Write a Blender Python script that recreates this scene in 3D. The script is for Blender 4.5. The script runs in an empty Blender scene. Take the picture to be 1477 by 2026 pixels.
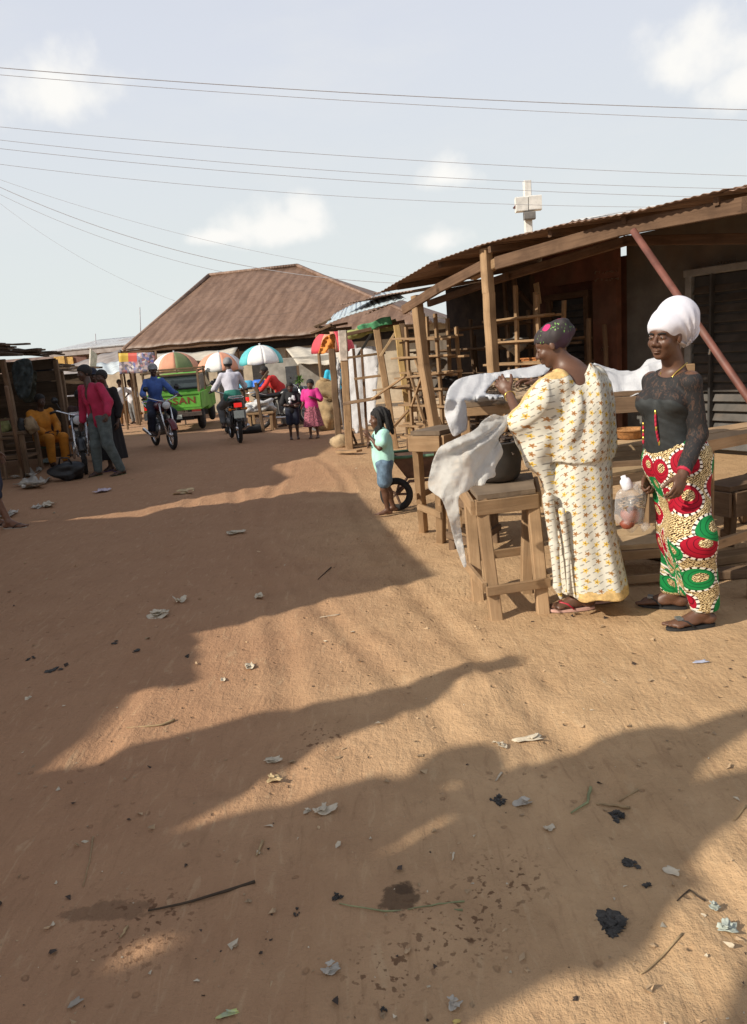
import bpy, math, random
import numpy as np
from mathutils import Vector, Matrix, geometry
random.seed(7); np.random.seed(7)
R = math.radians
SC = bpy.context.scene
COL = SC.collection
# ---------------------------------------------------------------- camera
F_PX, ROLL, PITCH, EYE = 1500.0, R(4.5), R(11.9), 1.6
cam_d = bpy.data.cameras.new("camera"); cam = bpy.data.objects.new("camera", cam_d); COL.objects.link(cam)
cam_d.sensor_fit = 'VERTICAL'; cam_d.sensor_height = 36.0; cam_d.lens = 36.0 * F_PX / 2026.0
cam_d.clip_start = 0.05; cam_d.clip_end = 2000
cam.matrix_world = Matrix.Translation((0, 0, EYE)) @ Matrix.Rotation(R(90) - PITCH, 4, 'X') @ Matrix.Rotation(-ROLL, 4, 'Z')
SC.camera = cam
# ---------------------------------------------------------------- sun and sky
SUN_EL, SUN_AZ = R(33), R(28)          # shadows run towards (cos az, sin az)
SX, SY = math.cos(SUN_AZ), math.sin(SUN_AZ)
sd = bpy.data.lights.new("sun", 'SUN'); sd.energy = 5.0; sd.angle = R(0.6); sd.color = (1.0, 0.92, 0.78)
sun = bpy.data.objects.new("sun", sd); COL.objects.link(sun)
to_sun = Vector((-SX * math.cos(SUN_EL), -SY * math.cos(SUN_EL), math.sin(SUN_EL)))
sun.rotation_euler = to_sun.to_track_quat('Z', 'Y').to_euler(); sun.location = to_sun * 60
SC.view_settings.view_transform = 'Standard'; SC.view_settings.look = 'None'
SC.view_settings.exposure = 0.12; SC.view_settings.gamma = 1.0
W = bpy.data.worlds.new("World"); SC.world = W; W.use_nodes = True
def N(t, typ, ins=None, **kw):
    n = t.nodes.new(typ)
    for k, v in kw.items(): setattr(n, k, v)
    for k, v in (ins or {}).items():
        s = n.inputs[k]
        if isinstance(v, bpy.types.NodeSocket): t.links.new(v, s)
        else: s.default_value = v
    return n
def M_(t, op, a, b=0.0, c=0.0, clamp=False):
    return N(t, 'ShaderNodeMath', {0: a, 1: b, 2: c}, operation=op, use_clamp=clamp).outputs[0]
def mixc(t, f, a, b, bt='MIX'):
    n = N(t, 'ShaderNodeMix', data_type='RGBA', blend_type=bt)
    for i, v in ((0, f), (6, a), (7, b)):
        if isinstance(v, bpy.types.NodeSocket): t.links.new(v, n.inputs[i])
        elif i: n.inputs[i].default_value = (*v, 1) if len(v) == 3 else v
        else: n.inputs[i].default_value = v
    return n.outputs[2]
def sstep(t, v, a, b, lo=0.0, hi=1.0):
    return N(t, 'ShaderNodeMapRange', {0: v, 1: a, 2: b, 3: lo, 4: hi}, interpolation_type='SMOOTHSTEP').outputs[0]
def noise(t, vec, scale, detail=4.0, rough=0.55, dist=0.0, out=0):
    return N(t, 'ShaderNodeTexNoise', {'Vector': vec, 'Scale': scale, 'Detail': detail, 'Roughness': rough, 'Distortion': dist}).outputs[out]
def ramp(t, fac, stops):
    n = N(t, 'ShaderNodeValToRGB', {0: fac}); e = n.color_ramp.elements
    while len(e) < len(stops): e.new(0.5)
    for i, (p, c) in enumerate(stops): e[i].position = p; e[i].color = (*c, 1)
    return n.outputs[0]
def vscale(t, vec, s, loc=(0, 0, 0), rot=(0, 0, 0)):
    return N(t, 'ShaderNodeMapping', {'Vector': vec, 'Scale': s, 'Location': loc, 'Rotation': rot}).outputs[0]

# pixel <-> place helpers (photo pixels, 1477 x 2026)
ca_c, sa_c, cp_c, sp_c = math.cos(ROLL), math.sin(ROLL), math.cos(PITCH), math.sin(PITCH)
def ray(px, py):
    dx, dy = px - 738.5, py - 1013
    X, Y = (dx * ca_c - dy * sa_c) / F_PX, (dx * sa_c + dy * ca_c) / F_PX
    return Vector((X, cp_c - Y * sp_c, -(sp_c + Y * cp_c)))
def gz(y): return -0.025 * max(0.0, min(y, 45) - 16)
def G(px, py, z=None):
    r = ray(px, py); h = 0.0 if z is None else z
    for _ in range(12):
        if r.z > -0.012: r.z = -0.012
        t = (h - EYE) / r.z; p = r * t
        if z is not None: break
        h = gz(p.y)
    return Vector((p.x, p.y, h))
def at(px, py, Y):
    r = ray(px, py); t = Y / r.y
    return Vector((r.x * t, Y, EYE + r.z * t))
def onp(px, py, n, c):                  # on the vertical plane n.x*x + n.y*y = c
    r = ray(px, py); t = c / (n[0] * r.x + n[1] * r.y)
    return Vector((r.x * t, r.y * t, EYE + r.z * t))
def topx(p):
    x, y, z = p[0], p[1], p[2] - EYE
    fw = y * cp_c - z * sp_c; X = x / fw * F_PX; Y = -(y * sp_c + z * cp_c) / fw * F_PX
    return 738.5 + X * ca_c + Y * sa_c, 1013 - X * sa_c + Y * ca_c

t = W.node_tree; bg = t.nodes['Background']
sky = N(t, 'ShaderNodeTexSky', sky_type='NISHITA', sun_disc=False, sun_elevation=SUN_EL, air_density=1.0, dust_density=3.0, ozone_density=1.0)
sky.sun_rotation = math.atan2(to_sun.x, to_sun.y)
tc = N(t, 'ShaderNodeTexCoord').outputs['Generated']
sep = N(t, 'ShaderNodeSeparateXYZ', {0: tc})
el = sep.outputs[2]
hz = mixc(t, sstep(t, el, 0.0, 0.40), (7.2, 7.7, 7.5), (6.6, 6.95, 7.75))
base = mixc(t, sstep(t, el, 0.30, 0.95, 0.97, 0.35), sky.outputs[0], hz)
cl = None
for px, py, w, hgt in ((545, 455, 150, 55), (600, 425, 55, 42), (440, 470, 80, 25), (110, 190, 120, 85), (880, 350, 80, 42), (1400, 110, 120, 100), (1460, 180, 70, 60), (870, 480, 60, 35)):
    d = ray(px, py).normalized(); rt = d.cross(Vector((0, 0, 1))).normalized(); up = rt.cross(d)
    a = N(t, 'ShaderNodeVectorMath', {0: tc, 1: rt}, operation='DOT_PRODUCT').outputs['Value']
    b = N(t, 'ShaderNodeVectorMath', {0: tc, 1: up}, operation='DOT_PRODUCT').outputs['Value']
    a = M_(t, 'DIVIDE', a, w / F_PX); b = M_(t, 'DIVIDE', b, hgt / F_PX)
    # flat base, round top
    b = M_(t, 'MULTIPLY', b, M_(t, 'ADD', M_(t, 'MULTIPLY', M_(t, 'LESS_THAN', b, 0.0), 0.7), 1.0))
    q = M_(t, 'SQRT', M_(t, 'ADD', M_(t, 'MULTIPLY', a, a), M_(t, 'MULTIPLY', b, b)))
    fr = N(t, 'ShaderNodeVectorMath', {0: tc, 1: d}, operation='DOT_PRODUCT').outputs['Value']
    v = M_(t, 'SUBTRACT', 1.0, q); v = M_(t, 'MULTIPLY', v, M_(t, 'GREATER_THAN', fr, 0.0))
    cl = v if cl is None else M_(t, 'MAXIMUM', cl, v)
nz = M_(t, 'MULTIPLY', M_(t, 'SUBTRACT', noise(t, tc, 22.0, 4.0, 0.5), 0.5), 1.9)
cm = sstep(t, M_(t, 'ADD', cl, nz), -0.05, 1.0)
wis = sstep(t, noise(t, vscale(t, tc, (3, 3, 9)), 1.6, 5.0, 0.6), 0.45, 0.85, 0.0, 0.35)
col = mixc(t, wis, base, (7.6, 7.7, 7.7))
col = mixc(t, M_(t, 'MULTIPLY', cm, 0.95), col, (9.2, 9.05, 8.7))
t.links.new(col, bg.inputs[0]); bg.inputs[1].default_value = 0.1

# ---------------------------------------------------------------- mesh helpers
def tag(o, label=None, cat=None, group=None, kind=None):
    for k, v in (('label', label), ('category', cat), ('group', group), ('kind', kind)):
        if v: o[k] = v
    return o
def thing(name, loc, label, cat, group=None, rz=0.0):
    o = bpy.data.objects.new(name, None); COL.objects.link(o); o.location = loc; o.rotation_euler[2] = rz
    o.empty_display_size = 0.1
    return tag(o, label, cat, group)
def rootloc(o):
    while o is not None and o.parent: o = o.parent
    return Vector(o.location) if o is not None else Vector((0, 0, 0))
def frame(d, up=(0, 0, 1)):
    d = Vector(d).normalized(); u = Vector(up)
    if abs(d.dot(u.normalized())) > 0.98: u = Vector((1, 0, 0.2))
    s = d.cross(u).normalized(); return d, s, s.cross(d)
class MB:
    def __init__(s): s.v = []; s.f = []; s.lc = []; s.ti = []; s.mi = []; s.sm = []
    def add(s, vs, fs, lc=None, tint=None, mi=0, smooth=False):
        o = len(s.v); tn = random.random() if tint is None else tint
        s.v += [tuple(p) for p in vs]; s.lc += [tuple(p) for p in (lc if lc is not None else vs)]; s.ti += [tn] * len(vs)
        s.f += [tuple(i + o for i in f) for f in fs]; s.mi += [mi] * len(fs); s.sm += [smooth] * len(fs)
        return s
    def bar(s, p0, p1, w, h, up=(0, 0, 1), tint=None, mi=0, taper=1.0, jit=0.0):
        p0, p1 = Vector(p0), Vector(p1); d, sd_, u = frame(p1 - p0, up); L = (p1 - p0).length
        vs = []; lc = []; o = Vector((random.uniform(0, 50), random.uniform(0, 50), random.uniform(0, 50)))
        seg = 1 if not jit else max(2, int(L / 0.25))
        b = min(w, h) * 0.10
        for i in range(seg + 1):
            f = i / seg; k = 1 + (taper - 1) * f
            c = p0 + (p1 - p0) * f + (sd_ * random.uniform(-jit, jit) + u * random.uniform(-jit, jit))
            for a, c2 in ((-w / 2 + b, -h / 2), (w / 2 - b, -h / 2), (w / 2, -h / 2 + b), (w / 2, h / 2 - b), (w / 2 - b, h / 2), (-w / 2 + b, h / 2), (-w / 2, h / 2 - b), (-w / 2, -h / 2 + b)):
                vs.append(c + sd_ * a * k + u * c2 * k); lc.append(o + Vector((L * f, a, c2)))
        fs = []
        for i in range(seg):
            for j in range(8):
                a, b_ = i * 8 + j, i * 8 + (j + 1) % 8
                fs.append((a, b_, b_ + 8, a + 8))
        fs.append(tuple(range(7, -1, -1))); fs.append(tuple(range(seg * 8, seg * 8 + 8)))
        return s.add(vs, fs, lc, tint, mi)
    def box(s, c, size, rz=0.0, tint=None, mi=0):
        c = Vector(c); dx = Vector((math.cos(rz), math.sin(rz), 0)) * size[0] / 2
        return s.bar(c - dx, c + dx, size[1], size[2], tint=tint, mi=mi)
    def tube(s, pts, r, n=8, tint=None, mi=0, cap=True, flat=1.0):
        pts = [Vector(p) for p in pts]; m = len(pts); vs = []; lc = []; L = 0
        rr = r if callable(r) else ((lambda q: r) if not isinstance(r, (list, tuple)) else (lambda q: r[min(len(r) - 1, int(round(q * (m - 1))))]))
        off = random.uniform(0, 30); ref = None
        for i, p in enumerate(pts):
            d = (pts[min(i + 1, m - 1)] - pts[max(i - 1, 0)]).normalized()
            if ref is None: _, a, b = frame(d)
            else:
                a = (ref - d * ref.dot(d)).normalized(); b = a.cross(d)
            ref = a
            if i: L += (p - pts[i - 1]).length
            q = rr(i / (m - 1))
            for j in range(n):
                th = 2 * math.pi * j / n
                vs.append(p + a * math.cos(th) * q + b * math.sin(th) * q * flat); lc.append((off + L, q * math.cos(th), q * math.sin(th)))
        fs = [(i * n + j, i * n + (j + 1) % n, (i + 1) * n + (j + 1) % n, (i + 1) * n + j) for i in range(m - 1) for j in range(n)]
        if cap: fs += [tuple(range(n - 1, -1, -1)), tuple(range((m - 1) * n, m * n))]
        return s.add(vs, fs, lc, tint, mi, True)
    def lathe(s, prof, c=(0, 0, 0), n=24, axis=(0, 0, 1), tint=None, mi=0, sq=1.0):
        d, a, b = frame(axis); c = Vector(c); vs = []; lc = []
        for (r, z) in prof:
            for j in range(n):
                th = 2 * math.pi * j / n
                vs.append(c + d * z + a * r * math.cos(th) + b * r * math.sin(th) * sq); lc.append((z, r * math.cos(th), r * math.sin(th)))
        m = len(prof)
        fs = [(i * n + j, i * n + (j + 1) % n, (i + 1) * n + (j + 1) % n, (i + 1) * n + j) for i in range(m - 1) for j in range(n)]
        if prof[0][0] > 1e-4: fs.append(tuple(range(n - 1, -1, -1)))
        if prof[-1][0] > 1e-4: fs.append(tuple(range((m - 1) * n, m * n)))
        return s.add(vs, fs, lc, tint, mi, True)
    def grid(s, fn, nu, nv, tint=None, mi=0, smooth=True, lcf=None):
        vs = []; lc = []
        for i in range(nu + 1):
            for j in range(nv + 1):
                p = fn(i / nu, j / nv); vs.append(p); lc.append(lcf(i / nu, j / nv) if lcf else p)
        k = nv + 1
        fs = [(i * k + j, (i + 1) * k + j, (i + 1) * k + j + 1, i * k + j + 1) for i in range(nu) for j in range(nv)]
        return s.add(vs, fs, lc, tint, mi, smooth)
    def blob(s, c, r, seed=0, amp=0.15, n=14, tint=None, mi=0, squash=None):
        rng = random.Random(seed); ph = [(rng.uniform(1.5, 5), rng.uniform(0, 6), Vector((rng.gauss(0, 1), rng.gauss(0, 1), rng.gauss(0, 1))).normalized()) for _ in range(7)]
        r = Vector(r) if not isinstance(r, (int, float)) else Vector((r, r, r)); c = Vector(c); vs = []
        for i in range(n + 1):
            for j in range(2 * n):
                a, b = math.pi * i / n, math.pi * j / n
                d = Vector((math.sin(a) * math.cos(b), math.sin(a) * math.sin(b), math.cos(a)))
                k = 1 + amp * sum(math.sin(f * 2 * d.dot(w) + p) for f, p, w in ph) / 2.2
                vs.append(c + Vector((d.x * r.x, d.y * r.y, d.z * r.z)) * k)
        m = 2 * n
        fs = [(i * m + j, (i + 1) * m + j, (i + 1) * m + (j + 1) % m, i * m + (j + 1) % m) for i in range(n) for j in range(m)]
        return s.add(vs, fs, None, tint, mi, True)
    def build(s, name, mats, parent=None, mods=()):
        me = bpy.data.meshes.new(name); L = rootloc(parent)
        me.from_pydata([Vector(p) - L for p in s.v], [], s.f)
        if not isinstance(mats, (list, tuple)): mats = [mats]
        for m in mats: me.materials.append(m)
        me.polygons.foreach_set('material_index', s.mi); me.polygons.foreach_set('use_smooth', s.sm)
        a = me.attributes.new('lc', 'FLOAT_VECTOR', 'POINT'); a.data.foreach_set('vector', np.array(s.lc, dtype=np.float32).ravel())
        a = me.attributes.new('tint', 'FLOAT', 'POINT'); a.data.foreach_set('value', np.array(s.ti, dtype=np.float32))
        me.update(); me.validate()
        o = bpy.data.objects.new(name, me); COL.objects.link(o)
        if parent is not None: o.parent = parent
        for (k, kw) in mods:
            md = o.modifiers.new(k.lower(), k)
            for q, v in kw.items(): setattr(md, q, v)
        return o
def solo(name, mb, mat, loc, label, cat, group=None, mods=()):      # a thing that is one mesh, origin at its base
    loc = Vector(loc); mb.v = [tuple(Vector(p) - loc) for p in mb.v]
    o = mb.build(name, mat, None, mods); o.location = loc
    return tag(o, label, cat, group)
def copy_tree(o, parent=None):
    c = o.copy(); COL.objects.link(c)
    if parent is not None: c.parent = parent
    for ch in [x for x in SC.objects if x.parent == o]: copy_tree(ch, c)
    return c
SOLID = lambda th, off=-1.0: ('SOLIDIFY', dict(thickness=th, offset=off))

# ---------------------------------------------------------------- materials
def newmat(name):
    m = bpy.data.materials.new(name); m.use_nodes = True
    return m, m.node_tree, m.node_tree.nodes['Principled BSDF']
def bumpn(t, b, h, st, dist=0.01):
    n = N(t, 'ShaderNodeBump', {'Height': h, 'Strength': st, 'Distance': dist}); t.links.new(n.outputs[0], b.inputs['Normal'])
_mc = {}
def mat(name, col, rough=0.8, var=0.18, scale=9.0, bump=0.25, dist=0.01, metal=0.0, col2=None, dirt=0.0, spec=None, trans=0.0, coord='lc'):
    if name in _mc: return _mc[name]
    m, t, b = newmat(name); _mc[name] = m
    vec = N(t, 'ShaderNodeAttribute', attribute_name='lc').outputs['Vector'] if coord == 'lc' else N(t, 'ShaderNodeTexCoord').outputs['Object']
    tint = N(t, 'ShaderNodeAttribute', attribute_name='tint').outputs['Fac']
    n1 = noise(t, vec, scale, 5.0, 0.6)
    lo = tuple(c * (1 - var) for c in col); hi = tuple(min(1, c * (1 + var)) for c in (col2 or col))
    c = mixc(t, sstep(t, n1, 0.3, 0.7), lo, hi)
    if var > 0: c = mixc(t, 1.0, c, ramp(t, tint, [(0, (1 - var * .6,) * 3), (1, (1.0,) * 3)]), 'MULTIPLY')
    if dirt > 0:
        n2 = sstep(t, noise(t, vec, scale * 0.35, 6.0, 0.65), 0.45, 0.72)
        c = mixc(t, M_(t, 'MULTIPLY', n2, dirt), c, (0.16, 0.10, 0.06))
    t.links.new(c, b.inputs['Base Color'])
    b.inputs['Roughness'].default_value = rough; b.inputs['Metallic'].default_value = metal
    if spec is not None: b.inputs['Specular IOR Level'].default_value = spec
    if bump > 0: bumpn(t, b, noise(t, vec, scale * 4, 5.0, 0.6), bump, dist)
    return m
def wood(name, col, col2, grey=0.0, rough=0.85):
    if name in _mc: return _mc[name]
    m, t, b = newmat(name); _mc[name] = m
    vec = N(t, 'ShaderNodeAttribute', attribute_name='lc').outputs['Vector']; tint = N(t, 'ShaderNodeAttribute', attribute_name='tint').outputs['Fac']
    st = vscale(t, vec, (2.2, 34, 34)); gr = noise(t, st, 1.0, 6.0, 0.65, 0.6)
    bl = noise(t, vec, 4.0, 4.0, 0.6)
    c = mixc(t, sstep(t, gr, 0.32, 0.68), col, col2)
    c = mixc(t, sstep(t, bl, 0.35, 0.75, 0.0, 0.6), c, tuple(x * 0.5 for x in col))
    c = mixc(t, M_(t, 'MULTIPLY', tint, 0.85), c, tuple(x * 0.40 for x in col))
    kn = N(t, 'ShaderNodeTexVoronoi', {'Vector': vscale(t, vec, (3, 9, 9)), 'Scale': 1.0}).outputs['Distance']
    c = mixc(t, sstep(t, kn, 0.10, 0.02, 0.0, 0.7), c, (0.05, 0.028, 0.015))
    t.links.new(c, b.inputs['Base Color']); b.inputs['Roughness'].default_value = rough; b.inputs['Specular IOR Level'].default_value = 0.25
    bumpn(t, b, gr, 0.55, 0.006)
    return m
WOOD = wood('weathered_wood', (0.33, 0.205, 0.11), (0.44, 0.29, 0.165))
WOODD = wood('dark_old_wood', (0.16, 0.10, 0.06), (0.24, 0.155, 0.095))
WOODL = wood('pale_planks', (0.46, 0.31, 0.17), (0.58, 0.41, 0.24))
WOODG = wood('grey_weathered_wood', (0.20, 0.145, 0.10), (0.29, 0.215, 0.15))
WOODR = wood('brown_beams', (0.13, 0.075, 0.045), (0.21, 0.125, 0.075))
def corrugated(name, col, rust, amount, period=0.076, rough=0.55, metal=0.0):
    m, t, b = newmat(name); _mc[name] = m
    vec = N(t, 'ShaderNodeAttribute', attribute_name='lc').outputs['Vector']
    n1 = noise(t, vscale(t, vec, (1.5, 0.35, 1)), 1.6, 7.0, 0.65); n2 = noise(t, vscale(t, vec, (9, 0.7, 1)), 2.0, 5.0, 0.6)
    f = sstep(t, M_(t, 'ADD', M_(t, 'MULTIPLY', n1, 0.7), M_(t, 'MULTIPLY', n2, 0.3)), 0.62 - amount * 0.3, 0.74 - amount * 0.3)
    c = mixc(t, f, col, rust)
    c = mixc(t, sstep(t, noise(t, vec, 6.0, 5.0), 0.4, 0.75, 0.0, 0.5), c, tuple(x * 0.55 for x in rust))
    # sheet laps every 2.2 m down the slope
    lap = M_(t, 'FRACT', M_(t, 'DIVIDE', N(t, 'ShaderNodeSeparateXYZ', {0: vec}).outputs[1], 2.2))
    c = mixc(t, sstep(t, lap, 0.03, 0.0, 0.0, 0.55), c, (0.05, 0.03, 0.02))
    t.links.new(c, b.inputs['Base Color']); b.inputs['Roughness'].default_value = rough; b.inputs['Metallic'].default_value = metal
    w = M_(t, 'SINE', M_(t, 'MULTIPLY', N(t, 'ShaderNodeSeparateXYZ', {0: vec}).outputs[0], 2 * math.pi / period))
    bumpn(t, b, w, 0.5, 0.02)
    return m
RUST = corrugated('rusty_sheet', (0.27, 0.17, 0.12), (0.17, 0.095, 0.06), 0.6)
HIPROOF = corrugated('brown_roof_sheet', (0.27, 0.155, 0.105), (0.225, 0.122, 0.078), 0.6, 0.30)
ZINC = corrugated('grey_zinc_sheet', (0.48, 0.50, 0.52), (0.25, 0.15, 0.10), 0.35)
BLUEZ = corrugated('blue_grey_sheet', (0.38, 0.46, 0.51), (0.34, 0.20, 0.13), 0.25, 0.2)

# ---------------------------------------------------------------- implicit bodies: signed distance field + surface nets
class SDF:
    def __init__(s, lo, hi, res):
        s.lo = np.array(lo, dtype=np.float32); s.res = res
        s.n = np.maximum(4, np.ceil((np.array(hi) - np.array(lo)) / res).astype(int) + 1)
        s.D = np.full(s.n, 0.2, dtype=np.float32)
    def sub(s, lo, hi):
        a = np.clip(np.floor((np.array(lo) - s.lo) / s.res).astype(int), 0, s.n); b = np.clip(np.ceil((np.array(hi) - s.lo) / s.res).astype(int) + 1, 0, s.n)
        if np.any(b <= a): return None, None
        ax = [s.lo[i] + np.arange(a[i], b[i], dtype=np.float32) * s.res for i in range(3)]
        return tuple(slice(a[i], b[i]) for i in range(3)), (ax[0][:, None, None], ax[1][None, :, None], ax[2][None, None, :])
    def comb(s, sl, d, k, op):
        A = s.D[sl]
        if op == 'u':
            if k > 0:
                h = np.clip(0.5 + 0.5 * (A - d) / k, 0, 1); s.D[sl] = A * (1 - h) + d * h - k * h * (1 - h)
            else: s.D[sl] = np.minimum(A, d)
        else:
            d = -d
            if k > 0:
                h = np.clip(0.5 - 0.5 * (A - d) / k, 0, 1); s.D[sl] = A * (1 - h) + d * h + k * h * (1 - h)
            else: s.D[sl] = np.maximum(A, d)
    def caps(s, a, b, ra, rb=None, k=0.02, op='u'):
        rb = ra if rb is None else rb; a = np.array(a, dtype=np.float32); b = np.array(b, dtype=np.float32); m = max(ra, rb) + k + 3 * s.res
        sl, X = s.sub(np.minimum(a, b) - m, np.maximum(a, b) + m)
        if sl is None: return s
        ab = b - a; L2 = max(1e-9, float(ab @ ab))
        t = np.clip(sum((X[i] - a[i]) * ab[i] for i in range(3)) / L2, 0, 1)
        d = np.sqrt(sum((X[i] - a[i] - ab[i] * t) ** 2 for i in range(3))) - (ra + (rb - ra) * t)
        s.comb(sl, d, k, op); return s
    def chain(s, pts, rs, k=0.02, op='u'):
        for i in range(len(pts) - 1): s.caps(pts[i], pts[i + 1], rs[i], rs[i + 1], k, op)
        return s
    def ell(s, c, r, ax=None, k=0.02, op='u'):
        c = np.array(c, dtype=np.float32); r = np.array(r, dtype=np.float32); m = float(r.max()) + k + 3 * s.res
        sl, X = s.sub(c - m, c + m)
        if sl is None: return s
        P = [X[i] - c[i] for i in range(3)]
        if ax is not None: P = [sum(P[i] * float(a[i]) for i in range(3)) for a in ax]
        k0 = np.sqrt(sum((P[i] / r[i]) ** 2 for i in range(3))); k1 = np.sqrt(sum((P[i] / r[i] ** 2) ** 2 for i in range(3))) + 1e-9
        s.comb(sl, k0 * (k0 - 1) / k1, k, op); return s
    def loft(s, rows, k=0.02, fold=None, rz=0.0, op='u'):     # rows: (z, cx, cy, a, b) ; a along local x, b along local y
        q = np.array(sorted(rows), dtype=np.float32); z0, z1 = q[0, 0], q[-1, 0]; m = float(q[:, 3:].max()) * 1.3 + k
        sl, X = s.sub((q[:, 1].min() - m, q[:, 2].min() - m, z0 - 2 * s.res), (q[:, 1].max() + m, q[:, 2].max() + m, z1 + 2 * s.res))
        if sl is None: return s
        z = X[2]; cx, cy, a, b = (np.interp(z.ravel(), q[:, 0], q[:, i])[None, None, :].astype(np.float32) for i in (1, 2, 3, 4))
        c_, s_ = math.cos(rz), math.sin(rz); dx, dy = X[0] - cx, X[1] - cy; x = dx * c_ + dy * s_; y = -dx * s_ + dy * c_
        th = np.arctan2(y / b, x / a); sc = 1.0
        if fold is not None: sc = 1.0 + fold(th, z)
        d = (np.sqrt((x / (a * sc)) ** 2 + (y / (b * sc)) ** 2) - 1) * np.minimum(a, b)
        d = np.maximum(d, np.maximum(z - z1, z0 - z)); s.comb(sl, d.astype(np.float32), k, op); return s
    def warp(s, fn):
        ax = [s.lo[i] + np.arange(s.n[i], dtype=np.float32) * s.res for i in range(3)]
        s.D += fn(ax[0][:, None, None], ax[1][None, :, None], ax[2][None, None, :]); return s
    def mesh(s):
        D = s.D; n = D.shape
        for i in range(3):                       # close at the border
            sl = [slice(None)] * 3; sl[i] = 0; D[tuple(sl)] = 0.2; sl[i] = -1; D[tuple(sl)] = 0.2
        acc = np.zeros((n[0] - 1, n[1] - 1, n[2] - 1, 3), np.float32); cnt = np.zeros(acc.shape[:3], np.float32); neg = D < 0
        for axi in range(3):
            o1, o2 = [i for i in range(3) if i != axi]
            for u in (0, 1):
                for v in (0, 1):
                    sl = [None] * 3; sl[axi] = slice(0, n[axi] - 1); sl[o1] = slice(u, n[o1] - 1 + u); sl[o2] = slice(v, n[o2] - 1 + v); A = D[tuple(sl)]; na = neg[tuple(sl)]
                    sl[axi] = slice(1, n[axi]); B = D[tuple(sl)]; nb = neg[tuple(sl)]
                    idx = np.nonzero(na != nb)
                    t_ = A[idx] / (A[idx] - B[idx]); p = np.zeros((len(t_), 3), np.float32); p[:, axi] = t_; p[:, o1] = u; p[:, o2] = v
                    acc[idx] += p; cnt[idx] += 1
        ids = np.full(cnt.shape, -1, np.int64); cells = np.nonzero(cnt > 0); ids[cells] = np.arange(len(cells[0]))
        V = (np.stack(cells, 1) + acc[cells] / cnt[cells][:, None]) * s.res + s.lo
        Fs = []
        for axi in range(3):
            o1, o2 = (axi + 1) % 3, (axi + 2) % 3
            sl = [slice(1, n[i] - 1) for i in range(3)]; sl[axi] = slice(0, n[axi] - 1); na = neg[tuple(sl)]
            sl[axi] = slice(1, n[axi]); nb = neg[tuple(sl)]
            for flip in (False, True):
                I = np.nonzero((na & ~nb) if not flip else (~na & nb))
                P = [np.array(I[i]) + (0 if i == axi else 1) for i in range(3)]
                def cid(a, b):
                    q = [P[0].copy(), P[1].copy(), P[2].copy()]; q[o1] = q[o1] - a; q[o2] = q[o2] - b; return ids[q[0], q[1], q[2]]
                Q = np.stack([cid(1, 1), cid(0, 1), cid(0, 0), cid(1, 0)], 1)
                Fs.append(Q if not flip else Q[:, ::-1])
        return V, np.concatenate(Fs)
    def build(s, name, mats, parent, lcfn=None, smooth_it=2, mi=None):
        V, Fq = s.mesh(); L = rootloc(parent); me = bpy.data.meshes.new(name)
        for _ in range(smooth_it):               # light Laplacian smoothing
            S = np.zeros_like(V); C = np.zeros(len(V), np.float32)
            for a, b in ((0, 1), (1, 2), (2, 3), (3, 0)):
                np.add.at(S, Fq[:, a], V[Fq[:, b]]); np.add.at(C, Fq[:, a], 1); np.add.at(S, Fq[:, b], V[Fq[:, a]]); np.add.at(C, Fq[:, b], 1)
            V = V * 0.5 + 0.5 * S / np.maximum(C, 1)[:, None]
        me.vertices.add(len(V)); me.vertices.foreach_set('co', (V - np.array(L, dtype=np.float32)).astype(np.float32).ravel())
        me.loops.add(len(Fq) * 4); me.loops.foreach_set('vertex_index', Fq.astype(np.int32).ravel())
        me.polygons.add(len(Fq)); me.polygons.foreach_set('loop_start', np.arange(0, len(Fq) * 4, 4, dtype=np.int32))
        me.polygons.foreach_set('use_smooth', np.ones(len(Fq), dtype=bool))
        for m in (mats if isinstance(mats, (list, tuple)) else [mats]): me.materials.append(m)
        if mi is not None: me.polygons.foreach_set('material_index', mi(V[Fq].mean(1)).astype(np.int32))
        me.update(calc_edges=True); me.validate()
        lc = lcfn(V) if lcfn is not None else V - np.array(L, dtype=np.float32)
        a = me.attributes.new('lc', 'FLOAT_VECTOR', 'POINT'); a.data.foreach_set('vector', lc.astype(np.float32).ravel())
        a = me.attributes.new('tint', 'FLOAT', 'POINT'); a.data.foreach_set('value', np.full(len(V), 0.6, np.float32))
        o = bpy.data.objects.new(name, me); COL.objects.link(o)
        if parent is not None: o.parent = parent
        return o
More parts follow.
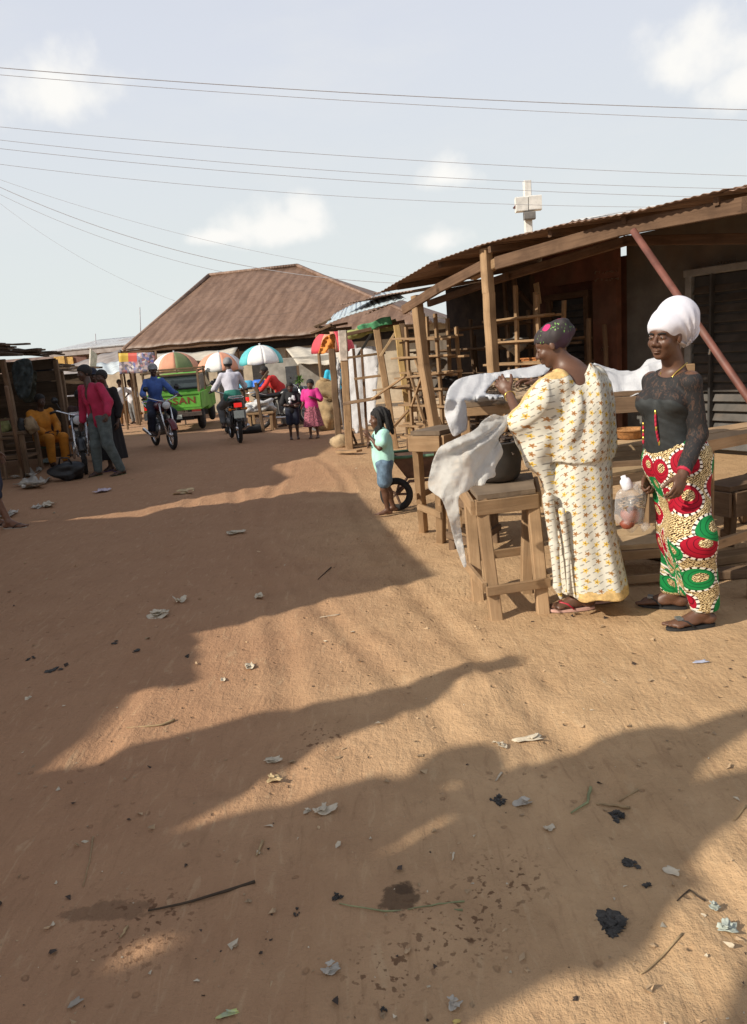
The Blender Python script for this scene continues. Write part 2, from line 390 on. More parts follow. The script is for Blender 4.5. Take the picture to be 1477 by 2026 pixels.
# ================================================================ SETTING
def vnoise(x, y, seed=0):
    xi, yi = np.floor(x).astype(np.int64), np.floor(y).astype(np.int64); fx, fy = x - xi, y - yi
    def h(a, b):
        n = (a * 374761393 + b * 668265263 + seed * 974711) & 0x7fffffff; n = ((n ^ (n >> 13)) * 1274126177) & 0x7fffffff
        return ((n ^ (n >> 16)) & 0xffff) / 65535.0
    u, v = fx * fx * (3 - 2 * fx), fy * fy * (3 - 2 * fy)
    return (h(xi, yi) * (1 - u) + h(xi + 1, yi) * u) * (1 - v) + (h(xi, yi + 1) * (1 - u) + h(xi + 1, yi + 1) * u) * v - 0.5
RUTS = [(-0.55, -0.10), (0.62, -0.16), (-1.35, -0.12), (0.15, -0.30)]
mound = G(955, 1350)
def relief(x, y):
    near = np.clip((16 - y) / 6, 0, 1)
    z = 0.012 * vnoise(x * 1.1, y * 1.1, 1) + 0.009 * vnoise(x * 3.1, y * 3.1, 2) + 0.007 * vnoise(x * 8, y * 8, 3) + 0.006 * vnoise(x * 17, y * 17, 4)
    f = np.clip(vnoise(x * 5.3 + 9, y * 4.1, 7) * 4 - 0.75, 0, 1); z = z - 0.016 * f * np.clip(vnoise(x * .8, y * .8, 12) * 4 + .5, 0, 1)
    for x0, k in RUTS:
        d = x - (x0 + k * (y - 3) + 0.12 * np.sin(y * 0.7 + x0))
        z = z - 0.014 * np.exp(-(d / 0.07) ** 2) + 0.006 * np.exp(-((np.abs(d) - 0.12) / 0.04) ** 2) + 0.0032 * np.clip(vnoise(x * 0.7, y * 0.8 + x0, 11) * 5, 0, 1) * np.exp(-(d / 0.06) ** 2) * np.sin((y + 0.8 * np.abs(d)) * 2 * np.pi / 0.075)
    r2 = ((x - mound.x) / 0.17) ** 2 + ((y - mound.y) / 0.22) ** 2
    z = z * near + 0.045 * np.exp(-r2) * (1 + 0.9 * vnoise(x * 14, y * 14, 5))
    return z
def ground():
    def axis(lo, hi, st, far, k=1.16):
        a = list(np.arange(lo, hi + 1e-6, st)); d = st; p = hi; up = []
        while p < far: d *= k; p += d; up.append(p)
        return a, up
    xa, xu = axis(-3.2, 3.4, 0.03, 600); d = 0.03; p = -3.2; xd = []
    while p > -600: d *= 1.16; p -= d; xd.append(p)
    ya, yu = axis(1.0, 7.0, 0.03, 1200, 1.035); d = 0.03; p = 1.0; yd = []
    while p > -60: d *= 1.25; p -= d; yd.append(p)
    X = np.array(xd[::-1] + xa + xu); Y = np.array(yd[::-1] + ya + yu)
    gx, gy = np.meshgrid(X, Y, indexing='ij')
    z = relief(gx, gy) - 0.025 * np.clip(np.minimum(gy, 45) - 16, 0, None)
    nx, ny = len(X), len(Y); V = np.stack([gx, gy, z], -1).reshape(-1, 3)
    i = np.arange(nx - 1)[:, None] * ny + np.arange(ny - 1)[None, :]; Fq = np.stack([i, i + ny, i + ny + 1, i + 1], -1).reshape(-1, 4)
    me = bpy.data.meshes.new('ground'); me.vertices.add(len(V)); me.vertices.foreach_set('co', V.astype(np.float32).ravel())
    me.loops.add(len(Fq) * 4); me.loops.foreach_set('vertex_index', Fq.astype(np.int32).ravel())
    me.polygons.add(len(Fq)); me.polygons.foreach_set('loop_start', np.arange(0, len(Fq) * 4, 4, dtype=np.int32)); me.polygons.foreach_set('use_smooth', np.ones(len(Fq), bool))
    me.update(calc_edges=True)
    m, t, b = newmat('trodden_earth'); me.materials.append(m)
    P = N(t, 'ShaderNodeTexCoord').outputs['Object']
    big = noise(t, P, 0.55, 5.0, 0.6); mid = noise(t, P, 3.0, 6.0, 0.62); fine = noise(t, P, 55.0, 4.0, 0.7); grit = noise(t, P, 210.0, 2.0, 0.6)
    c = mixc(t, sstep(t, big, 0.3, 0.7), (0.452, 0.294, 0.162), (0.528, 0.350, 0.198))
    c = mixc(t, sstep(t, mid, 0.35, 0.7, 0.0, 0.7), c, (0.37, 0.238, 0.130))
    c = mixc(t, sstep(t, fine, 0.55, 0.75, 0.0, 0.4), c, (0.34, 0.20, 0.105))
    c = mixc(t, sstep(t, grit, 0.66, 0.74, 0.0, 0.35), c, (0.66, 0.52, 0.36))
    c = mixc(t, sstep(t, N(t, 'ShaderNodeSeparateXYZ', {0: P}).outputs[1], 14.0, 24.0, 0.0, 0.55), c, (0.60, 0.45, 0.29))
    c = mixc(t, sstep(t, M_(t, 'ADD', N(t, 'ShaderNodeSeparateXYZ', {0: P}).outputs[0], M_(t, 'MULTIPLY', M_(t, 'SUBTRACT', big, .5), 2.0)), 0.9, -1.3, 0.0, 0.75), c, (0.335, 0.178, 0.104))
    clod = N(t, 'ShaderNodeTexVoronoi', {'Vector': mixc(t, .03, P, noise(t, P, 12.0, 2.0, out=1)), 'Scale': 16.0, 'Randomness': 1.0}); ck = M_(t, 'MULTIPLY', sstep(t, clod.outputs['Distance'], .22, .08), M_(t, 'GREATER_THAN', N(t, 'ShaderNodeSeparateColor', {0: clod.outputs['Color']}).outputs[0], .80))
    c = mixc(t, M_(t, 'MULTIPLY', ck, .35), c, (0.22, 0.12, 0.065))
    stv = vscale(t, P, (26, 5.5, 1), rot=(0, 0, R(9))); stk_ = noise(t, stv, 1.0, 5.0, 0.65, 0.8)
    c = mixc(t, sstep(t, stk_, .52, .72, 0, .38), c, (0.25, 0.145, 0.08)); c = mixc(t, sstep(t, stk_, .44, .30, 0, .30), c, (0.56, 0.41, 0.25))
    # damp spill patches and spatter
    for px, py, rx, ry, sd_, amt in ((790, 1780, .062, .075, 9.0, 0.72), (800, 1760, .035, .03, 14.0, .55), (215, 1800, .16, .05, 12.0, .42)):
        g = G(px, py)
        v = N(t, 'ShaderNodeVectorMath', {0: P, 1: (g.x, g.y, 0)}, operation='SUBTRACT').outputs[0]
        s_ = N(t, 'ShaderNodeSeparateXYZ', {0: v}); q = M_(t, 'SQRT', M_(t, 'ADD', M_(t, 'POWER', M_(t, 'DIVIDE', s_.outputs[0], rx), 2.0), M_(t, 'POWER', M_(t, 'DIVIDE', s_.outputs[1], ry), 2.0)))
        q = M_(t, 'ADD', q, M_(t, 'MULTIPLY', M_(t, 'SUBTRACT', noise(t, P, sd_ * 2.0, 6.0, 0.7), 0.5), 1.8))
        c = mixc(t, sstep(t, q, 1.0, 0.72, 0.0, amt), c, (0.055, 0.035, 0.024))
    for px, py, rr in ((900, 1830, 0.24), (760, 1920, 0.17), (1000, 1740, .2), (280, 1830, .25), (640, 1460, .2)):
        g = G(px, py)
        v = N(t, 'ShaderNodeVectorMath', {0: P, 1: (g.x, g.y, 0)}, operation='DISTANCE').outputs['Value']
        k = M_(t, 'MULTIPLY', sstep(t, v, rr, rr * 0.2), sstep(t, noise(t, P, 42.0, 3.0, 0.5), 0.57, 0.64))
        c = mixc(t, M_(t, 'MULTIPLY', k, 0.75), c, (0.085, 0.038, 0.02))
    t.links.new(c, b.inputs['Base Color']); b.inputs['Roughness'].default_value = 0.95; b.inputs['Specular IOR Level'].default_value = 0.12
    h = M_(t, 'ADD', M_(t, 'MULTIPLY', noise(t, P, 24.0, 6.0, 0.65), 0.6), M_(t, 'ADD', M_(t, 'MULTIPLY', fine, 0.3), M_(t, 'MULTIPLY', grit, 0.12)))
    h = M_(t, 'ADD', M_(t, 'SUBTRACT', h, M_(t, 'MULTIPLY', ck, 0.5)), M_(t, 'MULTIPLY', stk_, -0.35))
    # faint tyre combing along the street
    wv = N(t, 'ShaderNodeTexWave', {'Vector': vscale(t, P, (1, 1, 1), rot=(0, 0, R(8))), 'Scale': 9.0, 'Distortion': 3.5, 'Detail': 3.0, 'Detail Scale': 1.5}, wave_type='BANDS', bands_direction='X').outputs[1]
    msk = sstep(t, noise(t, P, 1.2, 2.0), 0.5, 0.62)
    h = M_(t, 'ADD', h, M_(t, 'MULTIPLY', M_(t, 'MULTIPLY', wv, msk), 0.05))
    bumpn(t, b, h, 0.75, 0.028)
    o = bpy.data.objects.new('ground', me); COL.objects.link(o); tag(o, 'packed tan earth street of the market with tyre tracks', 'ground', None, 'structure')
ground()

# ---- unseen roofs added just outside the picture, outlines cut to cast the road shadows
def shadow_sheet(root, pts, z, th=0.025, holes=()):  # sheet cut so that its shadow fills the given ground outline
    sh = z / math.tan(SUN_EL); v2 = [Vector((p[0] - SX * sh, p[1] - SY * sh)) for p in pts]
    hs = [[Vector((p[0] - SX * sh, p[1] - SY * sh)) for p in h] for h in holes]
    allv = list(v2); edges = [(i, (i + 1) % len(v2)) for i in range(len(v2))]; faces = []
    for h in hs:
        o = len(allv); allv += h; edges += [(o + i, o + (i + 1) % len(h)) for i in range(len(h))]
    r = geometry.delaunay_2d_cdt(allv, edges, [], 2, 1e-5)
    vs, fs = r[0], r[2]
    hp = hs
    def inside(p, poly):
        c = False; j = len(poly) - 1
        for i in range(len(poly)):
            if (poly[i].y > p.y) != (poly[j].y > p.y) and p.x < (poly[j].x - poly[i].x) * (p.y - poly[i].y) / (poly[j].y - poly[i].y) + poly[i].x: c = not c
            j = i
        return c
    ff = []
    for f in fs:
        m_ = sum((vs[i] for i in f), Vector((0, 0))) / len(f)
        if inside(m_, v2) and not any(inside(m_, h) for h in hs): ff.append(f)
    mb = MB(); mb.add([(v.x, v.y, z) for v in vs], ff)
    return mb.build('shadow_sheet', RUST, root, [SOLID(th, 0.0)])
gp = lambda L: [tuple(G(*p))[:2] for p in L]
A_ = [(-9, 8.9)] + gp([(133, 1029), (283, 1022), (328, 1006), (390, 1001), (489, 990), (600, 972), (705, 975), (735, 1010), (790, 1075), (860, 1140), (738, 1170), (646, 1187), (560, 1212), (481, 1235), (381, 1253), (397, 1270), (384, 1280), (392, 1300), (380, 1318), (388, 1345), (361, 1357), (250, 1365), (200, 1425), (170, 1460), (75, 1531),
    (185, 1500), (280, 1468), (401, 1441), (480, 1415), (566, 1400), (573, 1408), (585, 1401), (740, 1370), (890, 1325), (1009, 1297), (1030, 1305), (1019, 1322), (990, 1325), (910, 1355), (875, 1385), (780, 1420), (740, 1437), (651, 1466), (596, 1496), (541, 1530), (471, 1575), (331, 1649),
    (441, 1617), (560, 1590), (690, 1548), (740, 1535), (805, 1545), (825, 1520), (855, 1495), (900, 1475), (955, 1470), (985, 1480), (1000, 1510), (990, 1525), (1064, 1505), (1139, 1475), (1239, 1445), (1314, 1435), (1349, 1442), (1404, 1420), (1500, 1396), (1620, 1365), (1640, 1420), (1500, 1432), (1439, 1475), (1389, 1510), (1374, 1550), (1409, 1535), (1500, 1521), (1600, 1510), (1600, 1560), (1477, 1590), (1454, 1625), (1404, 1665), (1344, 1720), (1379, 1745), (1269, 1870), (1229, 1920), (1204, 1927), (1129, 1920), (1064, 1955), (950, 2017), (860, 2080), (600, 2300)]) + [(-9, 0.5)]  # roof outline follows the road shadows, round head shape included
holes = [gp([(190, 1925), (250, 1870), (325, 1845), (335, 1855), (357, 1852), (300, 1886)]), gp([(872, 1560), (890, 1546), (922, 1550), (905, 1563)]), gp([(735, 1700), (888, 1608), (900, 1617), (800, 1672)]), gp([(1035, 1722), (1055, 1716), (1075, 1724), (1058, 1732)]), gp([(1278, 1612), (1293, 1605), (1310, 1610), (1294, 1619)])]
sl = thing('street_stall', (-9.5, 2.5, 0), 'unseen low stall left of the picture, its rusty sheets shaped to cast the road shadows', 'stall')  # unseen stall, added to carry the shadow-shaped sheets
shadow_sheet(sl, A_, 3.0, holes=holes)
shadow_sheet(sl, gp([(1500, 1895), (1440, 1972), (1400, 2040), (1440, 2100), (1600, 2080)]), 3.0)  # unseen extra sheet added for the shadow in the bottom right corner
for x, y in ((-3.2, -0.75), (-12.6, 5.5), (-12.6, 2), (-12.6, -1), (-7.6, 5.3), (-7.0, 0.4)):
    MB().bar((x, y, 0), (x, y, 3.0), 0.1, 0.1).build('post', WOODD, sl)
B_ = [(-13, 8.6)] + gp([(133, 1027), (283, 1007), (325, 992), (422, 980), (480, 968), (540, 960), (572, 945), (540, 928), (540, 920), (626, 902), (660, 880), (672, 872), (655, 862), (560, 858), (480, 854), (430, 853), (390, 857), (270, 862), (200, 863)]) + [(-13, 17.5)]
s2 = thing('shade_shed', (-16.5, 9.5, 0), 'unseen tall open shed with a rusty roof, added on the far left to shade the street', 'shed')  # unseen shed, added to shade the far part of the street
shadow_sheet(s2, B_, 4.4)
for x, y in ((-18.6, 5.8), (-18.6, 13.8), (-13.5, 12.6), (-11.5, 6.2)):
    MB().bar((x, y, 0), (x, y, 4.4), 0.14, 0.14).build('post', WOODD, s2)

# ================================================================ RIGHT-HAND SHED
NF = (0.856, 0.517); CF = NF[0] * 3.17 + NF[1] * 6.4 + 0.03; TF = Vector((-0.517, 0.856, 0)); NV = Vector((0.856, 0.517, 0)); UP = Vector((0, 0, 1))
fp = lambda px, py, dc=0.0: onp(px, py, NF, CF + dc)
def sw(p): return Vector((p[0], p[1], 0)).dot(TF)                 # distance along the front
def fs(s, dc, z): return NV * (CF + dc) + TF * s + UP * z
eave = sorted([(sw(p), p.z) for p in (fp(*q) for q in ((766, 578), (800, 556), (880, 514), (963, 489), (1120, 447), (1265, 422), (1477, 377)))])
es, ez = [e[0] for e in eave], [e[1] for e in eave]
es = [es[0] - 4.0] + es; ez = [ez[0] + 0.02] + ez
eavez = lambda s: float(np.interp(s, es, ez))
S_END, S_NEAR = es[-1], es[1] - 3.0
shed = thing('market_shed', fs((S_END + S_NEAR) / 2, 1.3, 0), 'long brown timber shed with a rusty sagging roof behind the fish tables', 'shed')
def sheet_roof(mb, s0, s1, dc0, dc1, z0f, rise, per=0.09, amp=0.006, rag=0.07, mi=0, lift=0.0):
    w = 0.78; s = s0
    while s < s1 - 0.02:
        e = min(s + w, s1); o = random.uniform(-rag, rag); lf = lift + random.uniform(0, 0.018); tilt = random.uniform(-0.012, 0.012); off = random.uniform(0, 40)
        nu = max(8, int((e - s) / per * 7))
        def f(u, v, s=s, e=e, o=o, lf=lf, tilt=tilt):
            q = s + (e + 0.06 - s) * u; dc = dc0 + o + (dc1 - dc0 - o) * v
            z = z0f(q) + rise * (dc - dc0) + lf + tilt * (u - .5) + amp * math.sin(2 * math.pi * q / per) + 0.012 * math.sin(3 * v * (dc1 - dc0) + q * 2)
            return fs(q, dc, z)
        mb.grid(f, nu, 5, mi=mi, lcf=lambda u, v, s=s, e=e, off=off: (off + (e - s) * u, off * 2 + (dc1 - dc0) * v, 0))
        s = e
mb = MB(); sheet_roof(mb, S_NEAR, S_END + 0.1, -0.12, 3.4, lambda q: eavez(q) - 0.0, 0.10)
sheet_roof(mb, S_END + .05, S_END + 2.3, 0.55, 3.4, lambda q: eavez(S_END) + .02, 0.10)  # hidden roof length added to shade the far end of the back wall
rf = mb.build('roof', RUST, shed, [SOLID(0.004, 0.0)])
mb = MB()
sa, sb = sw(fp(1292, 415)), sw(fp(1125, 447))
sheet_roof(mb, S_NEAR, sa, 0.25, 3.0, lambda q: eavez(q) + 0.06, 0.12, rag=0.1)
mb.build('patch_sheet', RUST, rf, [SOLID(0.004, 0.0)])
mb = MB(); sheet_roof(mb, sa, sb, 0.02, 2.0, lambda q: eavez(q) + 0.035, 0.11, rag=0.12, amp=0.008)
mb.build('patch_sheet', ZINC, rf, [SOLID(0.004, 0.0)])
# weights lying on the roof edge
def on_front(px, py, dc=0.0): return fp(px, py, dc)
# beams under the roof
def beam(name, pts, w, h, dc, m=WOODR):
    P_ = [fp(x, y, dc) for x, y in pts]
    for a, b in zip(P_, P_[1:]):
        mb = MB(); d = (b - a).normalized(); mb.bar(a - d * 0.03, b + d * 0.03, w, h, tint=random.uniform(.1, .5)); mb.build(name, m, shed)
beam('fascia_beam', [(1600, 385), (1477, 405), (1230, 452)], 0.05, 0.13, 0.03)
beam('fascia_beam', [(1228, 452), (985, 520)], 0.055, 0.14, 0.04)
beam('fascia_beam', [(950, 528), (868, 570), (800, 612)], 0.05, 0.12, 0.05)
beam('purlin', [(1600, 470), (1240, 476), (1000, 548)], 0.06, 0.10, 0.9)
beam('purlin', [(1000, 548), (850, 600)], 0.06, 0.09, 0.8)
for q in np.linspace(S_NEAR + .4, S_END - 0.3, 9):
    MB().bar(fs(q, -0.02, eavez(q) - 0.035), fs(q, 2.6, eavez(q) - 0.03 + 0.262), 0.05, 0.07, tint=.4).build('rafter', WOODR, shed)
def post(root, pts, w, dc, m=WOOD, d=None, name='post', tint=None, ground_it=True):
    P_ = [fp(x, y, dc) for x, y in pts]
    if ground_it:
        a, b = P_[-2], P_[-1]; k = (b.z + 0.04) / max(0.05, (a.z - b.z)); P_[-1] = b + (b - a) * k
    mb = MB(); tn = random.uniform(0, .3) if tint is None else tint
    for a, b in zip(P_, P_[1:]): mb.bar(a, b, w, d or w, up=NV, tint=tn, jit=0.004)
    return mb.build(name, m, root)
post(shed, [(961, 492), (966, 580), (976, 735)], 0.115, 0.06)
post(shed, [(823, 585), (838, 720), (861, 852)], 0.125, 0.10, WOOD, tint=.35)
MB().bar(fp(935, 545, .12), fp(985, 520, .12), 0.10, 0.11, tint=.3).build('bracket', WOOD, shed)
# back wall: planks, door, red-brown panel, dark plaster with louvred door
CB = 2.6
bw = lambda px, py, dc=0.0: fp(px, py, CB + dc)
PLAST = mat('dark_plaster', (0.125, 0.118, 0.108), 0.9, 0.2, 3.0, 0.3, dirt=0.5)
REDW = mat('red_brown_board', (0.14, 0.052, 0.030), 0.8, 0.3, 4.0, 0.2, dirt=0.4)
DARKM = mat('dark_shutter', (0.035, 0.033, 0.032), 0.6, 0.3, 6.0, 0.2)
LOUV = mat('louvre_slats', (0.075, 0.066, 0.058), 0.55, 0.3, 6.0, 0.2, dirt=.3)
def wallq(name, px0, px1, pyref, z0, z1, dc, m, th=0.06):
    s0, s1 = sw(bw(px0, pyref, dc)), sw(bw(px1, pyref, dc)); c = fs((s0 + s1) / 2, CB + dc + th / 2, (z0 + z1) / 2)
    mb = MB(); mb.bar(fs(s0, CB + dc + th / 2, (z0 + z1) / 2), fs(s1, CB + dc + th / 2, (z0 + z1) / 2), th, z1 - z0)
    return mb.build(name, m, shed), s0, s1
ztop = lambda q: eavez(q) + 0.22
sB0, sB1 = S_NEAR, S_END + 0.1
def wallseg(name, s0, s1, dc, m, z1=None, th=0.08):
    q = (s0 + s1) / 2; mb = MB(); zt = (z1 or min(ztop(s0), ztop(s1)))
    mb.bar(fs(s0, CB + dc, zt / 2 - .02), fs(s1, CB + dc, zt / 2 - .02), th, zt + .04); return mb.build(name, m, shed)
sP = sw(bw(1232, 600)); sD1 = sw(bw(1165, 620)); sD0 = sw(bw(1088, 620))
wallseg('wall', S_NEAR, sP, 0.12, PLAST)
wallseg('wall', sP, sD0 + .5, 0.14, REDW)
wallseg('wall', sD0 + .5, S_END + 2.2, 0.15, mat('dark_boards', (0.05, 0.034, 0.024), .9, .4, 5))  # very dark brown boards, tone varied at random
# the dark door between the posts, with its frame
def framed(name, x0, x1, y0, y1, m, depth=0.05, fm=REDW, slat=None):
    s0, s1 = sw(bw(x0, y1)), sw(bw(x1, y1)); zt = (bw(x0, y0).z + bw(x1, y0).z) / 2; zb = 0.05
    mb = MB(); mb.bar(fs(s0, CB + .04, (zt + zb) / 2), fs(s1, CB + .04, (zt + zb) / 2), depth, zt - zb, tint=.3)
    o = mb.build(name, m, shed)
    mb = MB()
    for s in (s0, s1): mb.bar(fs(s, CB, zb), fs(s, CB, zt + .08), 0.09, 0.12, up=NV, tint=.2)
    mb.bar(fs(s0 + .06, CB - .003, zt + .05), fs(s1 - .06, CB - .003, zt + .05), 0.12, 0.09, tint=.2)
    mb.build('door_frame', fm, o)
    if slat:
        mb = MB(); n = int((zt - zb) / slat)
        for i in range(n):
            z = zb + .06 + i * slat; mb.bar(fs(s0 - .06, CB - 0.01, z), fs(s1 + .06, CB - 0.01, z), 0.015, slat * 0.78, up=(NV * .55 + UP), tint=random.random())
        mb.build('louvre_panel', LOUV, o)
    return o, s0, s1, zt
framed('door', 1088, 1163, 592, 600, DARKM, fm=WOODR, slat=0.10)
d2 = framed('door', 1366, 1500, 540, 545, DARKM, fm=mat('grey_frame', (0.24, 0.24, 0.24), .7), slat=0.12)
s_, zt = (d2[1] + d2[2]) / 2, d2[3]
MB().bar(fs((d2[1] * .62 + d2[2] * .38), CB - .06, .1), fs((d2[1] * .62 + d2[2] * .38), CB - .06, zt), 0.03, 0.07, up=NV).build('door_stile', DARKM, d2[0])
MB().bar(fs((d2[1] * .62 + d2[2] * .38) , CB - .10, 1.25), fs((d2[1] * .62 + d2[2] * .38) - .02, CB - .10, 1.36), 0.02, 0.02).build('padlock', mat('bright_metal', (.6, .6, .6), .35, .1, metal=.9), d2[0])
# the red-brown pillar and lintel panel
mb = MB(); a, b = bw(1175, 600, -.12), bw(1222, 600, -.12); mb.bar(fs(sw(a), CB - .1, 1.3), fs(sw(b), CB - .1, 1.3), 0.1, 2.6); mb.build('pillar', REDW, shed)
mb = MB(); a, b = bw(1075, 540, -.2), bw(1226, 520, -.2); zz = (bw(1150, 555, -.2).z, bw(1150, 512, -.2).z)
mb.bar(fs(sw(a), CB - .2, sum(zz) / 2 + .08), fs(sw(b), CB - .2, sum(zz) / 2 + .08), 0.04, abs(zz[1] - zz[0]) + .2); sg = mb.build('sign_panel', REDW, shed)
# chalk scrawl on the panel, on the pillar and over the shutter
CHALK = mat('chalk', (0.22, 0.18, 0.13), .95, .3)
def scrawl(px, py, n, w, h, dc, par):
    rng = random.Random(int(px)); mb = MB()
    for i in range(n):
        x = px + w * i / n; pts = [bw(x + rng.uniform(-.2, 1) * w / n, py + rng.uniform(-h, h) - 0.08 * (x - px), dc) for _ in range(4)]
        mb.tube(pts, 0.0035, 4)
    mb.build('chalk_writing', CHALK, par)
scrawl(1172, 540, 9, 50, 3, -.235, sg); scrawl(1172, 555, 7, 52, 3, -.235, sg); scrawl(1188, 690, 4, 16, 4, -.16, shed); scrawl(1422, 520, 8, 44, 4, .06, shed)
# things at the back: pale strip on a post, brace timbers
for (p, q, w) in (((1052, 570), (1075, 720), .06), ((1018, 590), (1030, 730), .06), ((1000, 620), (1008, 740), .05)):
    a, b = bw(*p, -.5), bw(*q, -.5); MB().bar((b.x, b.y, 0), (a.x, a.y, 2.5), w, w, up=NV).build('stud', WOODD, shed)
MB().bar(bw(1060, 560, -.55), bw(1066, 602, -.55), 0.10, 0.02, up=NV).build('pale_board', WOODL, shed)
MB().bar(bw(1020, 570, -.6), bw(1090, 650, -.6), 0.05, 0.05).build('brace', WOODR, shed)
# leaning red prop pole
pp = MB(); a, b = fp(1252, 456, -.15), fp(1478, 785, -.25); d = (b - a); b = a + d * ((a.z - 0.0) / (a.z - b.z)); pp.tube([a, a + (b - a) * .5, b], 0.032, 10)
solo('prop_pole', pp, mat('red_oxide_pole', (0.17, 0.062, 0.045), .6, .35, 5.0, .1, dirt=.4), b, 'slanting red oxide pole propping the shed roof behind the white hat', 'pole')
# utility pole behind the shed
up_ = thing('utility_pole', (at(1045, 455, 22).x, 22, gz(22)), 'white concrete utility pole with two pale boxes rising behind the shed roof', 'utility pole')
WHT = mat('white_concrete', (0.66, 0.64, 0.60), .8, .15, 6.0, .2)
pt, pb = at(1042, 358, 22), at(1046, 455, 22)
MB().bar((up_.location.x, 22, gz(22)), pt, 0.20, 0.18, up=(0, 1, 0)).build('pole', WHT, up_)
for (x, y, w, h) in ((1031, 405, 22, 26), (1057, 402, 24, 26)):
    c = at(x, y, 21.85); MB().box(c, (w * 22 / F_PX, .22, h * 22 / F_PX)).build('junction_box', WHT, up_)
c = at(1047, 427, 21.8); MB().box(c, (.30, .2, .2)).build('bracket', mat('dark_iron', (.16, .15, .14), .6), up_)
mb = MB(); mb.bar(at(1016, 412, 21.9), at(1024, 402, 21.9), .12, .05); mb.build('insulator', mat('brown_glaze', (.12, .03, .02), .3), up_)
# power lines
CABLE = mat('cable', (0.40, 0.39, 0.41), .7, .1, bump=0)
lines = [((0, 134), (738, 186), (1477, 217), 17, .016, 'thick upper overhead cable crossing the whole sky'), ((0, 148), (738, 202), (1477, 238), 17, .011, 'second overhead cable just under the thickest one'), ((0, 251), (738, 312), (1477, 348), 17, .010, 'third overhead cable from the top, above a close pair'),
         ((0, 277), (738, 343), (1477, 374), 17, .010, 'fourth overhead cable from the top, upper one of a close pair'), ((0, 294), (738, 360), (1477, 392), 17, .010, 'fifth overhead cable from the top, lower one of a close pair'), ((0, 325), (738, 392), (1477, 410), 17, .009, 'lowest of the long level cables over the street'),
         ((-10, 352), (420, 478), (900, 560), 26, .010, 'thin sagging cable running highest towards the brown hip roof'), ((-10, 366), (330, 490), (900, 562), 26, .020, 'thick sagging cable running down behind the hip roof'), ((-10, 380), (230, 480), (440, 538), 27, .013, 'sagging cable ending at the left end of the roof ridge'), ((-10, 395), (160, 510), (345, 595), 27, .008, 'lowest sagging cable meeting the slope of the hip roof')]
for a, m_, b, Y, r_, lab in lines:
    A, B, C = at(*a, Y), at(*m_, Y + .4), at(*b, Y + .8)
    n = 40; t0, t1 = (-.25, 1.25) if b[0] == 1477 else (-.15, 1.0)
    pts = []
    tm = (m_[0] - a[0]) / (b[0] - a[0])
    for i in range(n + 1):
        u = t0 + (t1 - t0) * i / n
        l0 = (u - tm) * (u - 1) / (tm); l1 = u * (u - 1) / (tm * (tm - 1)); l2 = u * (u - tm) / (1 - tm)
        pts.append(A * l0 + B * l1 + C * l2)
    mb = MB(); mb.tube(pts, r_ * .52, 6); solo('overhead_cable', mb, CABLE, pts[0], lab, 'cable', 'overhead cables across the sky')
# ================================================================ PEOPLE
def skinmat(name, c):
    if name in _mc: return _mc[name]
    m, t, b = newmat(name); _mc[name] = m
    P = N(t, 'ShaderNodeTexCoord').outputs['Object']; n = noise(t, P, 9.0, 4.0)
    k = mixc(t, sstep(t, n, .35, .7), c, tuple(x * 1.25 for x in c)); k = mixc(t, sstep(t, noise(t, P, 60, 3), .5, .8, 0, .3), k, tuple(x * .6 for x in c))
    t.links.new(k, b.inputs['Base Color']); b.inputs['Roughness'].default_value = 0.46; b.inputs['Specular IOR Level'].default_value = 0.42
    b.inputs['Subsurface Weight'].default_value = 0.06; b.inputs['Subsurface Radius'].default_value = (0.012, 0.005, 0.003)
    bumpn(t, b, noise(t, P, 260, 2), .12, .002)
    return m
SKIN = skinmat('deep_brown_skin', (0.105, 0.050, 0.030)); SKIN2 = skinmat('dark_skin', (0.062, 0.032, 0.022)); SKIN3 = skinmat('warm_brown_skin', (0.135, 0.062, 0.035))
HAIR = mat('black_hair', (0.012, 0.010, 0.009), .75, .3, 40, .8, .01, coord='obj')
EYEW = mat('eye_white', (.20, .165, .14), .5, .05, bump=0); EYED = mat('eye_dark', (.012, .008, .006), .15, 0, bump=0)
SOLE = mat('black_rubber', (0.02, 0.02, 0.021), .7, .2, 8, .1)
def nrm(v): v = np.array(v, float); return v / np.linalg.norm(v)
def axes(F, U=(0, 0, 1)):
    F = nrm(F); L = nrm(np.cross(U, F)); return F, L, np.cross(F, L)
def cloth_folds(amp, f, seed=0.0, zs=0.5):
    def w(X, Y, Z):
        a = np.sin(f * (X * 1.1 + Y * 0.9 + 0.35 * zs * Z) + seed + 1.6 * np.sin(f * 0.33 * (X - Y + Z * zs) + seed * 2))
        b = np.sin(f * 1.7 * (X * .6 - Y * 1.1 + 0.3 * zs * Z) + seed * 3 + 1.3 * np.sin(f * 0.4 * (Y + Z * zs)))
        return (amp * (0.65 * a + 0.35 * b)).astype(np.float32)
    return w
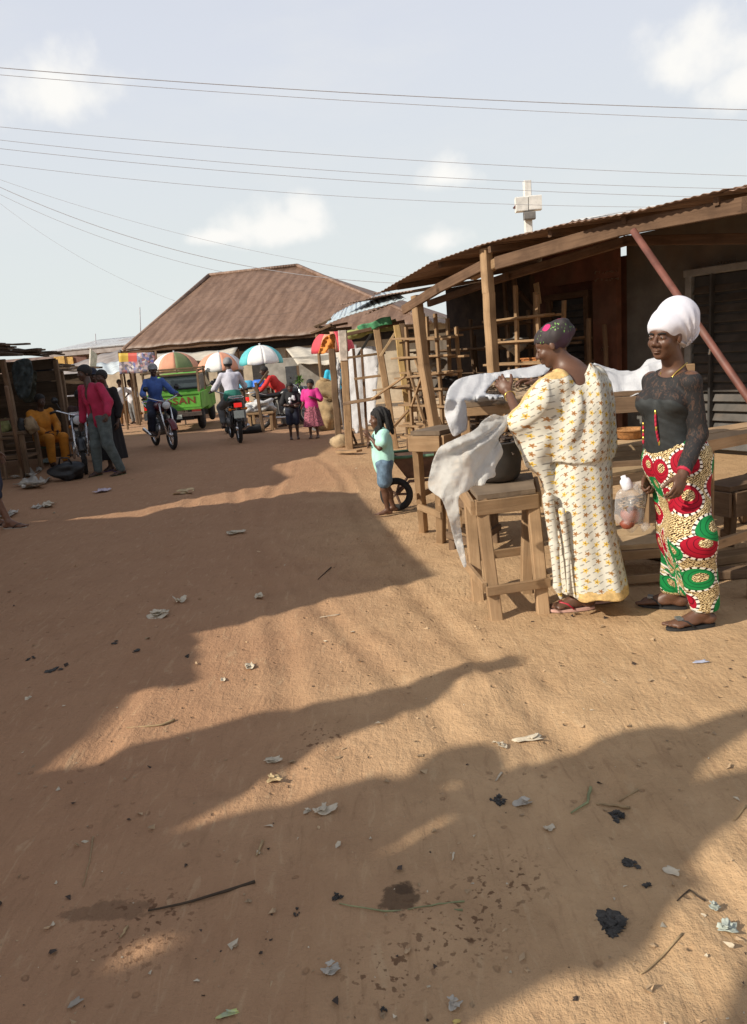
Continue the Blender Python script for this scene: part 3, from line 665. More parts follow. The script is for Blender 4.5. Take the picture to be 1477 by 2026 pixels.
def add_head(S, c, hs, F, U=(0, 0, 1), detail=True, k=0.012):
    A = axes(F, U); F, L, U = A; c = np.array(c, float)
    P = lambda f, l, u: c + (F * f + L * l + U * u) * hs
    S.ell(P(-.05, 0, .13), np.array((.43, .335, .37)) * hs, A, k)
    S.ell(P(.09, 0, -.17), np.array((.29, .255, .33)) * hs, A, .05 * hs)
    S.ell(P(.24, 0, -.41), np.array((.10, .12, .085)) * hs, A, .06 * hs)
    for l in (-1, 1):
        S.ell(P(.24, .15 * l, -.13), np.array((.13, .12, .12)) * hs, A, .05 * hs)
        S.ell(P(-.04, .325 * l, -.04), np.array((.075, .045, .125)) * hs, A, .015 * hs)
    S.ell(P(.28, 0, .11), np.array((.10, .21, .06)) * hs, A, .06 * hs)
    if detail:
        for l in (-1, 1):
            S.ell(P(.43, .135 * l, .0), np.array((.09, .085, .055)) * hs, A, .03 * hs, 's')
            S.ell(P(.325, .135 * l, .0), np.array((.062, .075, .05)) * hs, A, .01 * hs); S.caps(P(.372, .085 * l, .022), P(.35, .185 * l, .016), .013 * hs, .011 * hs, .008 * hs)
            S.ell(P(.40, .07 * l, -.155), np.array((.06, .05, .045)) * hs, A, .02 * hs)
        S.caps(P(.36, 0, .04), P(.455, 0, -.125), .035 * hs, .055 * hs, .03 * hs)
        S.ell(P(.375, 0, -.266), np.array((.060, .105, .024)) * hs, A, .012 * hs)
        S.ell(P(.368, 0, -.322), np.array((.058, .085, .027)) * hs, A, .012 * hs)
    return P, A
def add_hand(S, w, d, n, side, s=1.0, curl=(20, 30, 25), res=.006, spread=1.0, thumb=35):
    """w wrist, d direction of the hand, n palm normal, side: +1 when the thumb lies along cross(n, d)"""
    w = np.array(w, float); d = nrm(d); n = nrm(np.array(n, float) - d * np.dot(n, d)); a = np.cross(n, d) * side
    P = w + d * .048 * s
    S.ell(P, np.array((.052, .040, .016)) * s, (d, a, n), .012 * s)
    S.caps(w - d * .03 * s, w + d * .02 * s, .021 * s, .022 * s, .012 * s)
    fr = max(.0082 * s, .6 * res)
    for i, (off, ln, fw) in enumerate(((.030, .068, .090), (.010, .077, .094), (-.010, .071, .092), (-.029, .054, .085))):
        p = w + d * fw * s + a * off * s; ang = 0.0; q = nrm(d + a * off * 1.6 * spread); pts = [w + d * .055 * s + a * off * .8 * s, p]
        for j, fr_ in enumerate((.45, .31, .24)):
            ang += R(curl[j] * (1 + .12 * (i - 1))); p = p + (q * math.cos(ang) + n * math.sin(ang)) * ln * fr_ * s; pts.append(p)
        S.chain(pts, [fr * 1.1, fr * 1.12, fr * 1.03, fr * .95, fr * .82], .003 * s)
    p0 = w + d * .022 * s + a * .026 * s; q = nrm(d * math.cos(R(thumb)) + a * math.sin(R(thumb)) + n * .35)
    p1 = p0 + q * .042 * s; q2 = nrm(q * .8 + d * .45 + n * .25); p2 = p1 + q2 * .03 * s; p3 = p2 + nrm(q2 + d * .3) * .024 * s
    S.chain([p0, p1, p2, p3], [fr * 1.55, fr * 1.3, fr * 1.12, fr * .95], .008 * s)
def add_foot(S, an, F, s=1.0, res=.006, side=1):
    """an ankle, F toe direction; sole at z = an.z - .07 s"""
    an = np.array(an, float); F = nrm((F[0], F[1], 0)); A = axes(F); L = A[1]; z0 = an[2] - .07 * s
    P = lambda f, l, u: np.array((an[0], an[1], z0)) + (F * f + L * l) * s + np.array((0, 0, u * s))
    S.ell(P(-.035, 0, .033), np.array((.045, .033, .034)) * s, A, .015 * s)
    S.caps(an, P(.09, 0, .034), .036 * s, .025 * s, .02 * s)
    S.ell(P(.08, 0, .022), np.array((.085, .036, .023)) * s, A, .02 * s)
    S.ell(P(.135, 0, .018), np.array((.045, .044, .018)) * s, A, .015 * s)
    tr = max(.0095 * s, .62 * res)
    for i in range(5):
        l = (.031 - .0165 * i) * side; ln = (.052, .05, .044, .036, .026)[i]
        S.caps(P(.148 - .006 * i, l, .014), P(.148 - .006 * i + ln, l * 1.1, .011), tr * (1.35 if i == 0 else 1.0), tr * (1.15 if i == 0 else .85), .005 * s)
def skeleton(H, over=None):                 # joints in the body's own frame (forward, left, up), metres
    h = H
    J = dict(pelvis=(0, 0, .525), waist=(.0, 0, .61), chest=(.005, 0, .715), neck=(-.012, 0, .835), head=(.012, 0, .925),
             shl=(-.005, .105, .795), shr=(-.005, -.105, .795), ell=(-.02, .132, .63), elr=(-.02, -.132, .63), wrl=(.03, .135, .485), wrr=(.03, -.135, .485),
             hil=(0, .052, .515), hir=(0, -.052, .515), knl=(.012, .058, .285), knr=(.012, -.058, .285), anl=(-.01, .06, .045), anr=(-.01, -.06, .045))
    J = {k: np.array(v) * h for k, v in J.items()}
    for k, v in (over or {}).items(): J[k] = np.array(v, float) * h
    return J
def to_world(J, loc, yaw):                  # yaw: heading of "forward" in the ground plane
    f = np.array((math.cos(yaw), math.sin(yaw), 0)); l = np.array((-f[1], f[0], 0))
    return {k: np.array(loc) + f * v[0] + l * v[1] + np.array((0, 0, v[2])) for k, v in J.items()}, f, l
def bbox(J, m): A = np.array(list(J.values())); return A.min(0) - m, A.max(0) + m
def add_body(S, J, s, F, woman=False, head=True, headF=None, headU=(0, 0, 1), hands=None, feet=None, res=.006, detail=True, fat=1.0, hs=None, kb=.03):
    A = axes(F); f, l, u = A; hs = hs or .222 * s
    g = s * fat
    S.ell(J['pelvis'], np.array((.105, .155, .12)) * g, A, kb); S.caps(J['pelvis'], J['waist'], .115 * g, .105 * g, kb)
    S.ell(J['chest'], np.array((.105, .145, .17)) * g, A, kb); S.caps(J['waist'], J['chest'], .105 * g, .11 * g, kb)
    for q in ('shl', 'shr'): S.caps(J['chest'] + u * .08 * s, J[q], .055 * g, .045 * g, kb)
    if woman:
        for q in (-1, 1): S.ell(J['chest'] + f * .085 * g + l * .07 * q * g - u * .005, np.array((.062, .062, .062)) * g, A, .02)
    S.caps(J['neck'] - u * .03 * s, J['head'] - u * .03 * s - f * .02 * s, .057 * s, .05 * s, .03)
    for q in 'lr':
        S.chain([J['sh' + q], J['el' + q], J['wr' + q]], [.043 * g, .036 * g, .024 * s], .02)
        m = J['el' + q] * .72 + J['wr' + q] * .28; S.ell(m, np.array((.036,) * 3) * s, None, .03)
        S.chain([J['hi' + q], J['kn' + q]], [.086 * g, .055 * g], .03); S.chain([J['kn' + q], J['an' + q]], [.053 * g, .034 * s], .02)
        m = J['kn' + q] * .68 + J['an' + q] * .32 - f * .018 * s; S.ell(m, np.array((.045, .045, .07)) * s, None, .03)
    P = HA = None
    if head: P, HA = add_head(S, J['head'], hs, f if headF is None else headF, headU, detail)
    hands = hands or {}
    for q, sd_ in (('l', 1), ('r', -1)):
        hd = hands.get(q) or {}; dd = hd.get('d', nrm(J['wr' + q] - J['el' + q]) + f * .1); nn = hd.get('n', -l * sd_ * 1.0 + f * .2)
        a = np.cross(nn, nrm(dd)); side = 1 if np.dot(a, hd.get('thumb', f)) > 0 else -1
        add_hand(S, J['wr' + q], dd, nn, side, hd.get('s', s), hd.get('curl', (18, 25, 20)), res, thumb=hd.get('ta', 35))
    for q, sd_ in (('l', 1), ('r', -1)):
        if feet == 'none': break
        ff = (feet or {}).get(q, f); add_foot(S, J['an' + q], ff, s, res, -sd_)
    return P, HA
def eyes(root, P, HA, hs, par):
    mb = MB(); md = MB()
    for l in (-1, 1):
        mb.blob(P(.352, .135 * l, -.002), (.036 * hs,) * 3, amp=0, n=6); md.blob(P(.370, .130 * l, -.003), (.024 * hs,) * 3, amp=0, n=6)
    for l, m_ in ((0, mb), (1, md)): m_.build('eyes' if l == 0 else 'irises', EYEW if l == 0 else EYED, par)
def garment(S, J, s, F, top=None, legs=None, skirt=None, grow=.016, fat=1.0, fold=.005, freq=26, seed=0.0):
    f, l, u = axes(F); A = (f, l, u); g = s * fat
    if top:
        S.ell(J['chest'], np.array((.105 * g + grow, .15 * g + grow, .165 * g + grow)), A, .03)
        S.caps(J['chest'] - u * .02, J['waist'], .112 * g + grow, .110 * g + grow, .04)
        low = top.get('low', .0)
        if low: S.ell(J['pelvis'] + u * .02 * s, np.array((.115 * g + grow, .158 * g + grow, low)), A, .05)
        for q in 'lr':
            S.caps(J['chest'] + u * .07 * s, J['sh' + q] - u * .008 * s, .058 * g + grow * .8, .045 * g + grow * .6, .03)
            sl = top.get('sleeve', 1.0); P0, P1, P2 = J['sh' + q], J['el' + q], J['wr' + q]
            if sl <= .5: S.caps(P0 - u * .01 * s, P0 + (P1 - P0) * sl * 2, .044 * g + grow * .7, .046 * g + grow * 1.3, .02)
            else:
                e = P1 + (P2 - P1) * (sl - .5) * 2; S.chain([P0 - u * .01 * s, P1, e], [.044 * g + grow * .7, .037 * g + grow, .028 * g + grow], .02)
        if top.get('collar'): S.caps(J['neck'] - u * .025 * s, J['neck'] - u * .005 * s, .066 * s, .064 * s, .02)
    if legs:
        S.ell(J['pelvis'], np.array((.112 * g + grow, .158 * g + grow, .11 * g)), A, .03)
        for q in 'lr':
            P0, P1, P2 = J['hi' + q], J['kn' + q], J['an' + q]
            ln = legs.get('len', 1.0)
            if ln <= .5: S.caps(P0, P0 + (P1 - P0) * ln * 2, .09 * g + grow, .075 * g + grow, .03)
            else: S.chain([P0, P1, P1 + (P2 - P1) * (ln - .5) * 2], [.09 * g + grow, .06 * g + grow, .042 * g + grow], .03)
    S.warp(cloth_folds(fold, freq, seed)); return S
def hair_cap(root, par, P, HA, hs, res, m=None, grow=1.13, low=-.12, name='hair', lump=.0):
    c = P(-.06, 0, .15); S = SDF(c - hs * .75, c + hs * .75, res)
    S.ell(c, np.array((.43, .345, .38)) * hs * grow, HA, 0); S.ell(P(.42, 0, -.13), np.array((.42, .5, .30)) * hs, HA, .02, 's'); S.ell(P(0, 0, -.62), np.array((.8, .8, .42)) * hs, HA, .02, 's')
    if lump: S.warp(cloth_folds(lump, 90, 1.0, 1.0))
    return S.build(name, m or HAIR, par, smooth_it=1)
cyl = lambda cx, cy, rr=.2: (lambda V: np.stack([np.arctan2(V[:, 0] - cx, -(V[:, 1] - cy)) * rr, V[:, 2], np.zeros(len(V))], 1))
def sandal(root, an, F, s, m, side, strap=SOLE, name='sandal'):
    F = nrm((F[0], F[1], 0)); L = np.array((-F[1], F[0], 0)); z0 = an[2] - .07 * s; o = np.array((an[0], an[1], z0))
    P = lambda f, l, u: Vector(o + (F * f + L * l) * s + np.array((0, 0, u * s)))
    mb = MB(); prof = []
    n = 26
    for i in range(n):
        th = 2 * math.pi * i / n; c_, s_ = math.cos(th), math.sin(th); w = .038 + .012 * max(0, c_); prof.append((.062 + .138 * c_, w * s_))
    vs = [P(f, l, -.014) for f, l in prof] + [P(f, l, .001) for f, l in prof]
    mb.add(vs, [tuple(range(n - 1, -1, -1)), tuple(range(n, 2 * n))] + [(i, (i + 1) % n, n + (i + 1) % n, n + i) for i in range(n)])
    o1 = mb.build(name, m, root)
    sb = MB(); tp = P(.152, .013 * side, .026)
    for l in (-.041, .041): sb.tube([P(.06, l, .003), P(.095, l * .8, .034), P(.13, l * .35, .042), tp], .0055 * s, 6)
    sb.build('strap', strap, o1); return o1
PERSON_G = None
def person(name_label, group, loc, yaw, H, over, skin, res=.012, woman=False, headyaw=None, headpitch=0, clothes=(), hair=None, hands=None, footdir=None, shoes=None, fat=1.0, detail=True, skirt=None, hs=None, cat='person'):
    """a walker or sitter of the background: joints are fractions of the height"""
    J0 = skeleton(H, over); J, f, l = to_world(J0, loc, yaw); s = H / 1.68; root = thing('person', loc, name_label, cat, group)
    hf = f if headyaw is None else np.array((math.cos(headyaw), math.sin(headyaw), 0)); hf = nrm(hf + np.array((0, 0, headpitch)))
    lo, hi = bbox(J, .24 * s); S = SDF(lo, hi, res); hs = hs or .228 * s * (1.0 if H > 1.4 else 1.22)
    P, HA = add_body(S, J, s, f, woman, True, hf, (0, 0, 1), hands, footdir, res, detail, fat, hs)
    body = S.build('body', skin, root, smooth_it=1)
    for (nm, m, kw) in clothes:
        S2 = SDF(lo, hi, res); garment(S2, J, s, f, fat=fat, **kw); cx, cy = J['pelvis'][:2]
        S2.build(nm, m, root, cyl(cx, cy), 1)
    if skirt:
        nm, m, zt, zb, r0, r1 = skirt; pv = J['pelvis']; S2 = SDF(lo - .15, hi + .15, res)
        a_ = (J['anl'] + J['anr']) / 2
        rows = [(pv[2] + zt * H, pv[0], pv[1], r0 * .95, r0 * .8), (pv[2], pv[0], pv[1], r0 * 1.12, r0), (loc[2] + zb * H, pv[0] * .4 + a_[0] * .6, pv[1] * .4 + a_[1] * .6, r1, r1 * .85)]
        S2.loft(rows, 0, lambda th, z: .05 * np.sin(7 * th + 1) + .03 * np.sin(13 * th), math.atan2(l[1], l[0])); S2.build(nm, m, root, cyl(pv[0], pv[1]), 1)
    if hair is not None: hair_cap(root, body, P, HA, hs, max(.008, res * .8), **hair)
    if shoes is not None:
        for q, sd_ in (('l', 1), ('r', -1)): sandal(root, J['an' + q], (footdir or {}).get(q, f), s, shoes, sd_)
    return root, J, f, l, P, HA, hs, body, s
# ---------------------------------------------------------------- the woman in the white cap
def lace_mat():
    m, t, b = newmat('black_lace'); P = N(t, 'ShaderNodeAttribute', attribute_name='lc').outputs['Vector']
    v = N(t, 'ShaderNodeTexVoronoi', {'Vector': vscale(t, P, (42, 42, 24)), 'Scale': 1.0, 'Randomness': .9}, feature='F1').outputs['Distance']
    n = noise(t, vscale(t, P, (60, 60, 30)), 1.0, 4.0, .6, 1.2)
    n = noise(t, vscale(t, P, (62, 62, 24), rot=(.5, .5, 0)), 1.0, 3.0, .55, 1.6)
    f = M_(t, 'ADD', M_(t, 'MULTIPLY', v, .18), M_(t, 'MULTIPLY', n, .85))
    c = mixc(t, sstep(t, f, .53, .64), (.012, .011, .012), (.066, .036, .025))
    c = mixc(t, sstep(t, noise(t, P, 120, 2), .5, .7, 0, .6), c, (.016, .014, .015))
    t.links.new(c, b.inputs['Base Color']); b.inputs['Roughness'].default_value = .8; bumpn(t, b, f, .4, .004); return m
def print_mat():
    m, t, b = newmat('wax_print'); P = N(t, 'ShaderNodeAttribute', attribute_name='lc').outputs['Vector']
    warp = noise(t, P, 5.0, 2.0, out=1); P2 = vscale(t, mixc(t, .05, P, warp), (1, 1, 0))
    vo = N(t, 'ShaderNodeTexVoronoi', {'Vector': P2, 'Scale': 7.2, 'Randomness': .66}, voronoi_dimensions='2D'); d = vo.outputs['Distance']; rc = N(t, 'ShaderNodeSeparateColor', {0: vo.outputs['Color']})
    q = N(t, 'ShaderNodeVectorMath', {0: P2, 1: vo.outputs['Position']}, operation='SUBTRACT').outputs[0]
    # off-centre arcs inside each disc
    d2 = N(t, 'ShaderNodeVectorMath', {0: N(t, 'ShaderNodeVectorMath', {0: N(t, 'ShaderNodeVectorMath', {0: P2, 'Scale': 6.6}, operation='SCALE').outputs[0], 1: N(t, 'ShaderNodeVectorMath', {0: vo.outputs['Position'], 'Scale': 6.6}, operation='SCALE').outputs[0]}, operation='SUBTRACT').outputs[0], 1: (0.12, 0.13, 0)}, operation='LENGTH')
    s2 = N(t, 'ShaderNodeVectorMath', {0: N(t, 'ShaderNodeVectorMath', {0: P2, 1: vo.outputs['Position']}, operation='SUBTRACT').outputs[0], 'Scale': 7.2}, operation='SCALE').outputs[0]
    e = N(t, 'ShaderNodeVectorMath', {0: s2, 1: (0.10, 0.12, 0)}, operation='SUBTRACT').outputs[0]; d2 = N(t, 'ShaderNodeVectorMath', {0: e}, operation='LENGTH').outputs['Value']
    sxy = N(t, 'ShaderNodeSeparateXYZ', {0: s2}); ang = M_(t, 'ARCTAN2', sxy.outputs[1], sxy.outputs[0])
    grain = N(t, 'ShaderNodeTexWave', {'Vector': vscale(t, P, (1, 1, 1), rot=(0, 0, .9)), 'Scale': 34.0, 'Distortion': 8.0, 'Detail': 2.0, 'Detail Scale': 3.0}).outputs[1]
    gold = ramp(t, grain, [(0, (.020, .008, .006)), (.38, (.09, .035, .012)), (.55, (.50, .30, .085)), (.8, (.72, .56, .28)), (1, (.80, .68, .42))])
    green = M_(t, 'GREATER_THAN', rc.outputs[0], .52)
    mainc = mixc(t, green, (.34, .006, .022), (.008, .20, .052)); darkc = mixc(t, green, (.10, .002, .010), (.003, .065, .022))
    arcs = M_(t, 'FRACT', M_(t, 'MULTIPLY', d2, 7.0)); disc = mixc(t, sstep(t, arcs, .80, .90), mainc, darkc)
    disc = mixc(t, sstep(t, d2, .185, .17), disc, gold)
    bead = M_(t, 'GREATER_THAN', M_(t, 'SINE', M_(t, 'MULTIPLY', ang, 19.0)), -.45)
    ring = mixc(t, bead, (.03, .012, .01), (.74, .70, .62))
    on = M_(t, 'LESS_THAN', rc.outputs[1], .93)
    c = mixc(t, M_(t, 'MULTIPLY', on, M_(t, 'LESS_THAN', d, .53)), gold, ring); c = mixc(t, M_(t, 'MULTIPLY', on, M_(t, 'LESS_THAN', d, .455)), c, disc)
    t.links.new(c, b.inputs['Base Color']); b.inputs['Roughness'].default_value = .75; b.inputs['Specular IOR Level'].default_value = .2
    bumpn(t, b, noise(t, P, 30, 4), .25, .006); return m
LACE, PRINT = lace_mat(), print_mat()
BODICE = mat('black_satin', (.018, .021, .022), .72, .2, 20, .15); WHITEC = mat('white_cotton', (.62, .61, .67), .85, .05, 14, .3, .004)
GOLD = mat('gold_metal', (.75, .52, .12), .3, .1, metal=.9, bump=0); REDT = mat('crimson_trim', (.42, .01, .04), .7, .2)
def white_cap_woman():
    yf = G(1345, 1252).y
    J = {k: np.array(at(*v)) for k, v in dict(pelvis=(1336, 905, 4.0), waist=(1327, 850, 3.99), chest=(1326, 792, 3.98), neck=(1338, 732, 3.98), head=(1316, 666, 3.94),
        shl=(1366, 752, 3.84), shr=(1290, 752, 4.12), ell=(1381, 858, 3.86), elr=(1287, 850, 4.24), wrl=(1350, 938, 3.74), wrr=(1284, 940, 4.12),
        hil=(1357, 912, 3.93), hir=(1324, 912, 4.08), knl=(1370, 1065, 3.84), knr=(1341, 1055, 4.10)).items()}
    a = G(1388, 1240); J['anl'] = np.array((a.x, a.y, .085)); a = G(1332, 1203); J['anr'] = np.array((a.x, a.y, .085))
    f = nrm((-.80, -.60, 0)); s = 1.0; hs = .225; A = axes(f); l = A[1]; u = A[2]
    root = thing('person', G(1352, 1240), 'woman in a white puffed cap, black lace top and long red green gold print skirt', 'person', 'people in the market')
    lo, hi = bbox(J, .2); S = SDF(lo, hi, .0055)
    toe = {'l': G(1312, 1252) - G(1392, 1244), 'r': G(1284, 1199) - G(1336, 1203)}
    hF = nrm((-.80, -.62, -.03))
    P, HA = add_body(S, J, s, f, True, True, hF, (0.06, 0, 1), {'l': dict(d=nrm(np.array(at(1331, 1000, 3.68)) - J['wrl']), n=nrm(-f * .3 - l), curl=(28, 40, 30), thumb=f), 'r': dict(d=nrm(np.array(at(1272, 985, 4.06)) - J['wrr']), n=nrm(l + f * .2), curl=(55, 70, 45), thumb=f)}, toe, .0055, True, .98, hs)
    body = S.build('body', SKIN, root, smooth_it=1); eyes(root, P, HA, hs, body)
    br = MB()
    for q in (-1, 1): br.tube([P(.395, .05 * q, .075), P(.385, .13 * q, .10), P(.33, .215 * q, .08)], .0045, 6)
    br.build('eyebrows', HAIR, body)
    # lace top with long sleeves and the plain bodice over it
    S2 = SDF(lo, hi, .006); garment(S2, J, s, f, top=dict(sleeve=.93), grow=.010, fold=.0025, freq=45, fat=1.0)
    for q in (-1, 1): S2.ell(J['chest'] + f * .085 + l * .07 * q, np.array((.07, .07, .07)), A, .02)
    S2.ell(J['neck'] + f * .07 + u * .05, np.array((.085, .095, .085)), A, .01, 's')
    lace = S2.build('lace_top', LACE, root, lambda V: V * np.array((1., 1., 1.)), 1)
    S3 = SDF(lo, hi, .006); S3.ell(J['chest'] - u * .03, np.array((.118, .158, .10)), A, .03); S3.caps(J['chest'] - u * .06, J['waist'] - u * .02, .130, .128, .04)
    S3.ell(J['pelvis'] + u * .06, np.array((.135, .165, .09)), A, .04)
    for q in (-1, 1): S3.ell(J['chest'] + f * .087 + l * .070 * q - u * .006, np.array((.070, .070, .064)), A, .03)
    cut = np.array(J['chest']) + u * .10
    S3.warp(lambda X, Y, Z: np.maximum(0, Z - (J['chest'][2] + .052)).astype(np.float32) * 3.0); S3.warp(cloth_folds(.002, 60, 2., 3.0))
    bod = S3.build('bodice', BODICE, root, None, 1)
    # gold chain with a pendant, red and gold beads down the front
    mb = MB(); nk = J['neck']; pts = [nk - l * .055 + u * .035, nk + f * .075 - l * .045 - u * .01, nk + f * .115 - l * .005 - u * .085, nk + f * .085 + l * .045 - u * .01, nk + l * .06 + u * .035]
    mb.tube([Vector(p) for p in pts], .0032, 6); ch = mb.build('necklace', GOLD, root)
    MB().blob(Vector(pts[2] - u * .012 + f * .006), (.010, .010, .016), amp=.1, n=6).build('pendant', GOLD, ch)
    bd = MB(); sb_ = [MB(), MB()]
    cx = J['chest'] + f * .135 - u * .05; cz = J['pelvis'] + f * .150 + u * .10
    for i in range(9):
        p = cx + (cz - cx) * i / 8.0 + f * .018 * math.sin(i / 8 * math.pi) * .6 + f * .004
        bd.blob(Vector(p), (.006, .006, .016), amp=.1, n=5, mi=1 if i % 4 else 0)
    for q in (-.135, .135):
        for i in range(6): sb_[0 if q < 0 else 1].blob(Vector(J['waist'] + l * q * (1.0) + f * .045 - u * (.019 * i - .03)), (.006, .006, .012), amp=.1, n=5, mi=i % 2)
    bd.build('bead_trim', [GOLD, REDT], bod); sb_[0].build('bead_trim', [GOLD, REDT], bod); sb_[1].build('bead_trim', [GOLD, REDT], bod)
    # print skirt
    S4 = SDF(lo - .1, hi + .1, .007); px = J['pelvis']
    S4.ell(J['pelvis'] - u * .01, np.array((.128, .172, .14)), A, .05); S4.caps(J['pelvis'] + u * .10, J['pelvis'], .12, .125, .05)
    for q, hem in (('l', .075), ('r', .07)):
        k, n_ = J['kn' + q], J['an' + q]; e = n_.copy(); e[2] = hem + .055; e = e + (-f * .025)
        S4.chain([J['hi' + q], k, e], [.115, .098, .082], .09)
    S4.caps(J['knl'] * .5 + J['knr'] * .5, (J['anl'] + J['anr']) / 2 + np.array((0, 0, .10)), .085, .055, .09)
    S4.warp(lambda X, Y, Z: np.maximum(0, .095 - Z).astype(np.float32) * 3.0); S4.warp(lambda X, Y, Z: np.maximum(0, Z - (J['pelvis'][2] + .115)).astype(np.float32) * 3.0)
    S4.warp(lambda X, Y, Z: (.006 * np.sin(34 * (X * .8 - Y * .9) + 5 * Z + 1.5 * np.sin(6 * Z)) * np.clip((.95 - Z) * 1.5, 0, 1)).astype(np.float32))
    skirt = S4.build('print_skirt', PRINT, root, cyl(px[0], px[1], .17), 1)
    cf = MB(); d = nrm(J['wrl'] - J['ell']); cf.lathe([(.030, 0), (.036, .004), (.036, .02), (.030, .024)], Vector(J['wrl'] - d * .035), 14, Vector(d)); cf.build('sleeve_cuff', REDT, lace)
    # the white puffed cap
    c = P(-.14, 0, .27); S5 = SDF(c - .30, c + .30, .006)
    bk = nrm(-HA[0] * .8 + HA[2] * .30)
    S5.ell(P(-.06, 0, .23), np.array((.47, .40, .36)) * hs, HA, .02)
    S5.ell(P(-.44, 0, .30), np.array((.44, .53, .57)) * hs, HA, .05)
    S5.ell(P(.54, 0, -.20), np.array((.47, .6, .38)) * hs, HA, .012, 's'); S5.ell(P(0.02, 0, -.75), np.array((.9, .9, .52)) * hs, HA, .02, 's')
    ctr = np.array(P(-.05, 0, -.25)); Fh, Lh, Uh = HA
    def pleat(X, Y, Z):
        x = X - ctr[0]; y = Y - ctr[1]; z = Z - ctr[2]; ff = x * Fh[0] + y * Fh[1] + z * Fh[2]; ll = x * Lh[0] + y * Lh[1] + z * Lh[2]; uu = x * Uh[0] + y * Uh[1] + z * Uh[2]
        df, du = ff + .115, uu + .0 ; df2 = ff + .105; r = np.sqrt(df2 ** 2 + (uu - .005) ** 2 + .3 * ll ** 2); th = np.arctan2(uu - .005, -df2 + .35 * ll)
        pl = .019 * np.exp(-(r / .115) ** 2) * np.sin(15 * th + 1.6 * np.sin(3 * th + 1)) * np.clip(r / .03, 0, 1)
        cr = .004 * np.sin(30 * (ff * .8 + uu * .6) + 3 * np.sin(14 * uu - 9 * ff) + 8 * ll) * np.clip((uu - .10) / .05, 0, 1)
        return (pl + cr).astype(np.float32)
    S5.warp(pleat); cap = S5.build('white_cap', WHITEC, root, None, 1)
    for q, sd_ in (('l', 1), ('r', -1)): 
        sa_ = sandal(root, J['an' + q] + np.array((0, 0, -.0)), toe[q], 1.0, SOLE, -sd_)
        F_ = nrm((toe[q][0], toe[q][1], 0)); o = J['an' + q] - np.array((0, 0, .07)) + F_ * .128 + np.array((0, 0, .046))
        MB().box(Vector(o), (.03, .045, .012), rz=math.atan2(F_[1], F_[0])).build('buckle', mat('grey_buckle', (.25, .27, .29), .35, .1, metal=.6), sa_)
    return root, J
WW, WJ = white_cap_woman()
# ---------------------------------------------------------------- the woman in the patterned gown bending over the fish tray
def gown_mat():
    m, t, b = newmat('gown_print'); P = N(t, 'ShaderNodeAttribute', attribute_name='lc').outputs['Vector']
    Pw = vscale(t, mixc(t, .035, P, noise(t, P, 7.0, 3.0, out=1)), (1, 1, 0))
    vo = N(t, 'ShaderNodeTexVoronoi', {'Vector': Pw, 'Scale': 20.0, 'Randomness': .28}, voronoi_dimensions='2D')
    sv = N(t, 'ShaderNodeVectorMath', {0: N(t, 'ShaderNodeVectorMath', {0: Pw, 1: vo.outputs['Position']}, operation='SUBTRACT').outputs[0], 'Scale': 20.0}, operation='SCALE').outputs[0]
    s = N(t, 'ShaderNodeSeparateXYZ', {0: sv}); ang = M_(t, 'ARCTAN2', s.outputs[1], s.outputs[0]); r_ = N(t, 'ShaderNodeVectorMath', {0: sv}, operation='LENGTH').outputs['Value']
    pet = M_(t, 'ADD', .20, M_(t, 'MULTIPLY', M_(t, 'COSINE', M_(t, 'MULTIPLY', ang, 5.0)), .075)); fl = M_(t, 'LESS_THAN', r_, pet)
    rc = N(t, 'ShaderNodeSeparateColor', {0: vo.outputs['Color']}).outputs[0]
    fc = mixc(t, sstep(t, rc, .35, .65), (.62, .42, .07), (.33, .17, .065))
    fc = mixc(t, M_(t, 'LESS_THAN', r_, .07), fc, (.22, .10, .04))
    # slanting dark dashes between the flowers
    q = vscale(t, Pw, (1, 1, 1), rot=(0, 0, R(-38))); qs = N(t, 'ShaderNodeSeparateXYZ', {0: q})
    ln = M_(t, 'LESS_THAN', M_(t, 'ABSOLUTE', M_(t, 'SUBTRACT', M_(t, 'FRACT', M_(t, 'MULTIPLY', qs.outputs[1], 35.0)), .5)), .09)
    dsh = M_(t, 'LESS_THAN', M_(t, 'FRACT', M_(t, 'ADD', M_(t, 'MULTIPLY', qs.outputs[0], 30.0), M_(t, 'MULTIPLY', M_(t, 'FLOOR', M_(t, 'MULTIPLY', qs.outputs[1], 35.0)), .37))), .62)
    base = mixc(t, sstep(t, noise(t, P, 3, 3), .3, .7), (.555, .525, .44), (.62, .59, .505))
    c = mixc(t, M_(t, 'MULTIPLY', M_(t, 'MULTIPLY', ln, dsh), .62), base, (.10, .085, .075)); c = mixc(t, fl, c, fc)
    t.links.new(c, b.inputs['Base Color']); b.inputs['Roughness'].default_value = .8; b.inputs['Specular IOR Level'].default_value = .25
    bumpn(t, b, noise(t, P, 45, 4), .25, .005); return m
GOWN = gown_mat()
BAND = mat('yellow_embroidered_band', (.60, .40, .16), .75, .25, 45, .6, .004)
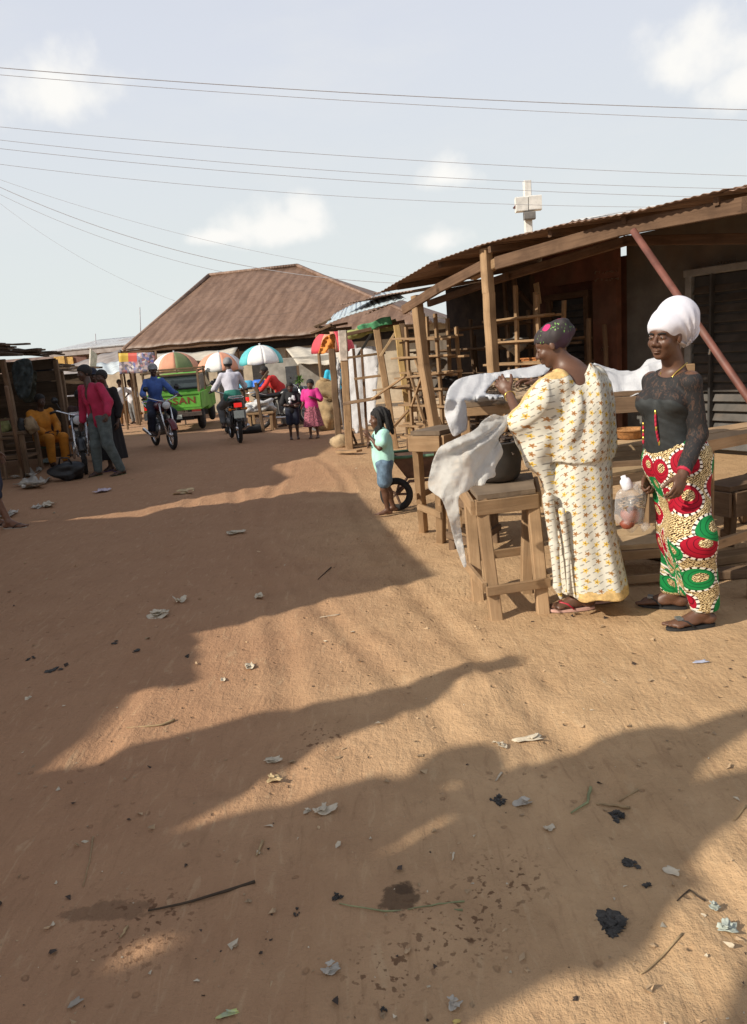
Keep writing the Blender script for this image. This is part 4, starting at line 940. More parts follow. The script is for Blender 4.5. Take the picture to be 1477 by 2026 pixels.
def head_wrap_mat():
    m, t, b = newmat('dark_flowered_scarf'); P = N(t, 'ShaderNodeAttribute', attribute_name='lc').outputs['Vector']
    v = N(t, 'ShaderNodeTexVoronoi', {'Vector': P, 'Scale': 11.0, 'Randomness': .9}); d = v.outputs['Distance']; rc = N(t, 'ShaderNodeSeparateColor', {0: v.outputs['Color']})
    c = mixc(t, noise(t, P, 8), (.014, .010, .011), (.040, .028, .030))
    c = mixc(t, M_(t, 'MULTIPLY', M_(t, 'GREATER_THAN', rc.outputs[0], .70), sstep(t, d, .34, .24)), c, (.55, .02, .13))
    st = N(t, 'ShaderNodeTexVoronoi', {'Vector': vscale(t, P, (90, 90, 40), rot=(.3, .5, 0)), 'Scale': 1.0}).outputs['Distance']
    c = mixc(t, M_(t, 'MULTIPLY', sstep(t, noise(t, P, 11, 2), .54, .6), M_(t, 'LESS_THAN', st, .30)), c, (.17, .36, .08))
    c = mixc(t, sstep(t, noise(t, P, 5, 1, .5), .58, .64, 0, .5), c, (.07, .025, .06))
    t.links.new(c, b.inputs['Base Color']); b.inputs['Roughness'].default_value = .7; bumpn(t, b, noise(t, P, 40, 4), .5, .004); return m
SCARF = head_wrap_mat()
def gown_woman():
    Yc = 4.30
    J = {k: np.array(at(*v)) for k, v in dict(pelvis=(1150, 925, 4.32), waist=(1143, 865, 4.33), chest=(1138, 790, 4.33), neck=(1128, 735, 4.35), head=(1092, 684, 4.38),
        shl=(1092, 752, 4.24), shr=(1176, 745, 4.46), ell=(1034, 842, 4.30), elr=(1110, 812, 4.72), wrl=(1006, 778, 4.54), wrr=(1066, 757, 4.80),
        hil=(1135, 940, 4.28), hir=(1165, 940, 4.42), knl=(1135, 1060, 4.25), knr=(1180, 1055, 4.42)).items()}
    a = G(1152, 1206); J['anl'] = np.array((a.x, a.y, .088)); a = G(1212, 1188); J['anr'] = np.array((a.x, a.y, .088))
    f = nrm((-.82, .57, 0)); s = 1.0; hs = .222; A = axes(f); l, u = A[1], A[2]
    root = thing('person', G(1165, 1200), 'woman in a cream flowered gown and dark head scarf bending over the fish tray', 'person', 'people in the market')
    lo, hi = bbox(J, .2); S = SDF(lo, hi, .0055)
    toe = {'l': G(1092, 1212) - G(1160, 1207), 'r': G(1150, 1196) - G(1212, 1188)}
    hF = nrm((-.84, .34, -.34)); hU = nrm((-.30, .20, .9))
    hands = {'l': dict(d=nrm(np.array(at(978, 742, 4.62)) - J['wrl']), n=nrm(np.array((.55, .65, -.4))), curl=(26, 34, 22), thumb=np.array((.5, .3, .8)), ta=42), 'r': dict(d=nrm(np.array(at(1036, 752, 4.80)) - J['wrr']), n=np.array((-.1, -.2, -1.)), curl=(22, 30, 20), thumb=np.array((0, -1., 0)))}
    P, HA = add_body(S, J, s, f, True, True, hF, hU, hands, toe, .0055, True, 1.04, hs)
    S.ell(at(1138, 768, 4.34), np.array((.125, .165, .12)), A, .05); S.caps(J['neck'], J['chest'] - f * .03, .075, .12, .05)
    body = S.build('body', SKIN, root, smooth_it=1); eyes(root, P, HA, hs, body)
    sc = 1500 / 4.42
    rows = []
    for y, xl, xr, dp in ((722, 1120, 1176, .09), (735, 1108, 1188, .14), (760, 1086, 1201, .19), (800, 1074, 1207, .22), (850, 1060, 1209, .235), (888, 1052, 1210, .24), (905, 1058, 1206, .235)):
        c = at((xl + xr) / 2, y, Yc + .06); rows.append((c.z, c.x, c.y, (xr - xl) / 2 / sc, dp))
    S2 = SDF(np.minimum(lo, [0.55, 3.7, 0]) - .05, np.maximum(hi, [1.9, 5.0, 1.7]) + .05, .0065)
    rows2 = []
    for y, xl, xr, dp in ((860, 1080, 1202, .19), (905, 1074, 1205, .20), (940, 1074, 1207, .205), (990, 1080, 1208, .205), (1040, 1090, 1213, .205), (1090, 1098, 1222, .21), (1130, 1104, 1231, .215), (1168, 1112, 1240, .22)):
        c = at((xl + xr) / 2, y, Yc + .05 - .0004 * (y - 900)); rows2.append((c.z, c.x, c.y, (xr - xl) / 2 / sc, dp))
    S2.loft(rows2, 0, lambda th, z: (.022 * np.sin(6 * th + 1.2 + 1.5 * z) + .018 * np.sin(11 * th + 3 * z + .6)) * np.clip((1.1 - z) * 1.6, .15, 1.0))
    S2.loft(rows, .018, lambda th, z: (.022 * np.sin(7 * th + 4 * z) + .018 * np.sin(12 * th - 3 * z + 2)))
    # the wide left sleeve hanging from shoulder to elbow and the right one reaching forward
    sh, eb = at(1095, 762, 4.22), at(1040, 842, 4.27); lowp = at(1058, 915, 4.24)
    S2.caps(sh, eb, .085, .098, .05); S2.caps(eb, lowp, .085, .040, .05); S2.caps(at(1080, 800, 4.2), lowp, .08, .05, .05); S2.caps(at(1075, 930, 4.22), at(1092, 985, 4.22), .035, .02, .04)
    S2.caps(at(1172, 755, 4.46), at(1100, 800, 4.72), .085, .10, .04); S2.caps(at(1100, 800, 4.72), at(1085, 770, 4.76), .085, .07, .03)
    # front panel flap hanging in narrow folds on the left side
    S2.chain([at(1085, 985, 4.16), at(1098, 1080, 4.13), at(1104, 1160, 4.11), at(1110, 1184, 4.11)], [.03, .026, .022, .012], .02); S2.chain([at(1110, 1010, 4.12), at(1122, 1100, 4.10), at(1124, 1172, 4.09)], [.024, .018, .014], .02)
    # sleeve mouth and neckline
    S2.ell(at(1024, 800, 4.36), np.array((.085, .13, .075)), None, .012, 's')
    S2.ell(at(1136, 718, 4.36), np.array((.088, .15, .105)), None, .010, 's'); S2.ell(at(1102, 690, 4.38), np.array((.12, .16, .115)), None, .01, 's')
    def w(X, Y, Z):
        a = np.sin(31 * (X * .9 + Y * .5 - .28 * Z) + 2.2 * np.sin(5.5 * Z + 4 * X)); k = np.clip((Z - .85) / .2, 0, 1)
        return (-.013 * k * np.abs(a) ** .7 * np.sign(a) - (.006) * (1 - k) * np.sin(38 * (X * .8 - Y * .5) + 2 * Z)).astype(np.float32)
    S2.warp(w)
    b0, b1 = np.array(at(1104, 733, 4.22)), np.array(at(1012, 806, 4.30)); hem = np.array(rows2)[:, 0].min()
    def mi(C):
        ab = b1 - b0; tt = np.clip(((C - b0) @ ab) / (ab @ ab), 0, 1); d = np.linalg.norm((C - b0 - tt[:, None] * ab) * np.array((1, .8, 1)), axis=1)
        return ((d < .062) | ((C[:, 2] < hem + .052 + .008 * np.sin(C[:, 0] * 60)) & (C[:, 0] > 1.12))).astype(int)
    c = at(1150, 900, Yc + .1)
    S2.build('gown', [GOWN, BAND], root, lambda V: np.stack([np.arctan2(V[:, 0] - c.x, -(V[:, 1] - c.y)) * .27, V[:, 2] + .15 * (V[:, 0] - c.x), V[:, 1] * 0], 1), 1, mi)
    # head scarf knotted at the back
    q = P(-.06, 0, .15); S5 = SDF(q - .24, q + .24, .006)
    S5.ell(q, np.array((.46, .365, .40)) * hs, HA, 0); S5.ell(P(-.30, 0, .24), np.array((.30, .33, .27)) * hs, HA, .04); S5.ell(P(-.44, .05, .40), np.array((.17, .18, .13)) * hs, HA, .02); S5.ell(P(-.52, -.05, .17), np.array((.13, .16, .14)) * hs, HA, .02)
    S5.ell(P(.40, 0, -.22), np.array((.5, .6, .40)) * hs, HA, .015, 's'); S5.ell(P(.0, 0, -.72), np.array((.8, .8, .54)) * hs, HA, .015, 's'); S5.warp(cloth_folds(.004, 70, 1, 1))
    S5.build('head_scarf', SCARF, root, None, 1)
    br = MB(); d = nrm(J['wrl'] - J['ell']); br.tube([Vector(J['wrl'] - d * .03) + Vector(l) * .0 + Vector((math.cos(k) * .031, 0, math.sin(k) * .031)) for k in np.linspace(0, 6.28, 14)], .0025, 5); br.build('bracelet', GOLD, body)
    PINK = mat('pale_pink_sole', (.55, .33, .27), .7, .1); RED = mat('red_strap', (.48, .02, .05), .5, .2)
    for k, sd_ in (('l', 1), ('r', -1)): sandal(root, J['an' + k], toe[k], 1.0, PINK, -sd_, RED)
    return root, J
GW, GJ = gown_woman()
# ================================================================ FISH TABLES AND FURNITURE ON THE RIGHT
def gauze(name, alpha, col=(.80, .80, .79)):
    m, t, b = newmat(name); P = N(t, 'ShaderNodeAttribute', attribute_name='lc').outputs['Vector']; out = t.nodes['Material Output']
    n = noise(t, P, 14, 5, .65); c = mixc(t, sstep(t, n, .3, .7), tuple(x * .90 for x in col), col)
    t.links.new(c, b.inputs['Base Color']); b.inputs['Roughness'].default_value = .9; b.inputs['Specular IOR Level'].default_value = .1
    bumpn(t, b, noise(t, P, 30, 7, .72, 2.0), .9, .010)
    tr = N(t, 'ShaderNodeBsdfTranslucent', {0: c}); tp = N(t, 'ShaderNodeBsdfTransparent')
    m1 = N(t, 'ShaderNodeMixShader', {0: .35}); t.links.new(b.outputs[0], m1.inputs[1]); t.links.new(tr.outputs[0], m1.inputs[2])
    m2 = N(t, 'ShaderNodeMixShader'); t.links.new(M_(t, 'MULTIPLY', sstep(t, noise(t, P, 7, 3), .35, .7, .4, 1.0), alpha), m2.inputs[0]); t.links.new(m1.outputs[0], m2.inputs[1]); t.links.new(tp.outputs[0], m2.inputs[2])
    t.links.new(m2.outputs[0], out.inputs[0]); return m
GAUZE = gauze('white_gauze', .55, (.80, .79, .76)); SHEETW = gauze('white_sheet', .05, (.80, .80, .82))
def draped(outline, depth, step=7, rip=.012, freq=22, seed=1, gather=None, nf=24):
    rng = random.Random(seed)
    for _ in range(2): outline = [((a[0] * (1 - k) + b[0] * k), (a[1] * (1 - k) + b[1] * k)) for a, b in zip(outline, outline[1:] + outline[:1]) for k in (.2, .8)]
    o2 = []
    for i, p in enumerate(outline):
        q = outline[(i + 1) % len(outline)]; d = math.hypot(q[0] - p[0], q[1] - p[1]); k = max(1, int(d / step))
        for j in range(k):
            f = j / k; o2.append((p[0] + (q[0] - p[0]) * f + rng.uniform(-.35, .35), p[1] + (q[1] - p[1]) * f + rng.uniform(-.35, .35)))
    xs, ys = [p[0] for p in o2], [p[1] for p in o2]
    def inside(x, y):
        c = False; j = len(o2) - 1
        for i in range(len(o2)):
            if (o2[i][1] > y) != (o2[j][1] > y) and x < (o2[j][0] - o2[i][0]) * (y - o2[i][1]) / (o2[j][1] - o2[i][1]) + o2[i][0]: c = not c
            j = i
        return c
    pts = [Vector(p) for p in o2]; n0 = len(pts); y = min(ys)
    while y < max(ys):
        x = min(xs)
        while x < max(xs):
            a, b = x + rng.uniform(-.25, .25) * step, y + rng.uniform(-.25, .25) * step
            if inside(a, b) and min((a - p[0]) ** 2 + (b - p[1]) ** 2 for p in o2) > (step * .45) ** 2: pts.append(Vector((a, b)))
            x += step
        y += step
    r = geometry.delaunay_2d_cdt(pts, [(i, (i + 1) % n0) for i in range(n0)], [], 1, 1e-4)
    mb = MB(); vs = []
    for v in r[0]:
        Y = depth(v.x, v.y); w = rip * (math.sin(freq * .01 * (v.x * .8 + v.y * .45) + 1.3 * math.sin(v.y * .035 + seed)) + .6 * math.sin(freq * .017 * (v.x - v.y * .7) + seed) + .35 * math.sin(.09 * freq * (v.x * .35 + v.y) * .4))
        if gather:
            gx, gy = v.x - gather[0], v.y - gather[1]; r_ = math.hypot(gx, gy); th = math.atan2(gy, gx)
            nz_ = float(vnoise(np.array([v.x * .02]), np.array([v.y * .02]), seed)[0]); n2 = float(vnoise(np.array([v.x * .055]), np.array([v.y * .055]), seed + 3)[0])
            w = rip * (min(1, r_ / 60) * (math.sin(nf * th + 5 * nz_) + .6 * math.sin(nf * 1.9 * th + 2 + 6 * nz_)) + 1.1 * n2 + .8 * float(vnoise(np.array([v.x * .16 + v.y * .05]), np.array([v.y * .10]), seed + 5)[0]))
        vs.append(at(v.x, v.y, Y + w))
    fs = []
    for f in r[2]:
        m_ = sum((r[0][i] for i in f), Vector((0, 0))) / len(f)
        if inside(m_.x, m_.y): fs.append(tuple(f))
    mb.add(vs, fs, smooth=True); return mb
def table(name, label, cat, tops, z, bottoms, th=.028, apron=.09, leg=(.06, .05), rails=(), m=WOOD, planks=1, group=None, over=.03, mtop=None):
    """tops: four (x, y) corners FL FR BR BL of the leg frame at height z; bottoms: the leg feet in the same order"""
    T = [Vector((p[0], p[1], z - th)) for p in tops]; B = [Vector((p[0], p[1], -0.02)) for p in bottoms]; c = sum(B, Vector()) / 4
    root = thing(name, (c.x, c.y, 0), label, cat, group)
    cen = sum(T, Vector()) / 4
    for a, b in zip(T, B): MB().bar(b, a - Vector((0, 0, .002)), leg[0], leg[1], up=(T[3] - T[0]), jit=.003, tint=random.uniform(0, .4)).build('leg', m, root)
    E_ = [t_ + (t_ - cen).normalized() * over * 1.6 for t_ in T]
    mb = MB()
    for i in range(planks):
        f0, f1 = i / planks, (i + 1) / planks - .012; fm = (f0 + f1) / 2
        a, b = E_[0].lerp(E_[3], fm), E_[1].lerp(E_[2], fm); w = (E_[3] - E_[0]).length * (f1 - f0)
        q = [E_[0].lerp(E_[3], f0), E_[1].lerp(E_[2], f0), E_[1].lerp(E_[2], f1), E_[0].lerp(E_[3], f1)]; ee = (b - a).normalized(); j0, j1 = random.uniform(-.012, .012), random.uniform(-.012, .012)
        q = [q[0] - ee * j0, q[1] + ee * j1, q[2] + ee * j1, q[3] - ee * j0]; zw = random.uniform(-.002, .003); o_ = Vector((random.uniform(0, 40), 0, 0)); nn_ = 8
        vs = []; lc = []
        for k in range(nn_ + 1):
            g_ = k / nn_; A_c, B_c = q[0].lerp(q[1], g_), q[3].lerp(q[2], g_); wv_ = (B_c - A_c).normalized() * random.uniform(-.003, .003)
            for (p_, z_) in ((A_c + wv_, 0), (B_c + wv_, 0), (B_c + wv_, th + zw), (A_c + wv_, th + zw)): vs.append(p_ + UP * z_); lc.append(o_ + Vector((g_ * (b - a).length, 0 if p_ is A_c else w, z_ + (0.03 if (p_ - A_c - wv_).length > .01 else 0))))
        ff = [(k * 4 + i, k * 4 + (i + 1) % 4, k * 4 + 4 + (i + 1) % 4, k * 4 + 4 + i) for k in range(nn_) for i in range(4)] + [(3, 2, 1, 0), tuple(nn_ * 4 + i for i in range(4))]
        mb.add(vs, [tuple(reversed(x)) for x in ff], lc, random.uniform(0, .7))
    mb.build('tabletop', mtop or m, root)
    if apron:
        for i, j in ((0, 1), (1, 2), (2, 3), (3, 0)):
            d = ((T[i] + T[j]) / 2 - cen).normalized() * (leg[0] * .5 + .013); a, b = T[i] + d - UP * (apron / 2 + .004), T[j] + d - UP * (apron / 2 + .004)
            e = (b - a).normalized() * .03; MB().bar(a - e, b + e, .024, apron, tint=random.uniform(0, .5), jit=.002).build('apron', m, root)
    for (i, j, f) in rails:
        a, b = B[i].lerp(T[i], f), B[j].lerp(T[j], f); d = ((a + b) / 2 - (B[0] + B[1] + B[2] + B[3]) / 4); d.z = 0; d = d.normalized() * (leg[0] * .5 + .014); e = (b - a).normalized() * .045
        MB().bar(a + d - e, b + d + e, .026, .055, tint=random.uniform(0, .5), jit=.002).build('stretcher', m, root)
    return root
xy = lambda p: (p.x, p.y)
# the stool with the pot
zs = .735
st_b = [xy(G(982, 1225)), xy(G(1074, 1212)), xy(G(1040, 1172)), xy(G(946, 1186))]
st_t = [xy(G(949, 977, zs)), xy(G(1051, 964, zs)), xy(G(1046, 936, zs)), xy(G(925, 948, zs))]
table('stool', 'worn wooden stool with a cracked top holding the big black pot', 'stool', st_t, zs, st_b, .03, .085, (.074, .06), ((0, 1, .28), (1, 2, .3), (2, 3, .36), (3, 0, .30)), WOOD, 2, mtop=WOODG)
# big black pot
pc = G(983, 951, zs); POT = mat('black_pot', (.020, .022, .023), .55, .25, 7, .15, dirt=.25)
pot = thing('cooking_pot', (pc.x, pc.y + .02, zs + .001), 'big black cooking pot full of dark dried fish on the wooden stool', 'pot')
prof = [(.0, 0), (.10, 0), (.135, .012), (.155, .05), (.163, .14), (.168, .235), (.178, .245), (.180, .252), (.172, .256), (.160, .246), (.155, .15), (.14, .03), (0, .02)]
mb = MB(); mb.lathe(prof, pot.location, 36); mb.build('pot_body', POT, pot)
FISHD = mat('smoked_fish', (.062, .038, .024), .6, .5, 18, .5); FISHL = mat('dried_fish', (.30, .21, .13), .7, .45, 18, .5)
def fish_heap(mb, n, cen, rx, ry, h, L=(.06, .11), seed=3):
    rng = random.Random(seed)
    for i in range(n):
        a, r_ = rng.uniform(0, 6.28), math.sqrt(rng.random()); p = Vector(cen) + Vector((rx * r_ * math.cos(a), ry * r_ * math.sin(a), h * (1 - r_ * r_) * rng.uniform(.75, 1.05)))
        th = rng.uniform(0, 6.28); d = Vector((math.cos(th), math.sin(th), rng.uniform(-.5, .6))).normalized(); l_ = rng.uniform(*L); s_ = d.cross(UP).normalized(); k = rng.uniform(-.5, .5)
        pts = [p + d * (l_ * (u - .5)) + s_ * (k * l_ * (u - .5) ** 2 * 2) for u in (0, .2, .45, .7, .85, 1)]
        w = l_ * .13; mb.tube(pts, [w * .35, w, w * 1.1, w * .6, w * .25, w * .7], 6, flat=.65)
mb = MB(); fish_heap(mb, 70, (pc.x, pc.y + .02, zs + .20), .14, .14, .12, (.07, .13)); mb.blob((pc.x, pc.y + .02, zs + .17), (.15, .15, .07), 2, .05)
o = solo('smoked_fish', mb, FISHD, (pc.x, pc.y + .02, zs + .03), 'heap of dark smoked fish filling the black pot', 'fish', None); o['kind'] = 'stuff'
# the gauze flung off the pot
out1 = [(1008, 818), (1003, 836), (998, 852), (984, 868), (991, 880), (996, 897), (978, 925), (981, 943), (963, 948), (957, 961), (933, 961), (926, 971), (909, 978), (906, 990), (909, 1026), (915, 1074), (924, 1118), (917, 1125), (899, 1074), (886, 1020), (874, 986), (858, 977), (845, 964), (848, 944), (856, 910), (868, 884), (903, 867), (942, 850), (954, 832), (976, 818), (992, 824)]
def dep1(x, y):
    d = 4.30 - .0007 * (985 - x) - .0006 * (y - 860); bul = math.sin(max(0, min(1, (x - 845) / 150)) * math.pi) * .09
    return d - bul - .16 + (.10 if y > 985 else 0) * min(1, (y - 985) / 60) if y > 985 else d - bul - .16 + max(0, (870 - y)) * .0022
mb = draped(out1, dep1, 4, .019, 30, 2, (1010, 826), 13); solo('gauze_cloth', mb, GAUZE, at(950, 900, 4.25), 'white gauze cloth hanging off the black pot with a long tail', 'cloth', None, [SOLID(.002, 0.0)])
# tall tray table with the fish
zt = 1.19; FLx = G(918, 797, zt); T_ = [(FLx.x, FLx.y), (FLx.x + .62, FLx.y - .02), (FLx.x + .80, FLx.y + .85), (FLx.x + .12, FLx.y + .90)]
table('tray_table', 'tall wooden table with an open tray of dried fish in front of the bending woman', 'table', T_, zt, [(T_[0][0] + .0, T_[0][1]), (T_[1][0] + .03, T_[1][1]), T_[2], T_[3]], .03, .06, (.07, .06), ((0, 3, .3), (1, 2, .3)), WOOD, 4, mtop=WOODG)
mb = MB(); cc = Vector(((T_[0][0] + T_[2][0]) / 2 - .02, (T_[0][1] + T_[2][1]) / 2 - .12, zt)); fish_heap(mb, 210, cc + UP * .01, .33, .40, .10, (.06, .11), 5); mb.blob(cc - UP * .02, (.34, .42, .085), 4, .08)
o = solo('dried_fish', mb, FISHL, cc, 'pale heap of dried fish on the tray table under white cloth', 'fish'); o['kind'] = 'stuff'
# white cloth over the far and left side of that table, turned back from the heap
out2 = [(884, 772), (903, 750), (944, 740), (985, 737), (1010, 731), (1045, 727), (1075, 719), (1092, 728), (1070, 745), (1030, 748), (985, 746), (972, 760), (957, 778), (975, 781), (996, 781), (995, 792), (965, 792), (935, 797), (916, 790), (922, 800), (925, 850), (910, 858), (896, 866), (887, 843), (878, 815)]
dep2 = lambda x, y: (5.05 + max(0, (790 - y)) * .0125 + (x - 900) * .0006) if y < 790 else 5.02 - (y - 790) * .0002 + max(0, x - 905) * .004
mb = draped(out2, dep2, 5, .017, 30, 5, (960, 690), 15); solo('white_cloth', mb, SHEETW, at(950, 770, 5.2), 'white cloth turned back over the fish tray with one end hanging down', 'cloth', None, [SOLID(.003, 0.0)])
# second table behind, under a white sheet
zt2 = 1.16; a, b = at(1168, 770, 5.75), at(1302, 775, 5.75); T2 = [(a.x, 5.78), (b.x + .25, 5.70), (b.x + .45, 6.5), (a.x + .2, 6.6)]
table('sheet_table', 'dark wooden table behind the two women under a white sheet', 'table', T2, zt2, T2, .03, .12, (.07, .07), ((0, 1, .55),), WOODD, 4)
mb = MB(); n = 26
def shf(u, v):
    p = Vector((T2[0][0], T2[0][1], 0)).lerp(Vector((T2[1][0], T2[1][1], 0)), u * 1.05 - .03).lerp(Vector((T2[3][0], T2[3][1], 0)).lerp(Vector((T2[2][0], T2[2][1], 0)), u * 1.05 - .03), v * 1.0)
    k = min(1, v * 4) * min(1, (1 - v) * 5 + .2) * min(1, u * 6 + .3) * min(1, (1 - u) * 8 + .3)
    z = zt2 + .012 + .19 * k * (.75 + .25 * math.sin(9 * u + 1)) + .014 * math.sin(11 * u + 7 * v) * (.3 + k) + .022 * float(vnoise(np.array([u * 9]), np.array([v * 6]), 5)[0]) + .014 * float(vnoise(np.array([u * 26]), np.array([v * 9]), 6)[0])
    if v < .06: z -= .05 + .025 * math.sin(9 * u); p.y -= .035
    return (p.x, p.y + .012 * math.sin(40 * u), z)
mb.grid(shf, 60, 34); solo('white_sheet', mb, SHEETW, (T2[0][0], T2[0][1], zt2), 'rumpled white sheet covering goods between the two women', 'cloth', None, [SOLID(.003, 0.0)])
# second, taller stool at the left of the net
zt3 = .97
b3 = [xy(G(838, 1050)), xy(G(872, 1072)), xy(G(920, 1040)), xy(G(885, 1020))]
t3 = [xy(G(822, 853, zt3)), xy(G(868, 852, zt3)), xy(G(915, 842, zt3)), xy(G(870, 842, zt3))]
table('trestle_table', 'narrow high wooden table left of the gauze cloth, beside the girl', 'table', t3, zt3, b3, .03, .12, (.07, .06), ((0, 1, .30), (1, 2, .42), (3, 0, .42)), WOOD, 2, mtop=WOODG)
b4 = [xy(G(897, 1086)), xy(G(938, 1100)), xy(G(980, 1072)), xy(G(940, 1060))]
table('low_stool', 'low wooden stool half hidden behind the gauze tail', 'stool', [(p[0], p[1] - .0) for p in b4], .48, b4, .03, .07, (.055, .05), ((0, 1, .3), (1, 2, .3)), WOODD, 2)
# slatted low table behind the gown
zq = .60; q = [G(1185, 938, zq), G(1278, 922, zq), G(1300, 868, zq), G(1200, 872, zq)]
table('slatted_table', 'low table of pale slats behind the flowered gown', 'table', [xy(p) for p in q], zq, [xy(p) for p in q], .022, .07, (.05, .05), (), WOOD, 7, mtop=WOODL)
c = G(1247, 868, zq); WICK = mat('orange_wicker', (.42, .20, .07), .8, .3, 40, .8)
bk = thing('basket', (c.x, c.y, zq), 'shallow orange woven basket on the slatted table', 'basket')
mb = MB(); prof = [(.0, .004), (.10, .004), (.12, .015), (.145, .085), (.15, .09), (.14, .09), (.115, .02), (0, .014)]; mb.lathe(prof, bk.location, 28); ob = mb.build('bowl', WICK, bk)
mb = MB(); mb.tube([bk.location + Vector((.148 * math.cos(k), .148 * math.sin(k), .09)) for k in np.linspace(0, 6.283, 26)], .009, 6); mb.build('rim', WICK, bk)
zq = .27; q = [G(1215, 1078, zq), G(1318, 1070, zq), G(1316, 1042, zq), G(1226, 1046, zq)]
table('plank_bench', 'low bench of two pale planks between the two women', 'bench', [xy(p) for p in q], zq, [xy(p) for p in q], .03, .06, (.06, .05), ((0, 1, .25),), WOOD, 2, mtop=WOODL)
# right-hand workbench and stool
zq = 1.0; q = [G(1392, 872, zq), G(1500, 850, zq), G(1510, 832, zq), G(1400, 850, zq)]
tb = table('workbench', 'heavy wooden bench with a slanting brace at the right edge', 'bench', [xy(p) for p in q], zq, [xy(p) for p in q], .06, .0, (.075, .07), ((0, 1, .45),), WOOD, 2)
a, b = G(1398, 930, .70), G(1480, 880, .95); MB().bar(a, (b.x, a.y, .98), .05, .06).build('brace', WOOD, tb)
zq = .58; bq = [xy(G(1398, 1052)), xy(G(1440, 1075)), xy(G(1520, 1050)), xy(G(1470, 1030))]; q = [G(1400, 955, zq), G(1448, 962, zq), G(1530, 945, zq), G(1478, 938, zq)]
table('stool', 'dark wooden stool with a deep apron at the right edge, behind the print skirt', 'stool', [xy(p) for p in q], zq, bq, .03, .16, (.07, .06), ((0, 1, .25),), WOODD, 2)
a = G(1398, 1000); stk = MB(); stk.bar((a.x, a.y + .4, 0), (a.x - .02, a.y + .4, 1.18), .05, .05, jit=.004); stk.box((a.x - .02, a.y + .4, 1.22), (.11, .07, .09))
solo('wooden_stake', stk, WOOD, (a.x, a.y + .4, 0), 'thin wooden stake topped by a block behind the lace sleeve', 'stake')
for i, (p, q2, w, lab) in enumerate((((1392, 1145), (1520, 1138), .10, 'grey plank lying on the ground at the right edge, nearest the camera'), ((1400, 1118), (1520, 1100), .14, 'wide brown plank on the ground at the right edge, farther back'), ((1235, 1100), (1325, 1108), .09, 'beam lying under the low bench between the women'))):
    a, b = G(*p), G(*q2); mb = MB(); mb.bar(a + UP * .035, b + UP * .03, w, .06, jit=.004); solo('plank', mb, WOODD if i != 1 else WOOD, a, lab, 'plank', 'planks on the ground')
# what the woman in the cap carries
hc = Vector(WJ['wrr']); bag = thing('plastic_bag', at(1246, 1030, 4.08), 'clear plastic bag of dried fish and tomatoes carried by the woman in the cap', 'bag')
PLAS = newmat('clear_plastic'); m, t, b = PLAS; b.inputs['Base Color'].default_value = (.8, .82, .85, 1); b.inputs['Roughness'].default_value = .18; b.inputs['Alpha'].default_value = .20; PLASM = m; _mc['clear_plastic'] = m
c = at(1246, 1000, 4.08); mb = MB(); mb.blob(c + Vector((0, 0, -.01)), (.085, .075, .12), 9, .16); mb.tube([c + Vector((.02, 0, .09)), c + Vector((.05, .0, .12)), at(1268, 978, 4.06)], [.05, .02, .008], 10); mb.tube([c + Vector((.05, 0, -.10)), c + Vector((.08, 0, -.13)), c + Vector((.11, 0, -.12))], [.01, .03, .012], 8); mb.build('bag_film', PLASM, bag)
mb = MB(); fish_heap(mb, 40, c + Vector((0, 0, -.01)), .06, .055, .05, (.04, .07), 8); mb.build('fish', FISHL, bag)
mb = MB(); mb.blob(c + Vector((0, 0, -.055)), (.052, .05, .05), 3, .1, 8); mb.blob(c + Vector((-.02, -.01, -.10)), (.04, .035, .03), 4, .1, 8); mb.build('tomatoes', mat('tomato_red', (.26, .065, .035), .5, .3), bag)
bt = MB(); q = at(1243, 968, 4.06); bt.lathe([(0, 0), (.024, 0), (.030, .01), (.030, .05), (.024, .062), (.014, .068), (.014, .082), (0, .083)], q, 16, (-.35, 0, .9)); bt.build('bottle', mat('white_plastic', (.72, .74, .80), .35, .08), bag)

# ================================================================ SHELVES UNDER THE SHED ROOF
def rack(label, s0, s1, dc, zs_, posts, ztop_, depth=.38, m=WOOD, seed=1):
    rng = random.Random(seed); c = fs((s0 + s1) / 2, dc, 0); root = thing('shelf_rack', c, label, 'shelf', 'market shelf racks')
    for q in posts:
        for k in (0, depth): MB().bar(fs(q + rng.uniform(-.03, .03), dc + k, -.02), fs(q + rng.uniform(-.09, .09), dc + k, ztop_ + rng.uniform(-.2, .05)), .05, .045, up=NV, jit=.004, tint=rng.uniform(0, .6)).build('post', m, root)
    for z in zs_:
        mb = MB()
        for k in (0.02, .15, .28): mb.bar(fs(s0 - rng.uniform(.02, .2), dc - .04 + k, z + rng.uniform(-.03, .03)), fs(s1 + rng.uniform(.02, .2), dc - .04 + k, z + rng.uniform(-.05, .05)), rng.uniform(.07, .12), .028, jit=.004, tint=rng.uniform(0, .8))
        mb.build('shelf', m, root)
    for i in range(3):
        a, b = rng.uniform(s0, s1), rng.uniform(s0, s1); MB().bar(fs(a, dc - .06, rng.uniform(.2, .8)), fs(b, dc - .05, rng.uniform(.9, 1.7)), .045, .03, jit=.004, tint=rng.uniform(0, .7)).build('brace', m, root)
    return root
sB = sw(fp(845, 750)); sA = sw(fp(968, 700)); sC = sw(fp(795, 720))
rack('slanting open shelves between the two front posts of the shed', sA + .15, sB - .15, 1.0, (.30, .55, .80, 1.05, 1.30, 1.58, 1.90), (sA + .2, (sA + sB) / 2, sB - .2), 2.25, seed=3)
rack('bare timber shelves left of the shed corner post, nearest the white sheet', sB + .2, S_END + .5, .45, (.25, .50, .75, 1.00, 1.22, 1.45, 1.72), (sB + .3, (sB + S_END) / 2 + .2, S_END + .3), 2.05, seed=5)
